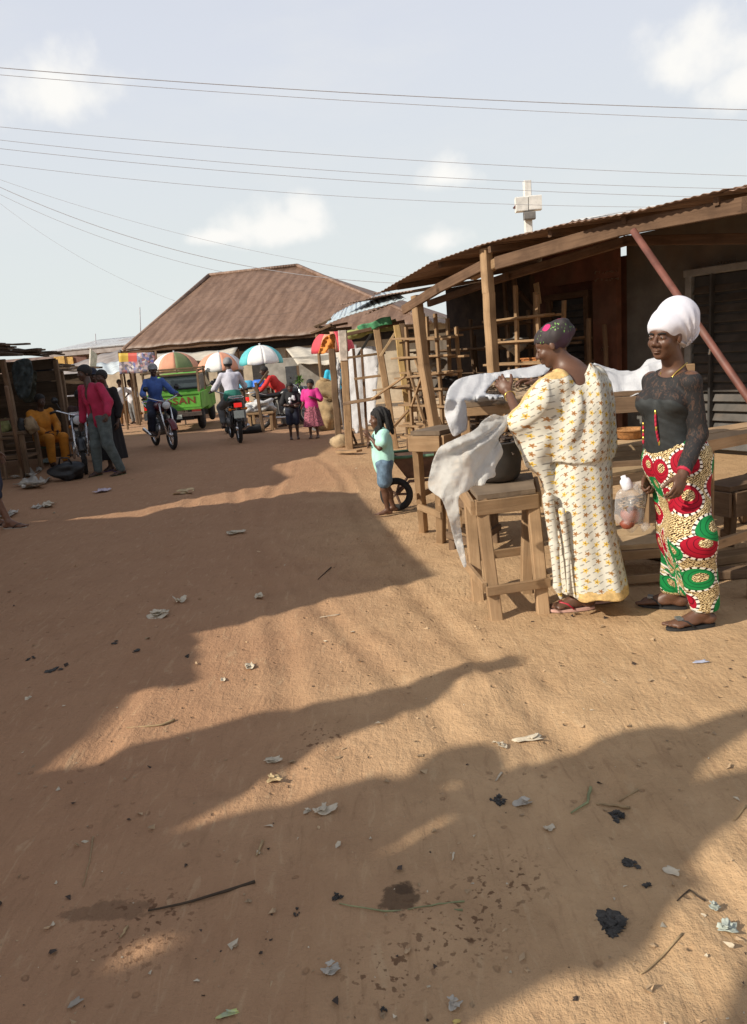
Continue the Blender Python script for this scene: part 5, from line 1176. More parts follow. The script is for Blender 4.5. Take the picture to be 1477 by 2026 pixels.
rack('second tier of timber shelves deeper inside the shed corner', sB - .2, S_END + 1.6, 1.5, (.4, .8, 1.15, 1.5, 1.85), (sB, S_END, S_END + 1.4), 2.1, m=WOODD, seed=6)
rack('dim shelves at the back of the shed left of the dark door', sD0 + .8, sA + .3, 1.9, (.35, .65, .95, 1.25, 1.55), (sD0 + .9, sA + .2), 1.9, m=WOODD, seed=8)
rng = random.Random(4); GOODS = [mat('orange_crate', (.36, .13, .035), .7, .2), mat('grey_sack', (.30, .28, .25), .9, .2), mat('dark_bundle', (.035, .033, .035), .8, .3), mat('tan_bundle', (.30, .20, .11), .9, .3)]
for i, (q, dc, z, k, lab, cat) in enumerate(((sA + .62, 1.25, 1.12, 0, 'orange crate on the shelf left of the tall front post', 'crate'), ((sA + sB) / 2 + .3, 1.2, 1.44, 1, 'grey sack slumped on the upper shelf behind the front posts', 'sack'), (sB - .5, 1.25, .82, 2, 'black bundle on the middle shelf right of the corner post', 'bundle'), (sA + 1.3, 1.2, .82, 3, 'tan bundle on the middle shelf behind the gauze', 'bundle'), (sB + .6, .7, .95, 2, 'black bag on the shelf left of the corner post', 'bag'), (sB + .9, .7, 1.25, 1, 'grey bundle on the upper shelf near the white sheet', 'bundle'), (sA + .9, 1.25, .44, 3, 'tan sack on the lowest shelf behind the net', 'sack'))):
    mb = MB(); p = fs(q, dc + .1, z + .016)
    if k == 0:
        for d_ in ((0, .0), (1, 0), (0, 1), (1, 1)): pass
        mb.box(p + UP * .11, (.34, .24, .20), rz=math.atan2(TF.y, TF.x)); 
        for e in (-.12, 0, .12): mb.box(p + UP * .11 + TF * e - NV * .122, (.02, .012, .19), rz=math.atan2(TF.y, TF.x))
        mb.box(p + UP * .215, (.36, .26, .02), rz=math.atan2(TF.y, TF.x))
    else: mb.blob(p + UP * .09, (.16, .13, .10), 20 + i, .2); mb.tube([p + UP * .16, p + UP * .22, p + UP * .25], [.06, .03, .05], 8)
    solo('crate' if k == 0 else cat, mb, GOODS[k], p, lab, cat)
# sticks stacked across the shelves and a pale hammered box stool
for i, (p, q2, dc, lab) in enumerate((((735, 790), (800, 745), .3, 'thin loose stick lying across the shelves, upper one'), ((738, 772), (812, 762), .35, 'thin loose stick lying across the shelves, lower one'), ((770, 850), (808, 812), .1, 'slanting stick leaning low against the shelf post'))):
    mb = MB(); mb.bar(fp(*p, dc), fp(*q2, dc), .03, .03, jit=.003); solo('stick', mb, WOOD, fp(*p, dc), lab, 'stick')
a = fp(815, 842, -.1); a = G(822, 880); r_ = thing('sawhorse', (a.x, a.y, 0), 'small pale sawhorse standing by the corner post of the shed', 'sawhorse')
MB().box((a.x, a.y, 0.62), (.26, .12, .12), tint=0).build('top_block', WOODL, r_)
for dx, ex in ((-.07, -.12), (.07, .14)):
    for dy in (-.04, .04): MB().bar((a.x + ex, a.y + dy * 3, 0), (a.x + dx, a.y + dy, .575), .04, .035).build('leg', WOODL, r_)
# wheelbarrow
wy = 7.55; wc = at(783, 966, wy); wb = thing('wheelbarrow', (wc.x + .35, wy, 0), 'rusty wheelbarrow with a green rim behind the girl in the mint shirt', 'wheelbarrow')
RST = mat('rusty_iron', (.115, .06, .04), .75, .4, 9, .3); GRN = mat('green_paint', (.09, .17, .10), .6, .2); TYRE = mat('tyre', (.018, .017, .017), .85, .3, 20, .3)
mb = MB(); R_ = .172; wz = R_ + .002
def ring(mb, c, R0, r0, ax, n=36, m_=10, sq=1.0):
    d, a, b = frame(ax); c = Vector(c); mb.grid(lambda u, v: c + (a * math.cos(6.28318 * u) + b * math.sin(6.28318 * u)) * (R0 + r0 * math.cos(6.28318 * v)) + d * r0 * sq * math.sin(6.28318 * v), n, m_)
wax = (.25, 1, 0); ring(mb, (wc.x, wy, wz), R_ - .035, .035, wax); wh = mb.build('wheel', TYRE, wb)
mb = MB(); d, a, b = frame(wax)
for k in range(5): mb.bar(Vector((wc.x, wy, wz)), Vector((wc.x, wy, wz)) + (a * math.cos(k * 1.2566) + b * math.sin(k * 1.2566)) * .12, .03, .02)
ring(mb, (wc.x, wy, wz), .118, .014, wax); mb.build('rim', RST, wh)
z0 = .33; tr = [(-.05, -.22), (.62, -.26), (.66, .26), (-.05, .22)]; bt_ = [(.10, -.13), (.5, -.15), (.5, .15), (.1, .13)]
mb = MB(); o = Vector((wc.x + .02, wy + .12, 0)); vs = [o + Vector((x, y, z0 + .23)) for x, y in tr] + [o + Vector((x, y, z0)) for x, y in bt_]
mb.add(vs, [(4, 5, 6, 7), (0, 1, 5, 4), (1, 2, 6, 5), (2, 3, 7, 6), (3, 0, 4, 7)]); mb.build('tray', RST, wb, [SOLID(.006, 0)])
mb = MB(); mb.tube([vs[0], vs[1], vs[2], vs[3], vs[0]], .016, 8); mb.build('tray_rim', GRN, wb)
for y in (-.14, .14):
    mb = MB(); mb.tube([Vector((wc.x, wy + y * .3, wz)), o + Vector((.12, y, z0 - .03)), o + Vector((.6, y * 1.3, z0 - .02)), o + Vector((1.1, y * 1.8, z0 + .12))], .016, 8); mb.build('handle', RST, wb)
    mb = MB(); mb.tube([o + Vector((.5, y * 1.2, z0 - .02)), o + Vector((.56, y * 1.3, 0.0))], .014, 8); mb.build('leg', RST, wb)
# girl in the mint shirt
MINT = mat('mint_cotton', (.42, .72, .62), .85, .10, 10, .3, .005); DENIM = mat('blue_denim', (.13, .20, .28), .9, .35, 14, .4, .004)
g = G(760, 1020); cu = dict(wrl=(.115, .06, .735), ell=(.05, .165, .64), wrr=(.10, -.03, .66), elr=(.04, -.15, .62), neck=(0, 0, .79), head=(.012, 0, .885), chest=(.005, 0, .68), shl=(-.005, .115, .765), shr=(-.005, -.115, .765), pelvis=(0, 0, .49), waist=(0, 0, .57), hil=(0, .055, .48), hir=(0, -.055, .48), knl=(.02, .05, .26), knr=(-.02, -.04, .26), anl=(.0, .04, .06), anr=(-.07, -.05, .06))
pr = person('small girl with loose dark braids, mint shirt and denim shorts, hand at her mouth', 'people in the market', (g.x + .03, g.y, 0), R(188), 1.09, cu, SKIN, .008, clothes=(('shorts', DENIM, dict(legs=dict(len=.36), grow=.022, fold=.003)), ('shirt', MINT, dict(top=dict(sleeve=.30, low=.16, collar=True), grow=.026, fold=.005, freq=34))), hs=.205, hands=dict(l=dict(d=np.array((-.5, -.1, .8)), curl=(40, 50, 30))))
root, J, f, l, P, HA, hs, body, s = pr
S = SDF(P(-.1, 0, 0) - .26, P(-.1, 0, 0) + .26, .007); S.ell(P(-.08, 0, .16), np.array((.46, .40, .40)) * hs, HA, 0)
rng = random.Random(2)
for i in range(30):
    a = rng.uniform(-2.4, 2.4); top = P(-.10 - .36 * math.cos(a), .38 * math.sin(a), rng.uniform(-.05, .35)); bot = P(-.14 - .48 * math.cos(a), .48 * math.sin(a), rng.uniform(-.75, -.35)); S.caps(top, bot, .017, .012, .012)
S.ell(P(.44, 0, -.15), np.array((.40, .6, .32)) * hs, HA, .01, 's'); S.warp(cloth_folds(.007, 110, 0, .4)); S.build('braided_hair', HAIR, body, smooth_it=1)
# dark print on the shirt front, its lines too blurred to be letters
mb = MB(); rng = random.Random(5); c0 = np.array(J['pelvis']) + f * .135 + l * .02 + np.array((0, 0, .10))
sd_ = nrm(l + f * .25)
# ================================================================ THE FAR END OF THE STREET
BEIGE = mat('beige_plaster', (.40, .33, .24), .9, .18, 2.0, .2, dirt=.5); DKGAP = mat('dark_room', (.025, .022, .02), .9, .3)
# ---- hall with the brown hipped roof
FL, FR = at(245, 697, 32), at(850, 634, 28.2); ez_ = (FL.z + FR.z) / 2; FL.z = FR.z = ez_
RL, RR = at(413, 541, 37.5), at(588, 532, 36.4); RL.z = RR.z = (RL.z + RR.z) / 2
dv = (FR - FL).normalized(); nv = Vector((-dv.y, dv.x, 0)); BLc, BRc = FL + nv * 11, FR + nv * 11
hall = thing('market_hall', ((FL + BRc) / 2).xy.to_3d() + Vector((0, 0, -.4)), 'wide hall under a brown hipped sheet roof at the end of the street', 'building')
def roofface(mb, pts, nu=40, nv_=12):
    def f(u, v):
        a = pts[0].lerp(pts[1], u); b = pts[3].lerp(pts[2], u); p = a.lerp(b, v); return p + Vector((0, 0, .02 * math.sin(u * 50 + 3 * v) * (1 - v) + .03 * math.sin(7 * u + 5 * v)))
    W_, H_ = (pts[1] - pts[0]).length, ((pts[3] + pts[2]) / 2 - (pts[0] + pts[1]) / 2).length; o = random.uniform(0, 20)
    def lc(u, v):
        a = pts[0].lerp(pts[1], u); b = pts[3].lerp(pts[2], u); p = a.lerp(b, v); return Vector((o + (p - pts[0]).dot((pts[1] - pts[0]).normalized()), v * H_, 0))
    mb.grid(f, nu, nv_, lcf=lc)
HIP2 = corrugated('hall_roof', (0.190, 0.112, 0.072), (0.135, 0.074, 0.044), 0.55, 0.45)
mb = MB(); roofface(mb, [FL, FR, RR, RL], 60, 14); roofface(mb, [BLc, FL, RL, RL + Vector((.01, .01, 0))]); roofface(mb, [FR, BRc, RR + Vector((.01, .01, 0)), RR]); roofface(mb, [BRc, BLc, RL, RR])
hr = mb.build('roof', HIP2, hall, [SOLID(.05, 0.0)])
mb = MB(); mb.tube([FL + UP * .03, RL + UP * .04], .09, 6); mb.tube([RL + UP * .04, RR + UP * .04], .09, 6); mb.tube([RR + UP * .04, FR + UP * .03], .09, 6); mb.build('ridge_cap', RUST, hr)
gzv = -.45
def wallbox(a, b, h0, h1, th=.2, m=BEIGE, root=hall, name='wall'): 
    mb = MB(); c0, c1 = Vector((a.x, a.y, (h0 + h1) / 2)), Vector((b.x, b.y, (h0 + h1) / 2)); mb.bar(c0, c1, th, h1 - h0); return mb.build(name, m, root)
i0, i1 = FL + dv * .8 + nv * 1.0, FR - dv * .8 + nv * 1.0
wallbox(i0, i1, gzv, ez_ + .45); wallbox(i0, i0 + nv * 9, gzv, ez_ + .4); wallbox(i1, i1 + nv * 9, gzv, ez_ + .4)
wallbox(FL + nv * .12 + dv * .1, FR + nv * .12 - dv * .1, ez_ - .14, ez_ - .03, .06, WOODR, hall, 'fascia')
L_ = (i1 - i0).length
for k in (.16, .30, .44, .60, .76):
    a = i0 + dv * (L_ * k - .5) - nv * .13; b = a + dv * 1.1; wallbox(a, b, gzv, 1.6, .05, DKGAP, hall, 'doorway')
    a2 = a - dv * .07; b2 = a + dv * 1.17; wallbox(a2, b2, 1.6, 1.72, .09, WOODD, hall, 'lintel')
wallbox(i0 - nv * .14, i1 - nv * .14, ez_ - .42, ez_ - .15, .06, DKGAP, hall, 'eave_shade_strip')  # dark strip paints the shaded gap under the eave
# ---- awnings and stalls in front of it
def quadsheet(name, pts, m, label, cat, th=.02, wav=.02, group=None):
    mb = MB(); p = [Vector(q) for q in pts]; rp = random.uniform(0, 6)
    mb.grid(lambda u, v: p[0].lerp(p[1], u).lerp(p[3].lerp(p[2], u), v) + Vector((0, wav * math.sin(9 * u + rp), wav * math.sin(14 * u + 4 * v + rp))), 24, 10)
    c = sum(p, Vector()) / 4; return solo(name, mb, m, c, label, cat, group, [SOLID(th, 0.0)])
def awning(pts, m, label, zg, cat='awning', legs=WOODD):
    p = [Vector(q) for q in pts]; root = thing('awning', (sum(p, Vector()) / 4).xy.to_3d() + Vector((0, 0, zg)), label, cat); rp = random.uniform(0, 6)
    mb = MB(); mb.grid(lambda u, v: p[0].lerp(p[1], u).lerp(p[3].lerp(p[2], u), v) + Vector((0, 0, .03 * math.sin(9 * u + rp) + .02 * math.sin(23 * u + 4 * v) - .05 * math.sin(math.pi * u) * math.sin(math.pi * v))), 24, 8)
    mb.build('canopy', m, root, [SOLID(.025, 0.0)])
    for q in p: MB().bar((q.x, q.y, zg - .05), q - UP * .02, .07, .07, jit=.005).build('post', legs, root)
    return root
CANV = mat('beige_canvas', (.50, .45, .37), .9, .12, 4, .2, dirt=.3); GREYS = mat('grey_brown_sheet', (.27, .235, .22), .7, .2, 3, .2, dirt=.4); CANW = mat('pale_blue_canvas', (.50, .55, .57), .8, .12, 5, .2, dirt=.2)
awning([at(588, 722, 24.5), at(705, 716, 24.2), at(705, 684, 26.5), at(565, 690, 26.8)], CANV, 'beige canvas awning below the hall eave, right of the white and teal umbrella', -.22)
awning([at(255, 722, 27), at(460, 706, 25.5), at(470, 690, 27.5), at(258, 705, 29)], CANV, 'long pale canopy under the left half of the hall eave', -.3)
# block wall and barrels right of the teal umbrella
c0, c1 = at(530, 760, 25.5), at(662, 760, 25); w_ = thing('block_wall', (c0 + c1).xy.to_3d() / 2 + Vector((0, 0, -.25)), 'grey block wall of a stall under the beige awning', 'wall')
GRBL = mat('grey_block', (.27, .25, .22), .9, .25, 4, .3, dirt=.3); wallbox(c0, c1, -.3, 1.62, .15, GRBL, w_); a, b = at(566, 750, 25.2), at(588, 750, 25.2); wallbox(a, b, -.25, 1.35, .06, mat('dark_grey_door', (.06, .062, .065), .6), w_, 'door')
# ---- buildings on the far left
lb0, lb1 = at(88, 700, 40), at(300, 676, 38); lz = (lb0.z + lb1.z) / 2; lb0.z = lb1.z = lz
lh = thing('long_building', (lb0.lerp(lb1, .5) + Vector((0, 4, 0))).xy.to_3d() + Vector((0, 0, -.6)), 'long low beige building with a shallow grey roof at the far left', 'building')
nb = Vector((-(lb1 - lb0).y, (lb1 - lb0).x, 0)).normalized(); db = (lb1 - lb0).normalized()
mb = MB(); p = [lb0, lb1 + db * 4, lb1 + db * 4 + nb * 4 + UP * .55, lb0 + db * .4 + nb * 4 + UP * .55]; mb.grid(lambda u, v: p[0].lerp(p[1], u).lerp(p[3].lerp(p[2], u), v), 30, 6, lcf=lambda u, v: (u * 14, v * 4, 0)); mb.build('roof', ZINC, lh, [SOLID(.08, 0)])
wallbox(lb0 + db * .1 + nb * .05, lb1 + nb * .05 + db * 4, lz - .26, lz - .02, .05, GREYS, lh, 'fascia')
wallbox(lb0 + db * .6 + nb * .7, lb1 + db * 4 + nb * .7, -.75, lz + .1, .2, BEIGE, lh); wallbox(lb0 + db * .6 + nb * .7, lb0 + db * .6 + nb * 4, -.75, lz + .1, .2, BEIGE, lh)
OCH = mat('ochre_panel', (.45, .27, .07), .7, .2); BRN = mat('brown_shutter', (.14, .06, .04), .7, .2)
for x0, x1, y0, y1, m in ((108, 128, 706, 727, OCH), (131, 145, 707, 725, OCH), (146, 172, 705, 725, BRN), (196, 225, 702, 720, BRN)):
    a, b = at(x0, (y0 + y1) / 2, 39.6), at(x1, (y0 + y1) / 2, 39.5); n0 = at(x0, y0, 39.6).z; n1 = at(x0, y1, 39.6).z; wallbox(a, b, n1, n0, .06, m, lh, 'shutter')
awning([at(112, 762, 30), at(236, 724, 29), at(238, 692, 33), at(108, 729, 34)], GREYS, 'big sloping grey brown sheet roof below the long building', -.4)
awning([at(188, 742, 26.5), at(262, 735, 26.3), at(262, 712, 29), at(188, 720, 29)], CANW, 'pale blue canvas awning under the picture banner', -.3)
mb = MB()
def poster_mat():
    m, t, b = newmat('picture_banner'); P = N(t, 'ShaderNodeAttribute', attribute_name='lc').outputs['Vector']; s = N(t, 'ShaderNodeSeparateXYZ', {0: P})
    v = N(t, 'ShaderNodeTexVoronoi', {'Vector': vscale(t, P, (16, 9, 1)), 'Scale': 1.0}).outputs['Color']; vr = N(t, 'ShaderNodeSeparateColor', {0: v}).outputs[0]
    pic = ramp(t, vr, [(0, (.06, .05, .07)), (.35, (.30, .26, .28)), (.55, (.10, .12, .35)), (.7, (.55, .5, .5)), (.9, (.35, .10, .12)), (1, (.6, .58, .55))])
    top = mixc(t, M_(t, 'LESS_THAN', s.outputs[0], .25), (.50, .07, .05), (.55, .36, .05)); top = mixc(t, M_(t, 'GREATER_THAN', s.outputs[0], .5), top, pic)
    c = mixc(t, M_(t, 'GREATER_THAN', s.outputs[1], .58), pic, top); t.links.new(c, b.inputs['Base Color']); b.inputs['Roughness'].default_value = .6; return m
p = [at(236, 740, 24), at(309, 737, 24), at(307, 697, 24), at(234, 699, 24)]; mb = MB(); mb.grid(lambda u, v: p[0].lerp(p[1], u).lerp(p[3].lerp(p[2], u), v) + Vector((0, .03 * math.sin(8 * u), 0)), 12, 6, lcf=lambda u, v: (u, v, 0))
bn = thing('picture_banner', (p[0].x, 24, gz(24)), 'banner of small pictures with a yellow and red heading, left of the truck', 'banner'); mb.build('printed_sheet', poster_mat(), bn, [SOLID(.01, 0)])
for q, r_ in ((p[0], p[3]), (p[1], p[2])): MB().bar((q.x, 24.04, gz(24) - .05), (r_.x, 24.04, r_.z + .05), .05, .05).build('post', WOODD, bn)
p = [at(176, 742, 22), at(187, 742, 22.3), at(191, 702, 22.3), at(178, 690, 22)]; sb = thing('sign_board', (p[0].x, 22, gz(22)), 'narrow white signboard with a slanting top behind the red shirt', 'sign')
mb = MB(); mb.add(p, [(0, 1, 2, 3)]); mb.build('panel', mat('white_board', (.66, .60, .52), .7, .15, 9), sb, [SOLID(.04, 0)]); MB().bar((p[0].x + .05, 22.06, gz(22)), (p[0].x + .05, 22.06, p[0].z + .1), .06, .06).build('post', WOODD, sb)
for (x, y0, y1, lab) in ((190, 690, 660, 'thin aerial mast rising from the long building roof'), (278, 655, 608, 'thin aerial mast beside the slope of the hip roof')):
    mb = MB(); mb.tube([at(x, y0 + 8, 41), at(x - 2, y1, 41)], .025, 6); solo('aerial_mast', mb, CABLE, at(x, y0 + 8, 41), lab, 'mast')
# ---- umbrellas
def umbrella(apex, rim_l, rim_r, rim_y, Y, cols, label, sag=.42, pole_lean=0.10, zg=None, tilt=0.0):
    A0 = at(*apex, Y); L0, R0 = at(rim_l, rim_y, Y), at(rim_r, rim_y - (rim_r - rim_l) * .08, Y); rad = (R0 - L0).length / 2; c = (L0 + R0) / 2; zb = gz(Y) if zg is None else zg
    root = thing('market_umbrella', (A0.x + pole_lean * .5, Y, zb), label, 'umbrella', 'umbrellas over the market tables')
    h = A0.z - c.z; n = 8; mb = MB(); per = 6
    for k in range(n):
        def f(u, v, k=k):
            th = 2 * math.pi * (k + u) / n + .25; q = math.sin(v * math.pi / 2 * .98); r_ = rad * q * (1 - .035 * math.sin(math.pi * u) * v)
            return Vector((A0.x, Y, 0)) + Vector((r_ * math.cos(th), r_ * math.sin(th), c.z + h * math.cos(v * math.pi / 2 * .98) - .03 * math.sin(math.pi * u) * v + tilt * r_ * math.cos(th)))
        mb.grid(f, per, 8, mi=k % len(cols), lcf=lambda u, v, k=k: (k + u, v, 0))
    mb.build('canopy', cols, root, [SOLID(.006, 0)])
    MB().tube([Vector((A0.x + pole_lean, Y, zb - .03)), Vector((A0.x, Y, A0.z + .05))], .025, 8).build('pole', mat('grey_pole', (.35, .36, .38), .5), root)
    mb = MB()
    for k in range(n):
        th = 2 * math.pi * k / n + .25; mb.tube([Vector((A0.x, Y, A0.z - .03)), Vector((A0.x + rad * .55 * math.cos(th), Y + rad * .55 * math.sin(th), c.z + h * .78)), Vector((A0.x + rad * .95 * math.cos(th), Y + rad * .95 * math.sin(th), c.z + .03))], .008, 4)
    mb.build('ribs', mat('grey_pole', (.35, .36, .38), .5), root); return root
uc = lambda n, c: mat(n, c, .75, .08, 5, .1)
UW, UO, UG, UT, UR, UGR = uc('umb_white', (.74, .72, .70)), uc('umb_orange', (.60, .27, .17)), uc('umb_olive', (.13, .16, .07)), uc('umb_teal', (.10, .44, .47)), uc('umb_red', (.60, .06, .08)), uc('umb_grey', (.55, .54, .55))
umbrella((343, 697), 297, 389, 737, 24, [UW, UGR, UW, UO, UW, UO, UG, UO], 'orange, white and olive umbrella behind the truck cab', zg=-.2)
umbrella((432, 697), 387, 478, 738, 23, [UGR, UO, UGR, UW, UO, UW, UO, UGR], 'orange and white umbrella behind the right-hand motorcyclist', zg=-.18)
umbrella((513, 683), 469, 556, 724, 20.5, [UT, UT, UGR, UW, UT, UW, UW, UT], 'white and teal umbrella over the table with blue bowls', zg=-.12, pole_lean=.16)
umbrella((655, 652), 612, 700, 700, 16.5, [UR, UO, UR, UR], 'red umbrella half hidden by the far stall', zg=0)
# ---- tables with goods
def simple_table(name, label, l, r, ytop, Y, zt, depth=.8, m=WOODD, shelf=None):
    a, b = at(l, ytop, Y), at(r, ytop, Y); zg = gz(Y); root = thing(name, ((a.x + b.x) / 2, Y + depth / 2, zg), label, 'table')
    MB().bar((a.x, Y + depth / 2, zt), (b.x, Y + depth / 2, zt), depth, .05).build('tabletop', m, root)
    for x in (a.x + .06, b.x - .06):
        for y in (Y + .07, Y + depth - .07): MB().bar((x, y, zg - .03), (x, y, zt - .027), .07, .07, jit=.004).build('leg', m, root)
    if shelf: MB().bar((a.x + .05, Y + depth / 2, shelf), (b.x - .05, Y + depth / 2, shelf), depth * .8, .04).build('shelf', m, root)
    return root, a, b
t1, a, b = simple_table('goods_table', 'dark goods table under the teal umbrella carrying blue bowls', 472, 535, 765, 19.6, at(500, 768, 19.6).z, .9, WOODD, .35)
def bowl(px, py, Y, r_, m, label, h=.14):
    c = at(px, py, Y); mb = MB(); mb.lathe([(0, 0), (r_ * .6, 0), (r_ * .9, h * .5), (r_, h), (r_ * 1.04, h + .01), (r_ * .96, h), (r_ * .55, .02), (0, .015)], c, 20); return solo('bowl', mb, m, c, label, 'bowl')
zt = at(500, 768, 19.6).z + .027
CYB = mat('light_blue_plastic', (.10, .42, .62), .4, .05, bump=0); BLB = mat('blue_plastic', (.04, .16, .60), .4, .05, bump=0)
for px, m, lab in ((488, CYB, 'light blue plastic bowl upside down on the table'), (513, BLB, 'deep blue plastic bowl upside down on the table')):
    c = at(px, 764, 19.75); mb = MB(); mb.lathe([(.21, 0), (.20, .02), (.175, .13), (.13, .17), (0, .175)], (c.x, 19.75, zt), 22); solo('bowl', mb, m, (c.x, 19.75, zt), lab, 'bowl')
t2, a, b = simple_table('plank_counter', 'rough plank counter in front of the goods table heaped with clear plastic', 487, 540, 822, 18.1, .38, .8, WOOD)
PLW = mat('milky_plastic', (.46, .46, .46), .35, .2, 12, .5); mb = MB(); c = (a + b) / 2; c.z = .41; mb.blob(c + Vector((0, .35, .12)), (.34, .28, .15), 4, .22, 16); mb.blob(c + Vector((-.25, .2, .08)), (.16, .16, .1), 5, .25); solo('plastic_bundle', mb, PLW, c, 'heap of milky plastic bags on the plank counter', 'bundle')
for i, (px, py, Y, lab) in enumerate(((515, 846, 18.0, 'black tyre lying under the plank counter, front one'), (508, 838, 18.5, 'black tyre lying under the plank counter, back one'))):
    c = G(px, py); mb = MB(); ring(mb, (c.x, Y, gz(Y) + .09), .24, .09, (0, 0, 1)); solo('tyre', mb, TYRE, (c.x, Y, gz(Y)), lab, 'tyre')
mb = MB(); a = G(538, 846); mb.bar((a.x, 17.6, 0), (a.x - .05, 17.6, 1.12), .07, .07, jit=.01); mb.bar((a.x - .05, 17.6, 1.0), (a.x + .25, 17.7, 1.35), .05, .05); solo('forked_post', mb, WOODD, (a.x, 17.6, 0), 'forked wooden post at the right end of the plank counter', 'post')
# barrels, jerrycan, plant pot
def drum(px, py, Y, r_, h, m, label, cat='drum', lid=True):
    c = at(px, py, Y); zg = gz(Y); root = thing('drum', (c.x, Y, zg), label, cat); mb = MB(); mb.lathe([(0, 0), (r_ * .96, 0), (r_, .02), (r_, h * .33), (r_ * 1.03, h * .345), (r_, h * .36), (r_, h * .66), (r_ * 1.03, h * .675), (r_, h * .69), (r_, h - .02), (r_ * .97, h), (0, h)], root.location, 24); mb.build('barrel', m, root)
    mb = MB(); mb.lathe([(0, 0), (.04, 0), (.04, .03), (0, .03)], root.location + Vector((r_ * .5, 0, h)), 10); mb.build('bung', m, root)
drum(578, 760, 21.0, .42, .95, mat('dark_grey_drum', (.075, .075, .075), .5, .3, 6, .2), 'big dark grey water drum behind the children')
drum(640, 790, 17.2, .33, .72, mat('mid_grey_drum', (.16, .17, .18), .5, .25, 6, .2), 'grey drum behind the tan sack near the thin pole')
YEL = mat('yellow_plastic', (.62, .38, .03), .45, .12, 8, .1)
def jerrycan(c, label, s=1.0):
    root = thing('jerrycan', c, label, 'jerrycan'); c = Vector(c); mb = MB(); mb.bar(c + UP * .02 * s, c + UP * .33 * s, .24 * s, .17 * s, up=(0, 1, 0), taper=.97); mb.build('can_body', YEL, root)
    mb = MB(); mb.tube([c + Vector((-.06 * s, 0, .33 * s)), c + Vector((-.05 * s, 0, .39 * s)), c + Vector((.03 * s, 0, .39 * s)), c + Vector((.05 * s, 0, .33 * s))], .014 * s, 8); mb.build('handle', YEL, root); mb = MB(); mb.lathe([(.025 * s, 0), (.025 * s, .05 * s), (0, .052 * s)], c + Vector((.09 * s, 0, .325 * s)), 10); mb.build('cap', SOLE, root)
g = G(599, 826); jerrycan((g.x, g.y - .4, 0), 'yellow jerrycan standing between the two children', 1.1)
c = at(535, 772, 19.3); jerrycan((c.x - .15, 20.0, zt), 'yellow container at the right end of the goods table', .7)
# leafy plant behind the children
pl = thing('potted_plant', (at(592, 775, 20).x, 20, gz(20)), 'small green plant sprouting behind the girl in pink', 'plant'); LEAF = mat('leaf_green', (.10, .20, .035), .6, .3, 12, .2); mb = MB(); cp = at(592, 750, 20); rng = random.Random(3)
for i in range(46):
    a = rng.uniform(0, 6.28); e = rng.uniform(-.3, 1.2); d = Vector((math.cos(a) * math.cos(e), math.sin(a) * math.cos(e), math.sin(e))); s_ = d.cross(UP).normalized(); p0 = cp + d * rng.uniform(0, .05) - UP * .05; L = rng.uniform(.1, .2); mb.add([p0, p0 + d * L * .5 + s_ * L * .2, p0 + d * L - UP * .03, p0 + d * L * .5 - s_ * L * .2], [(0, 1, 2, 3)])
mb.build('leaves', LEAF, pl); MB().lathe([(0, 0), (.13, 0), (.17, .30), (.15, .30), (0, .27)], pl.location, 16).build('pot', GRBL, pl); MB().tube([pl.location + UP * .25, cp - UP * .04], .015, 6).build('stem', LEAF, pl)
# ---- tan sacks and debris right of the street
SACK = mat('tan_sack', (.36, .25, .13), .9, .25, 8, .5, .02); g = G(655, 838)
for i, (dx, dy, r_, h, lab) in enumerate(((0, 0, (.36, .30, .34), .30, 'bulging tan sack by the thin pole, bottom of the pile'), (.02, .15, (.30, .28, .28), .78, 'bulging tan sack on top of another by the thin pole'))):
    mb = MB(); mb.blob(Vector((g.x + dx, g.y - 2.2 + dy, h)), r_, 30 + i, .13, 18); mb.tube([Vector((g.x + dx, g.y - 2.2 + dy, h + r_[2] * .9)), Vector((g.x + dx + .03, g.y - 2.2 + dy, h + r_[2] * 1.15))], [.10, .13], 10); solo('sack', mb, SACK, (g.x + dx, g.y - 2.2 + dy, h - r_[2]), lab, 'sack', 'tan sacks')
a = G(642, 846); mb = MB(); b = at(626, 660, a.y); mb.tube([a - UP * .03, a.lerp(b, .5) + Vector((.02, 0, 0)), b], .038, 8); solo('thin_pole', mb, WOOD, a, 'thin bare pole standing by the red umbrella and tan sacks', 'pole')
# ---- the far stall with the blue-grey roof
Yf = 12.8; s_l, s_r = at(643, 643, 13.6), at(803, 588, 11.6); b_l, b_r = at(660, 622, 15.2), at(772, 570, 13.6)
fst = thing('market_stall', G(735, 880), 'small open stall with a blue grey sheet roof, green tarpaulin roll and bare poles', 'stall')
mb = MB(); mb.grid(lambda u, v: s_l.lerp(s_r, u).lerp(b_l.lerp(b_r, u), v) + UP * (.005 * math.sin(u * 110) + .02 * math.sin(5 * u)), 90, 5, lcf=lambda u, v: (u * 2.6, v * 1.7, 0)); mb.build('roof', BLUEZ, fst, [SOLID(.005, 0)])
mb = MB(); q0, q1 = at(722, 622, 12.4), at(775, 600, 11.9); mb.grid(lambda u, v: q0.lerp(q1, u) + Vector((.2 * v, .7 * v, .10 * v + .012 * math.sin(u * 40))), 30, 3, lcf=lambda u, v: (u * 1.2, v, 0)); mb.build('rust_sheet', RUST, fst, [SOLID(.005, 0)])
WP = mat('peeling_white_paint', (.55, .47, .40), .8, .3, 9, .2, dirt=.4); YW = wood('yellow_new_wood', (.46, .30, .12), (.55, .38, .17))
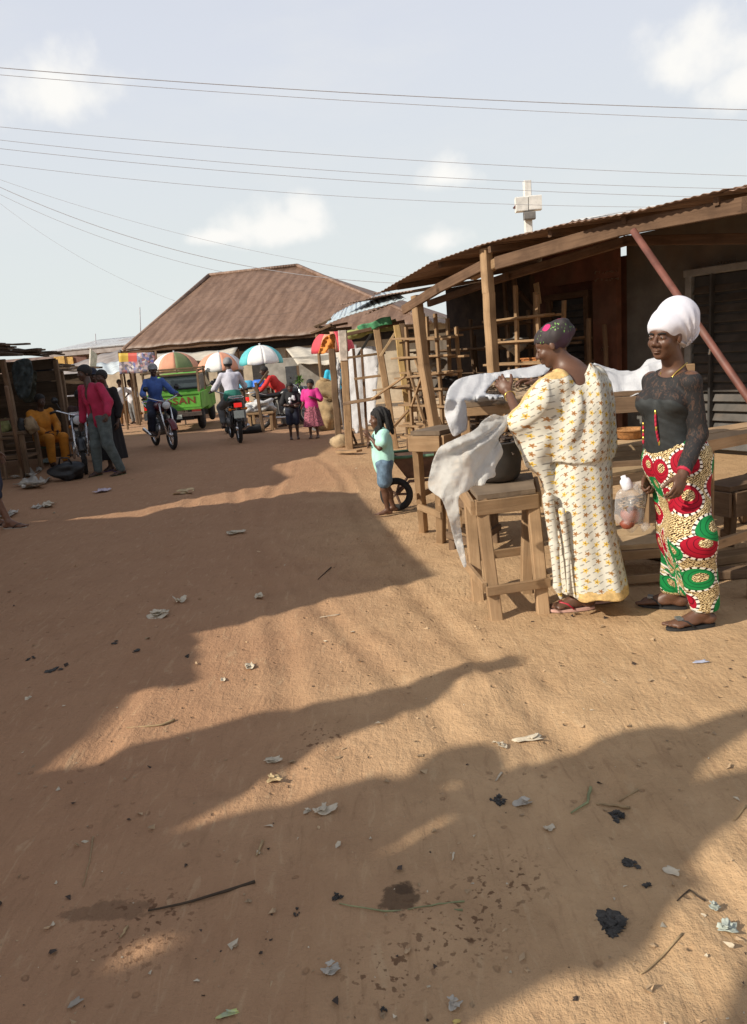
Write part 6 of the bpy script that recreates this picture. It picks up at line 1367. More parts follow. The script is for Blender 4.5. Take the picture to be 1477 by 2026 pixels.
for (p0, p1, Y, w, m, tp) in (((677, 655), (691, 886), 13.0, .13, WOOD, 1), ((656, 690), (669, 862), 14.1, .12, WOODD, 0), ((743, 640), (776, 852), 12.6, .11, WOOD, 0), ((784, 643), (817, 884), 11.9, .10, YW, 0), ((795, 640), (803, 780), 12.3, .09, WOODD, 0), ((698, 690), (717, 882), 13.3, .05, WOODR, 0), ((715, 690), (728, 890), 12.9, .045, WOODR, 0)):
    a, b = at(*p0, Y), at(*p1, Y); b = a + (b - a) * ((a.z + .03) / (a.z - b.z)); MB().bar(b, a, w, w, jit=.006, tint=.15).build('post', m, fst)
    if tp: c = a.lerp(b, .24); MB().bar(c - Vector((0, .008, 0)), a - Vector((0, .008, -.01)), w * 1.12, w * 1.12).build('painted_board', WP, fst)
for (p0, p1, Y, w, m) in (((686, 708), (762, 698), 12.9, .05, WOOD), ((700, 750), (765, 742), 12.8, .05, WOOD), ((752, 705), (784, 655), 12.3, .05, WOODL), ((706, 705), (735, 660), 13.0, .05, DKGAP), ((686, 662), (800, 636), 12.6, .07, WOODR), ((690, 840), (706, 880), 13.1, .05, WOODD), ((775, 850), (806, 812), 11.8, .05, WOOD)):
    MB().bar(at(*p0, Y), at(*p1, Y), w, w * .8, jit=.004).build('crossbar', m, fst)
MB().bar(at(684, 798, 12.8), at(748, 787, 12.6), .30, .05).build('counter_plank', WOODD, fst)
GT = mat('green_tarpaulin', (.045, .20, .085), .6, .3, 7, .3, .02); OLT = mat('olive_tarpaulin', (.27, .29, .10), .7, .25, 7, .3, .02)
mb = MB(); mb.tube([at(687 + 98 * k, 663 - 24 * k + 2 * math.sin(k * 9), 12.75) for k in np.linspace(0, 1, 14)], [.07, .085, .075, .09, .08, .07, .085], 10); mb.build('tarpaulin_roll', OLT, fst)
p = [at(706, 646, 12.7), at(772, 624, 12.4), at(776, 640, 12.4), at(710, 658, 12.7)]; mb = MB(); mb.grid(lambda u, v: p[0].lerp(p[1], u).lerp(p[3].lerp(p[2], u), v) + Vector((0, -.025 * math.sin(u * 17), .012 * math.sin(u * 11))), 20, 5); mb.build('green_cloth', GT, fst, [SOLID(.008, 0)])
wsh = draped([(684, 692), (712, 688), (735, 684), (750, 690), (747, 740), (743, 800), (738, 846), (729, 838), (722, 852), (712, 838), (706, 862), (699, 846), (690, 850)], lambda x, y: 14.0 - .004 * (x - 690), 4, .022, 34, 7, (715, 600), 26); solo('white_sheet', wsh, SHEETW, at(715, 780, 14.0), 'tall white sheet hanging inside the far stall behind bare poles', 'cloth', None, [SOLID(.004, 0)])
wf = draped([(668, 705), (674, 730), (671, 790), (664, 806), (655, 790), (662, 745)], lambda x, y: 14.6, 4, .02, 40, 3); solo('white_sheet', wf, SHEETW, at(666, 750, 14.6), 'narrow white flap at the outer corner of the far stall', 'cloth', None, [SOLID(.004, 0)])
ORC = mat('orange_cloth', (.72, .26, .05), .8, .2, 6, .3); oc = draped([(640, 668), (664, 657), (662, 690), (660, 700), (650, 690), (642, 700), (628, 702), (634, 684)], lambda x, y: 14.3, 4, .03, 40, 4); solo('orange_cloth', oc, ORC, at(648, 680, 14.3), 'bright orange cloth hanging from the stall roof corner', 'cloth', None, [SOLID(.005, 0)])
mb = MB(); rng = random.Random(8)
for i in range(9): a = at(612 + rng.uniform(0, 40), 652 + rng.uniform(-6, 8), 14.0); mb.bar(a, a + Vector((rng.uniform(.2, .6), rng.uniform(-.2, .5), rng.uniform(-.02, .12))), .06, .04, jit=.01)
mb.build('roof_timber', WOODD, fst)
g = G(675, 885); mb = MB(); mb.blob(Vector((g.x, g.y, .10)), (.20, .12, .13), 11, .15, 8); solo('rubble_block', mb, mat('tan_rubble', (.40, .29, .17), .9, .3, 10, .6), g, 'pale lump of rubble at the foot of the white-topped post', 'rubble')
for i, (px, py, l_, lab) in enumerate(((712, 884, .5, 'short plank lying under the far stall, left one'), (760, 868, .7, 'short plank lying under the far stall, right one'), (690, 900, .35, 'broken board end in front of the white-topped post'))):
    g = G(px, py); mb = MB(); mb.bar(g + Vector((-l_ / 2, .1 * i, .04)), g + Vector((l_ / 2, -.1, .06)), .14, .035, jit=.006); solo('plank', mb, WOOD, g, lab, 'plank')
# ================================================================ VEHICLES
CHROME = mat('chrome', (.6, .6, .62), .25, .1, metal=.9, bump=0); ENG = mat('engine_grey', (.20, .20, .20), .45, .3, 20, .3, metal=.5); BLKP = mat('black_paint', (.015, .015, .016), .35, .2, 6, .05); MAROON = mat('maroon_paint', (.12, .012, .018), .3, .2, 6, .03); SEATM = mat('black_vinyl', (.012, .012, .013), .5, .2, 20, .1)
LAMP = newmat('red_lens'); LAMP[2].inputs['Base Color'].default_value = (.6, .01, .01, 1); LAMP[2].inputs['Emission Color'].default_value = (1, .03, .02, 1); LAMP[2].inputs['Emission Strength'].default_value = .55; LAMP = LAMP[0]
GLASSL = mat('lamp_glass', (.55, .57, .58), .15, .1, bump=0); AMB = mat('amber_lens', (.6, .2, .02), .3, .1, bump=0); PLATE = mat('number_plate', (.50, .55, .50), .5, .15, 30, 0)
def motorbike(pos, yaw, label, tank=BLKP, steer=0.0):
    root = thing('motorbike', pos, label, 'motorbike'); c_, s_ = math.cos(yaw), math.sin(yaw); o = Vector(pos)
    T = lambda x, y, z: o + Vector((x * c_ - y * s_, x * s_ + y * c_, z)); ax = Vector((-s_, c_, 0)); Rw = .295
    for x, nm in ((-.62, 'r'), (.64, 'f')):
        mb = MB(); ring(mb, T(x, 0, Rw), Rw - .04, .042, ax, 32, 10, .95); w = mb.build('wheel', TYRE, root)
        mb = MB(); ring(mb, T(x, 0, Rw), Rw - .085, .012, ax, 28, 6); d, a, b = frame(ax)
        for k in range(10): mb.tube([T(x, 0, Rw), T(x, 0, Rw) + (a * math.cos(k * .628) + b * math.sin(k * .628)) * (Rw - .09)], .006, 4)
        mb.lathe([(.045, -.05), (.045, .05)], T(x, 0, Rw), 12, ax); mb.build('rim', CHROME, w)
        mb = MB(); a0, a1 = (.5, 2.9) if nm == 'r' else (.35, 2.35)
        def fen(u, v, x=x, a0=a0, a1=a1):
            th = a0 + (a1 - a0) * u; th = math.pi - th if nm == 'r' else th; k = (v - .5) * 2; return T(x + (Rw + .035 - .02 * k * k) * math.cos(th), .065 * k, Rw + (Rw + .035 - .02 * k * k) * math.sin(th))
        mb.grid(fen, 14, 4); mb.build('mudguard', tank if nm == 'f' else BLKP, root, [SOLID(.004, 0)])
    mb = MB()
    for y in (-.10, .10): mb.tube([T(.64, y * .8, Rw), T(.50, y, .62), T(.40, y, .92)], .02, 8)
    mb.build('fork', CHROME, root)
    mb = MB(); mb.tube([T(.42, 0, .82), T(.30, 0, .45), T(-.05, 0, .30), T(-.25, 0, .33)], .022, 8); mb.tube([T(.40, 0, .85), T(-.2, 0, .70), T(-.75, 0, .76)], .022, 8)
    for y in (-.09, .09): mb.tube([T(-.62, y, Rw), T(-.2, y, .34), T(-.22, y, .68)], .016, 6); mb.tube([T(-.62, y * 1.3, Rw + .02), T(-.48, y * 1.3, .70)], .022, 8)
    mb.build('frame', BLKP, root)
    mb = MB(); mb.blob(T(.18, 0, .84), (.01, .01, .01), amp=0, n=3); mb = MB()
    n = 14
    def tk(u, v):
        x = -.10 + .5 * u; r_ = math.sin(min(1, u * 3.5) * math.pi / 2) * math.cos(max(0, u - .75) * 4.5); th = v * 6.2832; return T(x, (.125 * r_ + .01) * math.cos(th), .83 + .03 * u + (.105 * r_ + .01) * math.sin(th))
    mb.grid(tk, 12, 16); mb.build('fuel_tank', tank, root)
    mb = MB()
    def st(u, v):
        x = -.80 + .76 * u; th = v * 6.2832; w = .12 + .02 * math.sin(u * 3.14); e = min(1, u * 8 + .15) * min(1, (1 - u) * 8 + .15); return T(x, w * e * math.cos(th), .83 - .05 * math.sin(u * 3.14) * .6 + .06 * e * math.sin(th) + .03 * (1 - u))
    mb.grid(st, 14, 12); mb.build('seat', SEATM, root)
    mb = MB(); mb.lathe([(.0, -.16), (.10, -.16), (.11, -.05), (.11, .10), (.08, .15), (0, .15)], T(.06, 0, .40), 14, ax); mb.bar(T(.12, 0, .42), T(.20, 0, .66), .15, .14)
    for k in range(5): mb.bar(T(.14 + .016 * k, 0, .48 + .035 * k), T(.141 + .016 * k, 0, .49 + .035 * k), .2, .19)
    mb.build('engine', ENG, root)
    mb = MB(); mb.tube([T(.22, -.10, .55), T(.30, -.13, .38), T(.15, -.15, .24), T(-.3, -.16, .26), T(-.80, -.17, .36)], [.02, .022, .024, .035, .04], 10); mb.build('exhaust', CHROME, root)
    mb = MB(); mb.tube([T(.30, .40, 1.02), T(.34, .30, 1.05), T(.40, .12, .98), T(.42, 0, .95), T(.40, -.12, .98), T(.34, -.30, 1.05), T(.30, -.40, 1.02)], .013, 8); hb = mb.build('handlebar', CHROME, root)
    for y in (-1, 1): MB().tube([T(.33, y * .31, 1.048), T(.295, y * .41, 1.018)], .020, 8).build('grip', SEATM, hb)
    for y in (-1, 1):
        mb = MB(); mb.tube([T(.37, y * .22, 1.02), T(.33, y * .30, 1.20)], .006, 5); mb.lathe([(0, -.012), (.05, -.01), (.055, 0), (0, .01)], T(.33, y * .31, 1.22), 12, T(1, 0, 0) - o); mb.build('mirror', BLKP, root)
    mb = MB(); mb.lathe([(.0, -.12), (.05, -.11), (.085, -.02), (.09, .03), (.0, .03)], T(.50, 0, .88), 18, (c_, s_, 0)); hl = mb.build('headlight', BLKP, root)
    mb = MB(); mb.lathe([(.082, 0), (.07, .03), (.035, .045), (0, .05)], T(.53, 0, .88), 18, (c_, s_, 0)); mb.build('headlight_glass', GLASSL, hl)
    mb = MB(); mb.blob(T(-.86, 0, .77), (.05, .05, .05), amp=0, n=6, squash=None); mb = MB(); mb.bar(T(-.90, -.075, .78), T(-.90, .075, .78), .06, .085, up=(0, 0, 1)); mb.build('tail_light', LAMP, root)
    mb = MB(); mb.bar(T(-.93, -.10, .60), T(-.93, .10, .60), .012, .15, up=(0, 0, 1)); mb.build('number_plate', PLATE, root)
    for y in (-1, 1): mb = MB(); mb.blob(T(-.86, y * .16, .70), .032, 1, 0, 6); mb.tube([T(-.86, y * .05, .70), T(-.86, y * .14, .70)], .008, 5); mb.build('indicator', AMB, root)
    mb = MB(); mb.tube([T(.02, -.26, .28), T(.02, .26, .28)], .012, 6); mb.build('footrest', SEATM, root)
    mb = MB(); mb.bar(T(-.72, -.14, .95), T(-.72, .14, .95), .02, .02); mb.tube([T(-.45, .15, .84), T(-.75, .15, .93), T(-.92, .1, .92), T(-.92, -.1, .92), T(-.75, -.15, .93), T(-.45, -.15, .84)], .011, 6); mb.build('carrier', CHROME, root)
    return root, T
bl, brf = G(305, 884), G(356, 886); cL = (bl + brf) / 2 + Vector((-.05, 0, 0)); yL = R(-60)
BIKE1, TB1 = motorbike((cL.x, cL.y, 0), yL, 'dark motorbike with maroon tank ridden towards the camera by the man in blue', MAROON)
b0_, b1_ = G(475, 879), G(456, 868); cR = (b0_ + b1_) / 2; yR = R(107)
BIKE2, TB2 = motorbike((cR.x, cR.y + .1, 0), yR, 'motorbike with a glowing red tail light ridden away along the street', BLKP)
motorbike((at(162, 880, 13.0).x, 13.0, 0), R(-70), 'parked motorbike with chrome fork behind the man in the red shirt', BLKP)
motorbike((at(560, 800, 19.2).x, 19.3, gz(19.3)), R(20), 'parked motorbike behind the boy in the dark shirt', BLKP)
# ---- pickup truck
GP = mat('green_paint_truck', (.125, .40, .05), .45, .22, 3.0, .06, .004, dirt=.28); GPD = mat('dark_green_paint', (.05, .16, .03), .5, .2, 4, .05, dirt=.4); WIN = mat('dark_glass', (.05, .065, .07), .08, .1, bump=0); BUMP = mat('rusty_bumper', (.07, .05, .04), .7, .4, 8, .3)
def truck(pos, yaw):
    root = thing('pickup_truck', pos, 'old green pickup truck seen from behind with wooden rails on its bed', 'pickup truck'); c_, s_ = math.cos(yaw), math.sin(yaw); o = Vector(pos)
    T = lambda x, y, z: o + Vector((x * c_ - y * s_, x * s_ + y * c_, z)); ax = Vector((-s_, c_, 0)); up = (0, 0, 1)
    W = .76
    def panel(x0, x1, y, z0, z1, th=.05, m=GP, par=root, nm='side_panel'):
        mb = MB(); mb.bar(T(x0, y, (z0 + z1) / 2), T(x1, y, (z0 + z1) / 2), th, z1 - z0); return mb.build(nm, m, par)
    bed = panel(.02, 2.05, -W + .025, .58, 1.02, .05, GP, root, 'bed_side'); panel(.02, 2.05, W - .025, .58, 1.02, .05, GP, root, 'bed_side')
    mb = MB(); mb.bar(T(.04, 0, .60), T(2.05, 0, .60), 2 * W - .1, .05); mb.build('bed_floor', GPD, root)
    # tailgate: pressed frame with a recessed field
    mb = MB(); mb.bar(T(0, -W, .80), T(0, W, .80), .045, .46); tg = mb.build('tailgate', GP, root)
    mb = MB()
    for z in (1.005, .605): mb.bar(T(-.032, -W + .01, z), T(-.032, W - .01, z), .03, .05)
    for y in (-W + .035, W - .035): mb.bar(T(-.031, y, .632), T(-.031, y, .978), .028, .05, up=(c_, s_, 0))
    mb.bar(T(-.030, -W + .06, .655), T(-.030, W - .06, .655), .02, .03); mb.build('tailgate_rim', GP, tg)
    cu = bpy.data.curves.new('lettering', 'FONT'); cu.body = 'NISSAN'; cu.size = .30; cu.extrude = .004; cu.align_x = 'CENTER'; cu.align_y = 'CENTER'; cu.space_character = 1.12; cu.offset = .006
    ob = bpy.data.objects.new('tmp', cu); COL.objects.link(ob); bpy.context.view_layer.update(); me = bpy.data.meshes.new_from_object(ob.evaluated_get(bpy.context.evaluated_depsgraph_get())); bpy.data.objects.remove(ob)
    X = Vector((s_, -c_, 0)); Mx = Matrix((X, UP, Vector((-c_, -s_, 0)))).transposed().to_4x4(); Mx.translation = T(-.0275, -.06, .82) - o; me.transform(Matrix(Mx) @ Matrix.Diagonal((1.0, .80, 1, 1)))
    me.name = 'lettering'; me.materials.clear(); me.materials.append(mat('rust_red_letters', (.22, .055, .02), .6, .2)); lo_ = bpy.data.objects.new('lettering', me); COL.objects.link(lo_); lo_.parent = tg
    # bumper and lamps
    mb = MB(); mb.bar(T(-.14, -.74, .47), T(-.14, .74, .47), .08, .11); mb.build('rear_bumper', BUMP, root)
    mb = MB()
    for y in (-.45, .45): mb.bar(T(-.13, y, .48), T(.3, y, .50), .07, .06)
    mb.bar(T(.0, -.5, .36), T(.0, .5, .36), .08, .10); mb.build('chassis', BLKP, root)
    for y in (-.60, .60): MB().bar(T(-.05, y - .12, .53), T(-.05, y + .12, .53), .05, .09).build('rear_light', mat('dull_red_lens', (.22, .03, .02), .3), root)
    MB().bar(T(-.19, -.22, .42), T(-.19, .22, .42), .01, .11).build('number_plate', PLATE, root)
    # cab
    mb = MB(); P_ = [(2.06, .60, .76), (2.06, 1.02, .76), (2.14, 1.52, .62), (2.95, 1.55, .62), (3.45, 1.08, .74), (4.45, 1.0, .74), (4.55, .55, .74), (4.5, .45, .74), (2.06, .45, .76)]
    vs = []; k = len(P_)
    for sg in (-1, 1): vs += [T(x, sg * w, z) for x, z, w in P_]
    fs_ = [tuple(range(k - 1, -1, -1)), tuple(range(k, 2 * k))] + [(i, (i + 1) % k, k + (i + 1) % k, k + i) for i in range(k)]
    mb.add(vs, fs_); cab = mb.build('cab', GP, root, [('BEVEL', dict(width=.05, segments=3))])
    mb = MB(); mb.bar(T(2.075, -.50, 1.27), T(2.075, .50, 1.27), .02, .34, up=(.16 * c_, .16 * s_, 1)); rw = mb.build('rear_window', WIN, cab)
    mb = MB()
    for y0, y1, z0, z1 in ((-.53, .53, 1.455, 1.455), (-.53, .53, 1.085, 1.085), (-.53, -.53, 1.08, 1.46), (.53, .53, 1.08, 1.46)): mb.bar(T(2.065 + (z0 - 1.27) * .15, y0, z0), T(2.065 + (z1 - 1.27) * .15, y1, z1), .03, .04)
    mb.build('window_seal', SEATM, rw)
    for sg in (-1, 1):
        mb = MB(); q = [T(2.28, sg * .72, 1.08), T(3.2, sg * .735, 1.08), T(2.88, sg * .645, 1.46), T(2.30, sg * .645, 1.46)]; mb.add(q, [(0, 1, 2, 3)]); mb.build('side_window', WIN, cab, [SOLID(.02, 0)])
        mb = MB(); mb.box(T(3.25, sg * .92, 1.18), (.05, .14, .2), rz=yaw); mb.bar(T(3.25, sg * .74, 1.12), T(3.25, sg * .88, 1.15), .02, .02); mb.build('wing_mirror', BLKP, cab)
    for x in (.62, 3.75):
        for sg in (-1, 1):
            mb = MB(); ring(mb, T(x, sg * .64, .33), .225, .105, ax, 32, 12, .9); w = mb.build('wheel', TYRE, root); mb = MB(); mb.lathe([(0, -.03), (.05, -.05), (.16, -.02), (.17, .04)], T(x, sg * .70, .33), 18, ax * -sg); mb.build('rim', BUMP, w)
    mb = MB(); mb.bar(T(.62, -.6, .33), T(.62, .6, .33), .09, .09); mb.lathe([(0, -.1), (.12, -.06), (.12, .06), (0, .1)], T(.62, 0, .33), 12, ax); mb.build('axle', BLKP, root)
    # timber and pipe rails on the bed
    for x, y, h in ((.10, -.70, 1.62), (.10, .70, 1.62), (1.85, -.70, 1.70), (1.85, .70, 1.70)): MB().bar(T(x, y, .7), T(x + (.10 if x < 1 else 0), y * 1.02, h), .055, .055).build('rail_post', WOODD, root)
    for (p, q) in (((.20, -.78, 1.60), (.20, .78, 1.60)), ((1.85, -.78, 1.66), (1.85, .78, 1.66)), ((.2, -.71, 1.58), (1.85, -.71, 1.62)), ((.2, .71, 1.58), (1.85, .71, 1.62)), ((1.80, -.7, 1.50), (1.80, .7, 1.50))): MB().bar(T(*p), T(*q), .045, .05, jit=.003).build('rail', WOODD, root)
    for sg in (-1, 1): MB().bar(T(.55, sg * .70, 1.27), T(1.75, sg * .70, 1.30), .03, .40).build('side_board', mat('grey_board', (.17, .15, .13), .8, .3), root)
    return root, T
tw = G(349, 856); TR, TT = truck((tw.x, tw.y + .0, gz(tw.y)), R(96))
# ================================================================ PEOPLE OF THE STREET
BLUE = mat('blue_shirt', (.045, .10, .32), .8, .2, 8, .3); NAVY = mat('navy_cloth', (.012, .016, .035), .85, .3, 8, .3); BLACKC = mat('black_cloth', (.012, .011, .013), .85, .3, 8, .3); CRIM = mat('crimson_shirt', (.36, .012, .055), .8, .18, 7, .3); GJEAN = mat('grey_green_jeans', (.085, .105, .105), .9, .3, 12, .3); WHS = mat('white_shirt', (.62, .62, .66), .85, .12, 8, .3); GRS = mat('grey_lilac_shirt', (.50, .49, .56), .85, .10, 8, .3); TEALC = mat('dark_green_cloth', (.02, .16, .12), .8, .3, 8, .3); GREYT = mat('grey_trousers', (.15, .15, .15), .9, .3, 8, .3); PINKT = mat('magenta_top', (.62, .03, .24), .8, .15, 8, .3); ORG = mat('orange_robe', (.50, .19, .015), .8, .2, 7, .3); CYANT = mat('cyan_shirt', (.03, .42, .62), .8, .15, 8, .3); REDS = mat('red_shirt', (.55, .025, .02), .8, .15, 8, .3); TAN = mat('brown_trousers', (.26, .13, .05), .85, .2, 8, .3); GREYCAP = mat('grey_cap', (.22, .22, .23), .8, .2); PSK = mat('patterned_skirt', (.20, .02, .09), .8, .9, 34, .2, col2=(.35, .10, .14)); GRP = 'people in the market'
def cap(root, par, P, HA, hs, m, brim=True, name='cap'):
    c = P(-.06, 0, .17); S = SDF(c - hs * .95, c + hs * .95, .012); S.ell(c, np.array((.52, .42, .45)) * hs, HA, 0); S.ell(P(0, 0, -.50), np.array((.95, .9, .58)) * hs, HA, .01, 's')
    if brim: S.ell(P(.50, 0, .10), np.array((.26, .29, .035)) * hs, HA, .02)
    return S.build(name, m, par, smooth_it=1)
def rider(TB, yaw, label, H, shirt, trousers, skin, headyaw=None, low=None, cp=None, back=0.0):
    k = 1 / H; base = TB(-.22, 0, 0)
    ov = dict(pelvis=(0, 0, .90 * k), waist=(.02, 0, 1.05 * k), chest=(.06 - back, 0, 1.24 * k), neck=(.09 - back, 0, 1.44 * k), head=(.13 - back, 0, 1.58 * k), shl=(.07 - back, .19 * k * H / 1, 1.38 * k), shr=(.07 - back, -.19, 1.38 * k))
    ov = {q: (v[0] * k if q not in () else v[0], v[1], v[2]) for q, v in ov.items()}
    ov['shl'] = ((.07 - back) * k, .165 * k, 1.365 * k); ov['shr'] = ((.07 - back) * k, -.165 * k, 1.365 * k)
    for q, s_ in (('l', 1), ('r', -1)):
        ov['wr' + q] = (.47 * k, s_ * .33 * k, 1.075 * k); ov['el' + q] = (.22 * k, s_ * .30 * k, 1.12 * k); ov['hi' + q] = (.02 * k, s_ * .09 * k, .88 * k); ov['kn' + q] = (.42 * k, s_ * .22 * k, .70 * k); ov['an' + q] = (.26 * k, s_ * .21 * k, .36 * k)
    hd = dict(curl=(60, 70, 40)); f = np.array((math.cos(yaw), math.sin(yaw), -.1))
    cl = [('trousers', trousers, dict(legs=dict(len=.93), grow=.02)), ('shirt', shirt, dict(top=dict(sleeve=.95, low=.16, collar=True), grow=.022, fold=.006))]
    r = person(label, GRP, base, yaw, H, ov, skin, .011, headyaw=headyaw, clothes=cl, hair=dict(), hands=dict(l=dict(d=f, n=np.array((0, 0, -1.)), curl=(60, 70, 40)), r=dict(d=f, n=np.array((0, 0, -1.)), curl=(60, 70, 40))), shoes=SOLE)
    if cp: cap(r[0], r[7], r[4], r[5], r[6], cp)
    return r
rider(TB1, yL, 'motorcyclist in a blue shirt and grey cap riding towards the camera', 1.70, BLUE, NAVY, SKIN2, headyaw=R(-70), cp=GREYCAP)
rr = rider(TB2, yR, 'motorcyclist seen from behind in a pale lilac shirt with a green cloth at the waist', 1.72, GRS, GREYT, SKIN2, cp=GREYCAP)
J = rr[1]; S = SDF(J['pelvis'] - .35, J['pelvis'] + .35, .011); S.ell(J['pelvis'] + np.array((0, 0, .03)), np.array((.19, .20, .17)), None, .02); S.warp(cloth_folds(.006, 30, 1)); S.build('waist_cloth', TEALC, rr[0], smooth_it=1)
# man in the open red shirt
g = G(213, 940); yw = R(238)
ov = dict(pelvis=(0, 0, .535), waist=(.01, .012, .62), chest=(.02, -.02, .72), neck=(.03, -.045, .835), head=(.035, -.068, .92), shl=(.02, .09, .80), shr=(.02, -.145, .79), ell=(.03, .19, .66), wrl=(.10, .235, .56), elr=(-.0, -.19, .63), wrr=(.03, -.20, .49), hil=(0, .05, .52), hir=(0, -.05, .52), knl=(.03, .10, .285), knr=(.04, -.055, .285), anl=(-.05, .135, .045), anr=(.03, -.085, .045))
r = person('man in an open crimson shirt and grey jeans striding beside the black bag', GRP, (g.x, g.y, 0), yw, 1.76, ov, SKIN2, .010, headyaw=R(222), clothes=(('jeans', GJEAN, dict(legs=dict(len=.98), grow=.022, fold=.005)),), hair=dict(low=0), shoes=mat('olive_sandals', (.08, .11, .04), .8))
root, J, f, l, P, HA, hs, body, s = r
S = SDF(*bbox(J, .3), .010); garment(S, J, s, f, top=dict(sleeve=.95, low=.22), grow=.028, fold=.007, freq=30)
S.caps(J['neck'] + f * .07 + np.array((0, 0, .02)), J['chest'] + f * .17, .062, .05, .015, 's'); S.caps(J['chest'] + f * .16 + np.array((0, 0, .12)) - l * .02, J['waist'] + f * .19 - l * .05, .045, .06, .02, 's'); S.caps(J['waist'] + f * .16 - l * .04, J['pelvis'] + f * .16 - l * .06 - np.array((0, 0, .2)), .06, .075, .02, 's')
S.build('open_shirt', CRIM, root, smooth_it=1)
# woman in black behind him, navy capped head beyond
g = G(240, 925); r = person('woman in a long black dress half hidden behind the crimson shirt', GRP, (g.x, 12.6, 0), R(250), 1.66, dict(), SKIN2, .012, woman=True, clothes=(('top', BLACKC, dict(top=dict(sleeve=.8, low=.16), grow=.024)),), skirt=('skirt', BLACKC, .05, .12, .17, .24), hair=dict(grow=1.12), shoes=mat('purple_shoes', (.10, .05, .16), .7))
g = G(205, 900); r = person('man in a navy cap standing behind the crimson shirt, mostly hidden', GRP, (at(192, 800, 14.4).x, 14.4, 0), R(-70), 1.70, dict(), SKIN2, .013, clothes=(('trousers', NAVY, dict(legs=dict(len=.95), grow=.02)), ('shirt', BLACKC, dict(top=dict(sleeve=.9, low=.16), grow=.024))), hair=dict(), shoes=SOLE); cap(r[0], r[7], r[4], r[5], r[6], NAVY)
# two children by the tables
g = G(583, 869); r = person('boy in a black printed shirt and navy shorts standing beside the girl in pink', GRP, (g.x, g.y, 0), R(-82), 1.16, dict(neck=(0, 0, .80), head=(.012, 0, .893), wrl=(.16, .01, .60), ell=(.03, .16, .62), wrr=(.15, .03, .58), elr=(.02, -.16, .61)), SKIN2, .010, clothes=(('shorts', NAVY, dict(legs=dict(len=.46), grow=.022)), ('shirt', BLACKC, dict(top=dict(sleeve=.42, low=.14), grow=.022))), hair=dict(), shoes=TAN)
J, f, l = r[1], r[2], r[3]; mb = MB(); pc_ = Vector(J['chest'] + f * .128 * r[8] * 1.0) + Vector(f) * .028
for i in range(5): mb.blob(pc_ + Vector((random.uniform(-.05, .05), -.0, random.uniform(-.09, .03))), (.03, .008, .03), i, .3, 6)
mb.build('shirt_print', WHS, r[7])
g = G(622, 867); r = person('girl in a bright magenta top and patterned skirt standing in the street', GRP, (g.x, g.y, 0), R(-100), 1.19, dict(neck=(0, 0, .80), head=(.0, .01, .893), wrl=(.12, .06, .68), ell=(.02, .17, .62), wrr=(.06, -.15, .55)), SKIN, .010, woman=False, clothes=(('top', PINKT, dict(top=dict(sleeve=.40, low=.13), grow=.026)),), skirt=('skirt', PSK, .05, .20, .115, .20), hair=dict(), shoes=TAN)
# man in red leaning at the goods table, the person in cyan
g = at(557, 760, 19.0); r = person('man in a red shirt leaning over the goods table', GRP, (at(560, 835, 19.4).x, 19.5, gz(19.5)), R(190), 1.62, dict(chest=(.10, 0, .70), neck=(.19, 0, .80), head=(.23, 0, .88), shl=(.15, .11, .775), shr=(.15, -.11, .775), wrl=(.32, .12, .58), ell=(.24, .15, .66), wrr=(.33, -.1, .60), elr=(.22, -.15, .66)), SKIN2, .013, clothes=(('trousers', GREYT, dict(legs=dict(len=.95), grow=.02)), ('shirt', REDS, dict(top=dict(sleeve=.9, low=.16), grow=.024))), hair=dict(), shoes=SOLE)
r = person('person in a bright cyan shirt behind the corner of the far stall', GRP, (at(655, 800, 16.6).x + .05, 18.2, gz(18.2)), R(-60), 1.60, dict(), SKIN2, .013, clothes=(('trousers', NAVY, dict(legs=dict(len=.95), grow=.02)), ('shirt', CYANT, dict(top=dict(sleeve=.45, low=.16), grow=.024))), hair=dict(), shoes=SOLE)
# far figures by the buildings on the left
for (px, Y, yw, H, top, leg, lab, ov) in ((241, 27.0, R(-60), 1.62, WHS, TAN, 'distant person in a white shirt and brown trousers by the awning posts', dict(ell=(-.02, .2, .70), wrl=(.05, .10, .62), elr=(-.02, -.2, .72), wrr=(.0, -.26, .84))), (146, 24.5, R(-20), 1.7, WHS, NAVY, 'distant person in a white shirt behind the stacked crates', dict()), (262, 28.0, R(-120), 1.6, WHS, GREYT, 'distant person in white partly hidden by the blue motorcyclist', dict())):
    X = at(px, 800, Y).x; person(lab, GRP, (X, Y, gz(Y)), yw, H, ov, SKIN2, .015, clothes=(('trousers', leg, dict(legs=dict(len=.95), grow=.02)), ('shirt', top, dict(top=dict(sleeve=.5, low=.16), grow=.026))), hair=dict(), shoes=SOLE, detail=False)
# seated pair at the left stall
SIT = dict(pelvis=(0, 0, .30), waist=(-.01, 0, .385), chest=(.01, 0, .49), neck=(.03, 0, .61), head=(.06, 0, .70), shl=(.02, .112, .58), shr=(.02, -.112, .58), ell=(.05, .15, .43), elr=(.05, -.15, .43), wrl=(.18, .07, .36), wrr=(.18, -.07, .36), hil=(.02, .055, .30), hir=(.02, -.055, .30), knl=(.26, .08, .30), knr=(.26, -.08, .30), anl=(.24, .08, .045), anr=(.24, -.08, .045))
g = at(88, 880, 14.2); ZS = .0
r = person('person in a loose orange outfit seated at the edge of the left stall', GRP, (g.x, 14.2, ZS), R(-38), 1.70, SIT, SKIN2, .012, clothes=(('trousers', ORG, dict(legs=dict(len=.95), grow=.026)), ('shirt', ORG, dict(top=dict(sleeve=.9, low=.18), grow=.034, fold=.008))), hair=dict(), shoes=SOLE)
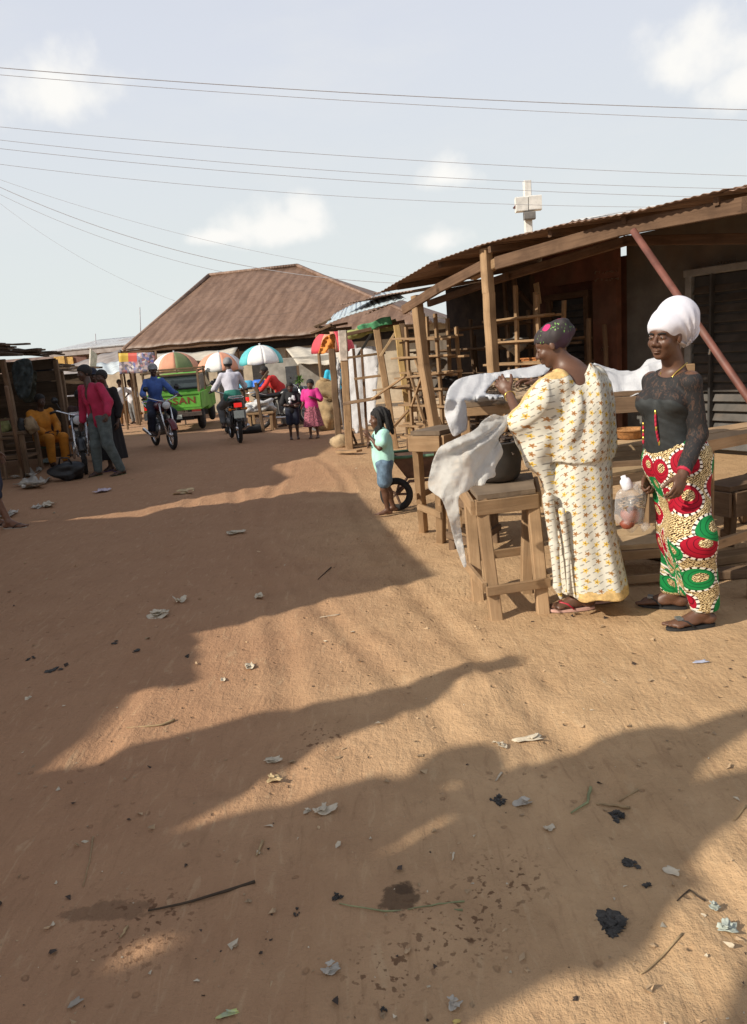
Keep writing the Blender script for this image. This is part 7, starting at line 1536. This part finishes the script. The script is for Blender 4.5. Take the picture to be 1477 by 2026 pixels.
r = person('dark figure in navy trousers seated next to the orange outfit', GRP, (g.x + .62, 14.5, ZS), R(-30), 1.72, SIT, SKIN2, .012, clothes=(('trousers', NAVY, dict(legs=dict(len=.95), grow=.03)), ('shirt', mat('dark_brown_shirt', (.05, .025, .02), .85), dict(top=dict(sleeve=.9, low=.16), grow=.028))), hair=dict(), shoes=SOLE)
mb = MB(); mb.bar((g.x - .7, 14.25, .42), (g.x + 1.1, 14.55, .42), .32, .05)
bn_ = thing('bench', (g.x, 14.3, 0), 'dark plank bench under the two seated people at the left', 'bench'); mb.build('seat', WOODD, bn_)
for dx, dy in ((-.5, -.08), (-.5, .12), (.9, .1), (.9, .32)): MB().bar((g.x + dx, 14.32 + dy, 0), (g.x + dx, 14.32 + dy, .395), .06, .06).build('leg', WOODD, bn_)
# person leaving the frame at the left edge, only one leg in view
g = G(30, 1042); r = person('person cut by the left edge, only a bare lower leg and dark shorts in view', GRP, (g.x - .24, g.y, 0), R(-5), 1.70, dict(anl=(-.02, .06, .045), anr=(.125, -.03, .045), knr=(.05, -.04, .285)), SKIN3, .009, clothes=(('shorts', NAVY, dict(legs=dict(len=.62), grow=.036)), ('shirt', GREYT, dict(top=dict(sleeve=.5, low=.16), grow=.024))), hair=dict(), shoes=mat('cream_sandals', (.5, .42, .34), .8))
# ================================================================ LEFT STALLS
TARPD = mat('dark_tarpaulin', (.030, .040, .042), .75, .35, 5, .4, .02); TARPB = mat('black_blue_cloth', (.010, .014, .022), .85, .3, 6, .4, .02); THAT = wood('ragged_boards', (.10, .065, .04), (.17, .115, .075))
def left_stall(label, x0, x1, y0, y1, h, seed, ragged=26):
    rng = random.Random(seed); root = thing('street_stall', ((x0 + x1) / 2, (y0 + y1) / 2, 0), label, 'stall')
    for x, y in ((x0, y0), (x1, y0), (x1, y1), (x0, y1), (x1, (y0 + y1) / 2)): MB().bar((x, y, -.02), (x + rng.uniform(-.08, .08), y, h + rng.uniform(-.1, .05)), .085, .08, jit=.008).build('post', WOODD, root)
    mb = MB()
    for i in range(ragged):
        y = y0 - .35 + (y1 - y0 + .6) * i / ragged; mb.bar((x0 - .4, y, h + .28 + rng.uniform(-.05, .08)), (x1 + rng.uniform(.0, .40), y + rng.uniform(-.25, .25), h + .04 + rng.uniform(-.08, .10)), rng.uniform(.10, .26), .03, jit=.025)
    mb.build('board_roof', THAT, root)
    for k, (a, b) in enumerate((((x0, y1 + .06), (x1, y1 + .06)), ((x0 - .06, y0), (x0 - .06, y1)))):
        mb = MB(); A, B = Vector((*a, 0)), Vector((*b, 0)); n = 9
        for i in range(n): z = h * (i + .5) / n * .97; mb.bar(A + UP * z, B + UP * (z + rng.uniform(-.03, .03)), .025, h / n * rng.uniform(.85, 1.02), jit=.006, tint=rng.uniform(.3, 1))
        mb.build('board_wall', THAT, root)
    return root
p = at(45, 690, 12.2)
left_stall('dark ragged-roofed stall at the left edge, in front of the seated people', p.x - 3.2, p.x - .72, 11.0, 15.2, 2.02, 3)
q = at(100, 725, 16)
ls2 = left_stall('second dark stall at the left, hung with tarpaulins behind the seated people', q.x - 3.4, q.x - .45, 15.8, 19.5, 1.72, 9, 20)
for (pts, Y, m, lab) in (([(20, 716), (60, 706), (66, 740), (58, 786), (40, 792), (28, 770)], 13.0, TARPD, 'dark grey green tarpaulin hanging from the ragged stall roof'), ([(62, 728), (104, 724), (100, 758), (96, 790), (70, 794), (60, 770)], 15.6, TARPB, 'black blue cloth hanging beside the grey tarpaulin'), ([(38, 735), (74, 730), (70, 770), (72, 796), (42, 798)], 14.8, mat('olive_drab_cloth', (.05, .05, .035), .85, .3), 'olive brown cloth hanging between the two dark tarpaulins')):
    mb = draped(pts, lambda x, y, Y=Y: Y, 5, .05, 34, 3); solo('hanging_cloth', mb, m, at(pts[0][0], pts[0][1], Y), lab, 'cloth', None, [SOLID(.006, 0)])
# stall table with a jumble of goods, the leaning chair frame, the dark slanting pole
def crate(c, sz, rz, m, label, n=4, name='crate'):
    root = thing(name, c, label, 'crate'); c = Vector(c); w, d, h = sz; ax = Vector((math.cos(rz), math.sin(rz), 0)); ay = Vector((-ax.y, ax.x, 0))
    mb = MB()
    for sg in (-1, 1):
        for i in range(n): z = h * (i + .5) / n; mb.bar(c + ay * sg * d / 2 - ax * w / 2 + UP * z, c + ay * sg * d / 2 + ax * w / 2 + UP * z, .018, h / n * .72); mb.bar(c + ax * sg * w / 2 - ay * d / 2 + UP * z, c + ax * sg * w / 2 + ay * d / 2 + UP * z, .018, h / n * .72)
    mb.bar(c - ax * w / 2 + UP * .012, c + ax * w / 2 + UP * .012, d, .02); mb.build('slats', m, root)
    for a in (-1, 1):
        for b in (-1, 1): MB().bar(c + ax * a * (w / 2 - .03) + ay * b * (d / 2 - .03), c + ax * a * (w / 2 - .03) + ay * b * (d / 2 - .03) + UP * h, .035, .035).build('corner_post', m, root)
    return root
cw = at(118, 815, 21.5)
for i, (dx, z, lab) in enumerate(((0, 0, 'pale yellow slatted crate, bottom of the stack left of the crimson shirt'), (.05, .42, 'pale yellow slatted crate, middle of the stack left of the crimson shirt'), (-.12, .84, 'pale yellow slatted crate, top of the stack left of the crimson shirt'))): crate((cw.x + dx, 21.5, gz(21.5) + z), (.6, .45, .41), .15 * i, WOODL, lab)
t_, a, b = simple_table('stall_table', 'dark stall table with small goods at the left edge behind the chair frame', -70, 40, 830, 12.9, .72, .7, WOODD, .3)
rng = random.Random(12); JUM = [mat('jumble_pale', (.42, .40, .36), .7, .2), mat('jumble_olive', (.20, .20, .07), .7, .3), mat('jumble_dark', (.03, .03, .03), .7, .3), mat('jumble_tan', (.30, .21, .12), .8, .3)]
for i, lab in enumerate(('pale wrapped parcel on the dark stall table, by the hanging tarpaulin', 'olive packet on the dark stall table, beside the pale parcel', 'black packet on the dark stall table, near the table end', 'tan bundle on the dark stall table, nearest the seated orange figure')):
    c = Vector((a.x + .35 + .22 * i + rng.uniform(-.04, .04), 13.15 + rng.uniform(-.1, .1), .75)); mb = MB(); mb.blob(c + UP * .08, (rng.uniform(.09, .13), .1, rng.uniform(.08, .14)), 40 + i, .2, 10); solo('parcel', mb, JUM[i], c, lab, 'parcel')
g0, g1 = G(18, 950), G(45, 948); chf = thing('chair_frame', G(20, 952), 'bare wooden chair frame tipped against the stall at the left edge', 'chair'); Yc_ = g0.y
for (p, q, w) in (((-6, 815), (14, 960), .05), ((22, 815), (45, 950), .05), ((-4, 868), (34, 866), .07), ((2, 905), (38, 902), .04), ((4, 950), (45, 944), .05), ((-4, 832), (26, 828), .05)):
    MB().bar(at(p[0], p[1], Yc_ + .1), at(q[0], q[1], Yc_ + .1), w, .04, jit=.003).build('rail' if abs(p[1] - q[1]) < 20 else 'leg', WOODD, chf)
mb = MB(); a, b = at(16, 790, 12.0), G(46, 945); mb.tube([b - UP * .02, a + UP * .2], .03, 8); solo('leaning_pole', mb, WOODR, b, 'dark thin pole leaning in front of the left stall', 'pole')
# sack and green bag at the feet of the seated pair
g = G(104, 900); mb = MB(); mb.blob(g + UP * .28, (.30, .25, .32), 51, .12, 16); solo('sack', mb, mat('dusty_sack', (.12, .095, .06), .9, .3), g, 'dusty brown sack at the feet of the orange figure', 'sack')
g = G(92, 905); mb = MB(); mb.blob(g + UP * .22, (.16, .14, .24), 52, .22, 12); solo('green_bag', mb, mat('green_bag', (.05, .12, .055), .8, .4), g, 'crumpled green bag leaning on the dusty sack', 'bag')
# black bag on the road
g = G(138, 950); bb = thing('holdall_bag', g, 'black travel bag on the ground in front of the man in crimson', 'bag'); mb = MB(); mb.blob(g + UP * .15, (.24, .16, .16), 60, .16, 18); mb.build('bag_body', mat('black_nylon', (.010, .011, .014), .5, .3, 12, .4), bb)
mb = MB(); mb.tube([g + Vector((-.10, -.08, .27)), g + Vector((-.06, -.10, .37)), g + Vector((.06, -.10, .36)), g + Vector((.10, -.08, .27))], .014, 6); mb.build('handle', SEATM, bb)
# background behind the left stalls so that the far distance is closed: scrubby roofs and bushes
for i, (px, Y, w, h, lab) in enumerate(((-30, 46, 9, 2.6, 'low far house with a brown roof beyond the left stalls, leftmost'), (60, 52, 7, 2.4, 'low far house with a brown roof beyond the left stalls, next to the long building'))):
    X = at(px, 720, Y).x; z0 = -.72; fh = thing('far_house', (X, Y, z0), lab, 'house'); MB().bar((X - w / 2, Y, z0 + h / 2), (X + w / 2, Y, z0 + h / 2), 5, h).build('wall', BEIGE, fh)
    mb = MB(); mb.grid(lambda u, v: Vector((X + (u - .5) * (w + 1), Y + (v - .5) * 6, z0 + h + .9 * (1 - abs(v - .5) * 2))), 20, 8, lcf=lambda u, v: (u * w, v * 6, 0)); mb.build('roof', RUST, fh, [SOLID(.05, 0)])
    MB().bar((X - 1, Y - 2.53, z0 + 1), (X, Y - 2.53, z0 + 1), .06, 2).build('door', BRN, fh)
# ================================================================ LITTER ON THE ROAD
PAPER = mat('pale_paper', (.55, .47, .35), .8, .2, 20, .3); PLAST2 = mat('white_nylon', (.45, .405, .34), .4, .15, 15, .4); LILAC = mat('lilac_nylon', (.44, .37, .42), .4, .2, 15, .4); LEAFD = mat('dry_husk', (.52, .38, .20), .8, .3, 20, .3); CHAR = mat('burnt_black', (.058, .052, .046), .85, .4, 18, .6); STK = mat('dry_stick', (.36, .25, .13), .85, .3, 20, .3); STKD = mat('dark_stick', (.055, .035, .02), .9, .3); GRNS = mat('green_stalk', (.24, .25, .12), .7, .3); FOAM = mat('blue_grey_foam', (.38, .41, .36), .8, .2)
def rz_(p): return float(relief(np.array([p.x]), np.array([p.y]))[0]) + gz(p.y)
def scrap(px, py, w, h, m, label, cat='paper scrap', name='paper_scrap', rot=0.0, seed=0, curl=.35, lobes=3):
    g = G(px, py); g.z = rz_(g); sc = g.length / F_PX * 1.04; rng = random.Random(seed + int(px)); W_, H_ = w * sc * .85, .85 * h * sc / max(.18, EYE / g.length) * .9; mb = MB()
    for k in range(lobes):
        a = rng.uniform(0, 6.28) if k else rot; ww, hh = (W_, H_) if k == 0 else (W_ * rng.uniform(.35, .6), H_ * rng.uniform(.35, .6)); cx, cy = (0, 0) if k == 0 else (rng.uniform(-.35, .35) * W_, rng.uniform(-.35, .35) * H_); ph = rng.uniform(0, 6)
        def f(u, v):
            x, y = (u - .5), (v - .5); tq = math.atan2(y, x); r_ = 1 - (.16 * math.sin(3 * tq + ph) + .10 * math.sin(5 * tq + 2 * ph) + .05 * math.sin(9 * tq)) * min(1, 2 * (abs(x) + abs(y))) - .35 * max(0, math.hypot(x, y) - .5); X, Y = x * ww * r_, y * hh * r_; cz = .38 * curl * min(ww, hh) * (4 * (x * x * math.cos(ph) ** 2 + y * y * math.sin(ph) ** 2) + .25 * math.sin(9 * x + ph) * math.cos(7 * y)); return g + Vector((cx + X * math.cos(a) - Y * math.sin(a), cy + X * math.sin(a) + Y * math.cos(a), .004 + .006 * k + max(0, cz)))
        mb.grid(f, 7, 7)
    return solo(name, mb, m, g, label, cat, None, [SOLID(.0015, 0)])
scrap(645, 1608, 58, 20, PAPER, 'large curled pale husk lying alone in the lower middle of the road', 'husk', 'dry_husk', .3, 1, .5)
scrap(606, 1606, 18, 9, PAPER, 'small pale flake just left of the large curled husk', 'husk', 'dry_husk', .8, 2)
scrap(542, 1543, 34, 14, LEAFD, 'pale yellow leaf litter on the sunlit strip above the large curled husk', 'husk', 'dry_husk', .5, 3, .6)
scrap(542, 1503, 34, 16, PAPER, 'greyish husk in shade at the edge of the long shadow', 'husk', 'dry_husk', .2, 4)
scrap(1045, 1459, 68, 14, PAPER, 'long torn strip of cream card in the sun below the earth mound', 'card', 'torn_card', .15, 5, .3, 2)
scrap(996, 1480, 16, 12, PAPER, 'small cream scrap left of the torn cream card', 'paper', 'paper_scrap', .6, 6)
scrap(1328, 1726, 26, 28, PAPER, 'bright cream paper piece at the edge of the shadow, lower right', 'paper', 'paper_scrap', .9, 7, .4, 1)
scrap(1032, 1585, 40, 20, PLAST2, 'crumpled white plastic beside the burnt patch, centre right', 'plastic', 'plastic_scrap', .4, 8, .6, 4)
scrap(1087, 1633, 26, 14, PAPER, 'pale ring of peel right of the small sunlit patch', 'peel', 'peel', .4, 9, .8, 2)
scrap(655, 1925, 44, 26, PLAST2, 'thin crumpled plastic film near the bottom middle', 'plastic', 'plastic_scrap', .4, 10, .5, 4)
scrap(898, 1990, 34, 30, PLAST2, 'frayed white plastic at the bottom, right of the middle', 'plastic', 'plastic_scrap', .9, 11, .7, 4)
scrap(148, 1985, 30, 16, mat('grey_leaf', (.30, .26, .21), .8, .2), 'greyish dead leaf in the bottom left corner', 'leaf', 'dead_leaf', .8, 12, .4, 1)
scrap(450, 2015, 50, 16, mat('green_white_wrapper', (.50, .55, .40), .35, .3, 30, .2, col2=(.55, .62, .15)), 'shiny green and white wrapper at the bottom edge', 'wrapper', 'wrapper', .3, 13, .5, 2)
scrap(903, 2020, 20, 14, mat('yellow_scrap', (.62, .46, .14), .7, .2), 'yellow scrap at the bottom edge, right of the wrapper', 'scrap', 'paper_scrap', .3, 14, .4, 1)
scrap(362, 974, 42, 12, LEAFD, 'tan flattened carton on the far sunlit strip', 'carton', 'carton_scrap', .1, 15, .3, 2)
scrap(203, 973, 26, 8, LILAC, 'lilac plastic scrap in front of the black travel bag', 'plastic', 'plastic_scrap', .1, 16, .5, 2)
scrap(63, 962, 34, 26, PLAST2, 'white crumpled nylon bag near the chair frame', 'plastic', 'nylon_bag', .5, 17, .9, 5); scrap(58, 940, 20, 26, PLAST2, 'white upright nylon bag just behind the crumpled one', 'plastic', 'nylon_bag', .5, 18, 1.2, 4)
scrap(72, 1005, 14, 10, PLAST2, 'small white scrap by the bare foot, nearer one', 'plastic', 'plastic_scrap', .5, 19, .8, 3); scrap(94, 1002, 18, 12, PAPER, 'small pale scrap by the bare foot, farther right', 'paper', 'paper_scrap', .5, 20, .8, 3)
scrap(97, 916, 24, 12, mat('pale_green_nylon', (.32, .38, .33), .5, .2), 'pale green nylon below the green bag', 'plastic', 'nylon_bag', .5, 21, .8, 3)
scrap(10, 1022, 30, 12, PLAST2, 'white nylon scraps at the left edge beside the foot', 'plastic', 'plastic_scrap', .5, 22, .6, 4)
scrap(358, 1190, 26, 10, PAPER, 'curled pale scrap in the big shadow, middle of the road', 'paper', 'paper_scrap', .5, 23, .8, 2); scrap(312, 1217, 40, 14, PAPER, 'scattered pale scraps in the big shadow, left of the curled one', 'paper', 'paper_scrap', .2, 24, .5, 5); scrap(513, 1183, 18, 10, PAPER, 'small pale pebble-like scrap in the big shadow, to the right', 'paper', 'paper_scrap', .3, 25, .9, 2)
scrap(494, 1320, 18, 16, PAPER, 'pale crumpled scrap alone on the sunlit road', 'paper', 'paper_scrap', .3, 26, .9, 2); scrap(441, 1345, 10, 9, PAPER, 'tiny cream pebble scrap left of the crumpled one on the sunlit road', 'paper', 'paper_scrap', .3, 27, .9, 1)
scrap(467, 1056, 40, 6, PAPER, 'thin pale scrap in shade below the far sunlit strip', 'paper', 'paper_scrap', .3, 28, .5, 3)
scrap(1440, 1838, 26, 40, FOAM, 'blue grey foam shred at the lower right edge', 'foam', 'foam_shred', 1.4, 29, .8, 4); scrap(1414, 1795, 22, 16, FOAM, 'blue grey foam crumbs above the longer foam shred', 'foam', 'foam_shred', .4, 30, .8, 4)
scrap(1385, 1310, 30, 6, mat('blue_paper', (.40, .42, .52), .6, .2), 'small lilac blue paper strip on the sunny ground near the print skirt', 'paper', 'paper_scrap', .1, 31, .3, 1)
def burnt(px, py, w, h, label, seed=0, n=14):
    w, h = w * .85, h * .85
    g = G(px, py); g.z = rz_(g); rng = random.Random(seed); sc = g.length / F_PX; mb = MB()
    for i in range(n):
        a, r_ = rng.uniform(0, 6.28), math.sqrt(rng.random()); c = g + Vector((math.cos(a) * r_ * w * sc * .5, math.sin(a) * r_ * h * sc * .5 / .5, .004)); mb.blob(c, (rng.uniform(.2, .5) * w * sc * .42, rng.uniform(.2, .5) * w * sc * .42, rng.uniform(.0015, .0035)), seed * 50 + i, .55, 8)
    return solo('burnt_scrap', mb, CHAR, g, label, 'burnt scrap')
burnt(1205, 1822, 74, 40, 'biggest black burnt scrap with a curled ring, lower right', 1, 22); burnt(984, 1583, 34, 20, 'black burnt scrap left of the crumpled white plastic', 2); burnt(1218, 1606, 36, 22, 'black burnt scrap under the twigs, right of centre', 3); burnt(1248, 1713, 34, 22, 'black burnt scrap left of the cream paper piece', 4); burnt(1282, 1755, 26, 8, 'thin black burnt strip below the cream paper piece', 5, 6); burnt(228, 1272, 20, 10, 'black burnt speck in the big shadow, left one of a pair', 6, 7); burnt(269, 1290, 20, 12, 'black burnt speck in the big shadow, right one of a pair', 7, 7); burnt(106, 1328, 30, 14, 'black burnt scrap near the left edge in the big shadow', 8, 9); burnt(62, 1304, 16, 14, 'small black burnt speck nearest the left edge', 9, 6); burnt(586, 1803, 18, 14, 'small black burnt scrap left of the damp patch', 10, 6); burnt(667, 1783, 24, 16, 'black burnt scrap at the end of the green stalk', 11, 8); burnt(760, 1997, 20, 12, 'black speck at the bottom, middle', 12, 6); burnt(370, 1298, 14, 8, 'black speck at the corner of the big shadow', 13, 5)
def twig(pts, r_, m, label, name='twig'):
    P_ = []; r_ = r_ * .68
    for p in pts: g = G(*p); g.z = rz_(g) + r_ * 1.1; P_.append(g)
    Q = []
    for a, b in zip(P_, P_[1:]):
        for k in range(4): q = a.lerp(b, k / 4); q += Vector((random.uniform(-1, 1), random.uniform(-1, 1), 0)) * r_ * .7; Q.append(q)
    Q.append(P_[-1]); mb = MB(); mb.tube(Q, lambda u: r_ * (.55 + .6 * u), 7); return solo(name, mb, m, P_[0], label, 'twig')
twig([(292, 1801), (380, 1782), (505, 1749)], .007, STKD, 'long dark stick lying across the lower left of the road'); twig([(670, 1793), (760, 1804), (915, 1800)], .0045, GRNS, 'long pale green stalk lying across the damp patch'); twig([(806, 1804), (870, 1793), (918, 1781)], .004, GRNS, 'second green stalk forking from the long one')
twig([(1130, 1612), (1160, 1590), (1168, 1552)], .008, GRNS, 'bent green grey twig above the burnt scraps'); twig([(1180, 1588), (1215, 1582), (1245, 1590)], .007, STK, 'brown bark strip beside the bent twig'); twig([(1225, 1574), (1262, 1562)], .006, STK, 'short tan twig right of the brown bark strip'); twig([(250, 1441), (320, 1436), (345, 1424)], .008, STK, 'tan twig on the sunlit road left of the middle'); twig([(163, 1752), (180, 1690), (184, 1655)], .004, STK, 'thin straight straw in the shade, lower left'); twig([(236, 1858), (252, 1832)], .006, STK, 'short pale straw above the small sunlit patch'); twig([(508, 1697), (520, 1668)], .007, STK, 'short curved twig in the shade, lower middle'); twig([(633, 1222), (672, 1217)], .005, PAPER, 'straight pale straw on the sunlit road, middle'); twig([(1340, 1788), (1362, 1762), (1395, 1780)], .004, STKD, 'thin dark bent wire at the shadow edge, lower right'); twig([(1268, 1930), (1300, 1895), (1350, 1850)], .004, STK, 'thin straw on the sunny corner, lower right'); twig([(1452, 1622), (1477, 1595)], .005, STK, 'curled straw at the right edge of the road'); twig([(628, 1148), (655, 1124)], .006, STKD, 'small dark bent twig in the big shadow edge'); twig([(980, 1540), (992, 1525)], .006, PAPER, 'tiny curled pale straw at the shadow of the head'); twig([(895, 1705), (898, 1690)], .005, PAPER, 'tiny pale straw above the spatter stains')
# pebbles and crumbs: too many to count
mb = MB(); rng = random.Random(77)
for i in range(520):
    px, py = rng.uniform(-20, 1500), 870 + 1180 * rng.random() ** .8; g = G(px, py)
    if g.y > 16 or (px > 880 and py < 1050): continue
    g.z = rz_(g); s_ = (.003 + .012 * rng.random() ** 3) * (1 + .10 * g.y); v = [g + Vector((rng.uniform(-1, 1), rng.uniform(-1, 1), rng.uniform(-.1, .9))) * s_ for _ in range(6)]
    mb.add(v, [(0, 1, 2), (0, 2, 3), (0, 3, 4), (1, 2, 5), (2, 3, 5), (3, 4, 5), (0, 1, 4), (1, 4, 5)], mi=0 if rng.random() < .62 else (1 if rng.random() < .6 else 2))
o = mb.build('road_litter', [mat('pebbles', (.42, .29, .17), .9, .4), PAPER, mat('dark_crumbs', (.06, .04, .03), .9, .3)]); tag(o, 'tiny stones, crumbs and flakes strewn over the earth street', 'litter', None, 'stuff')
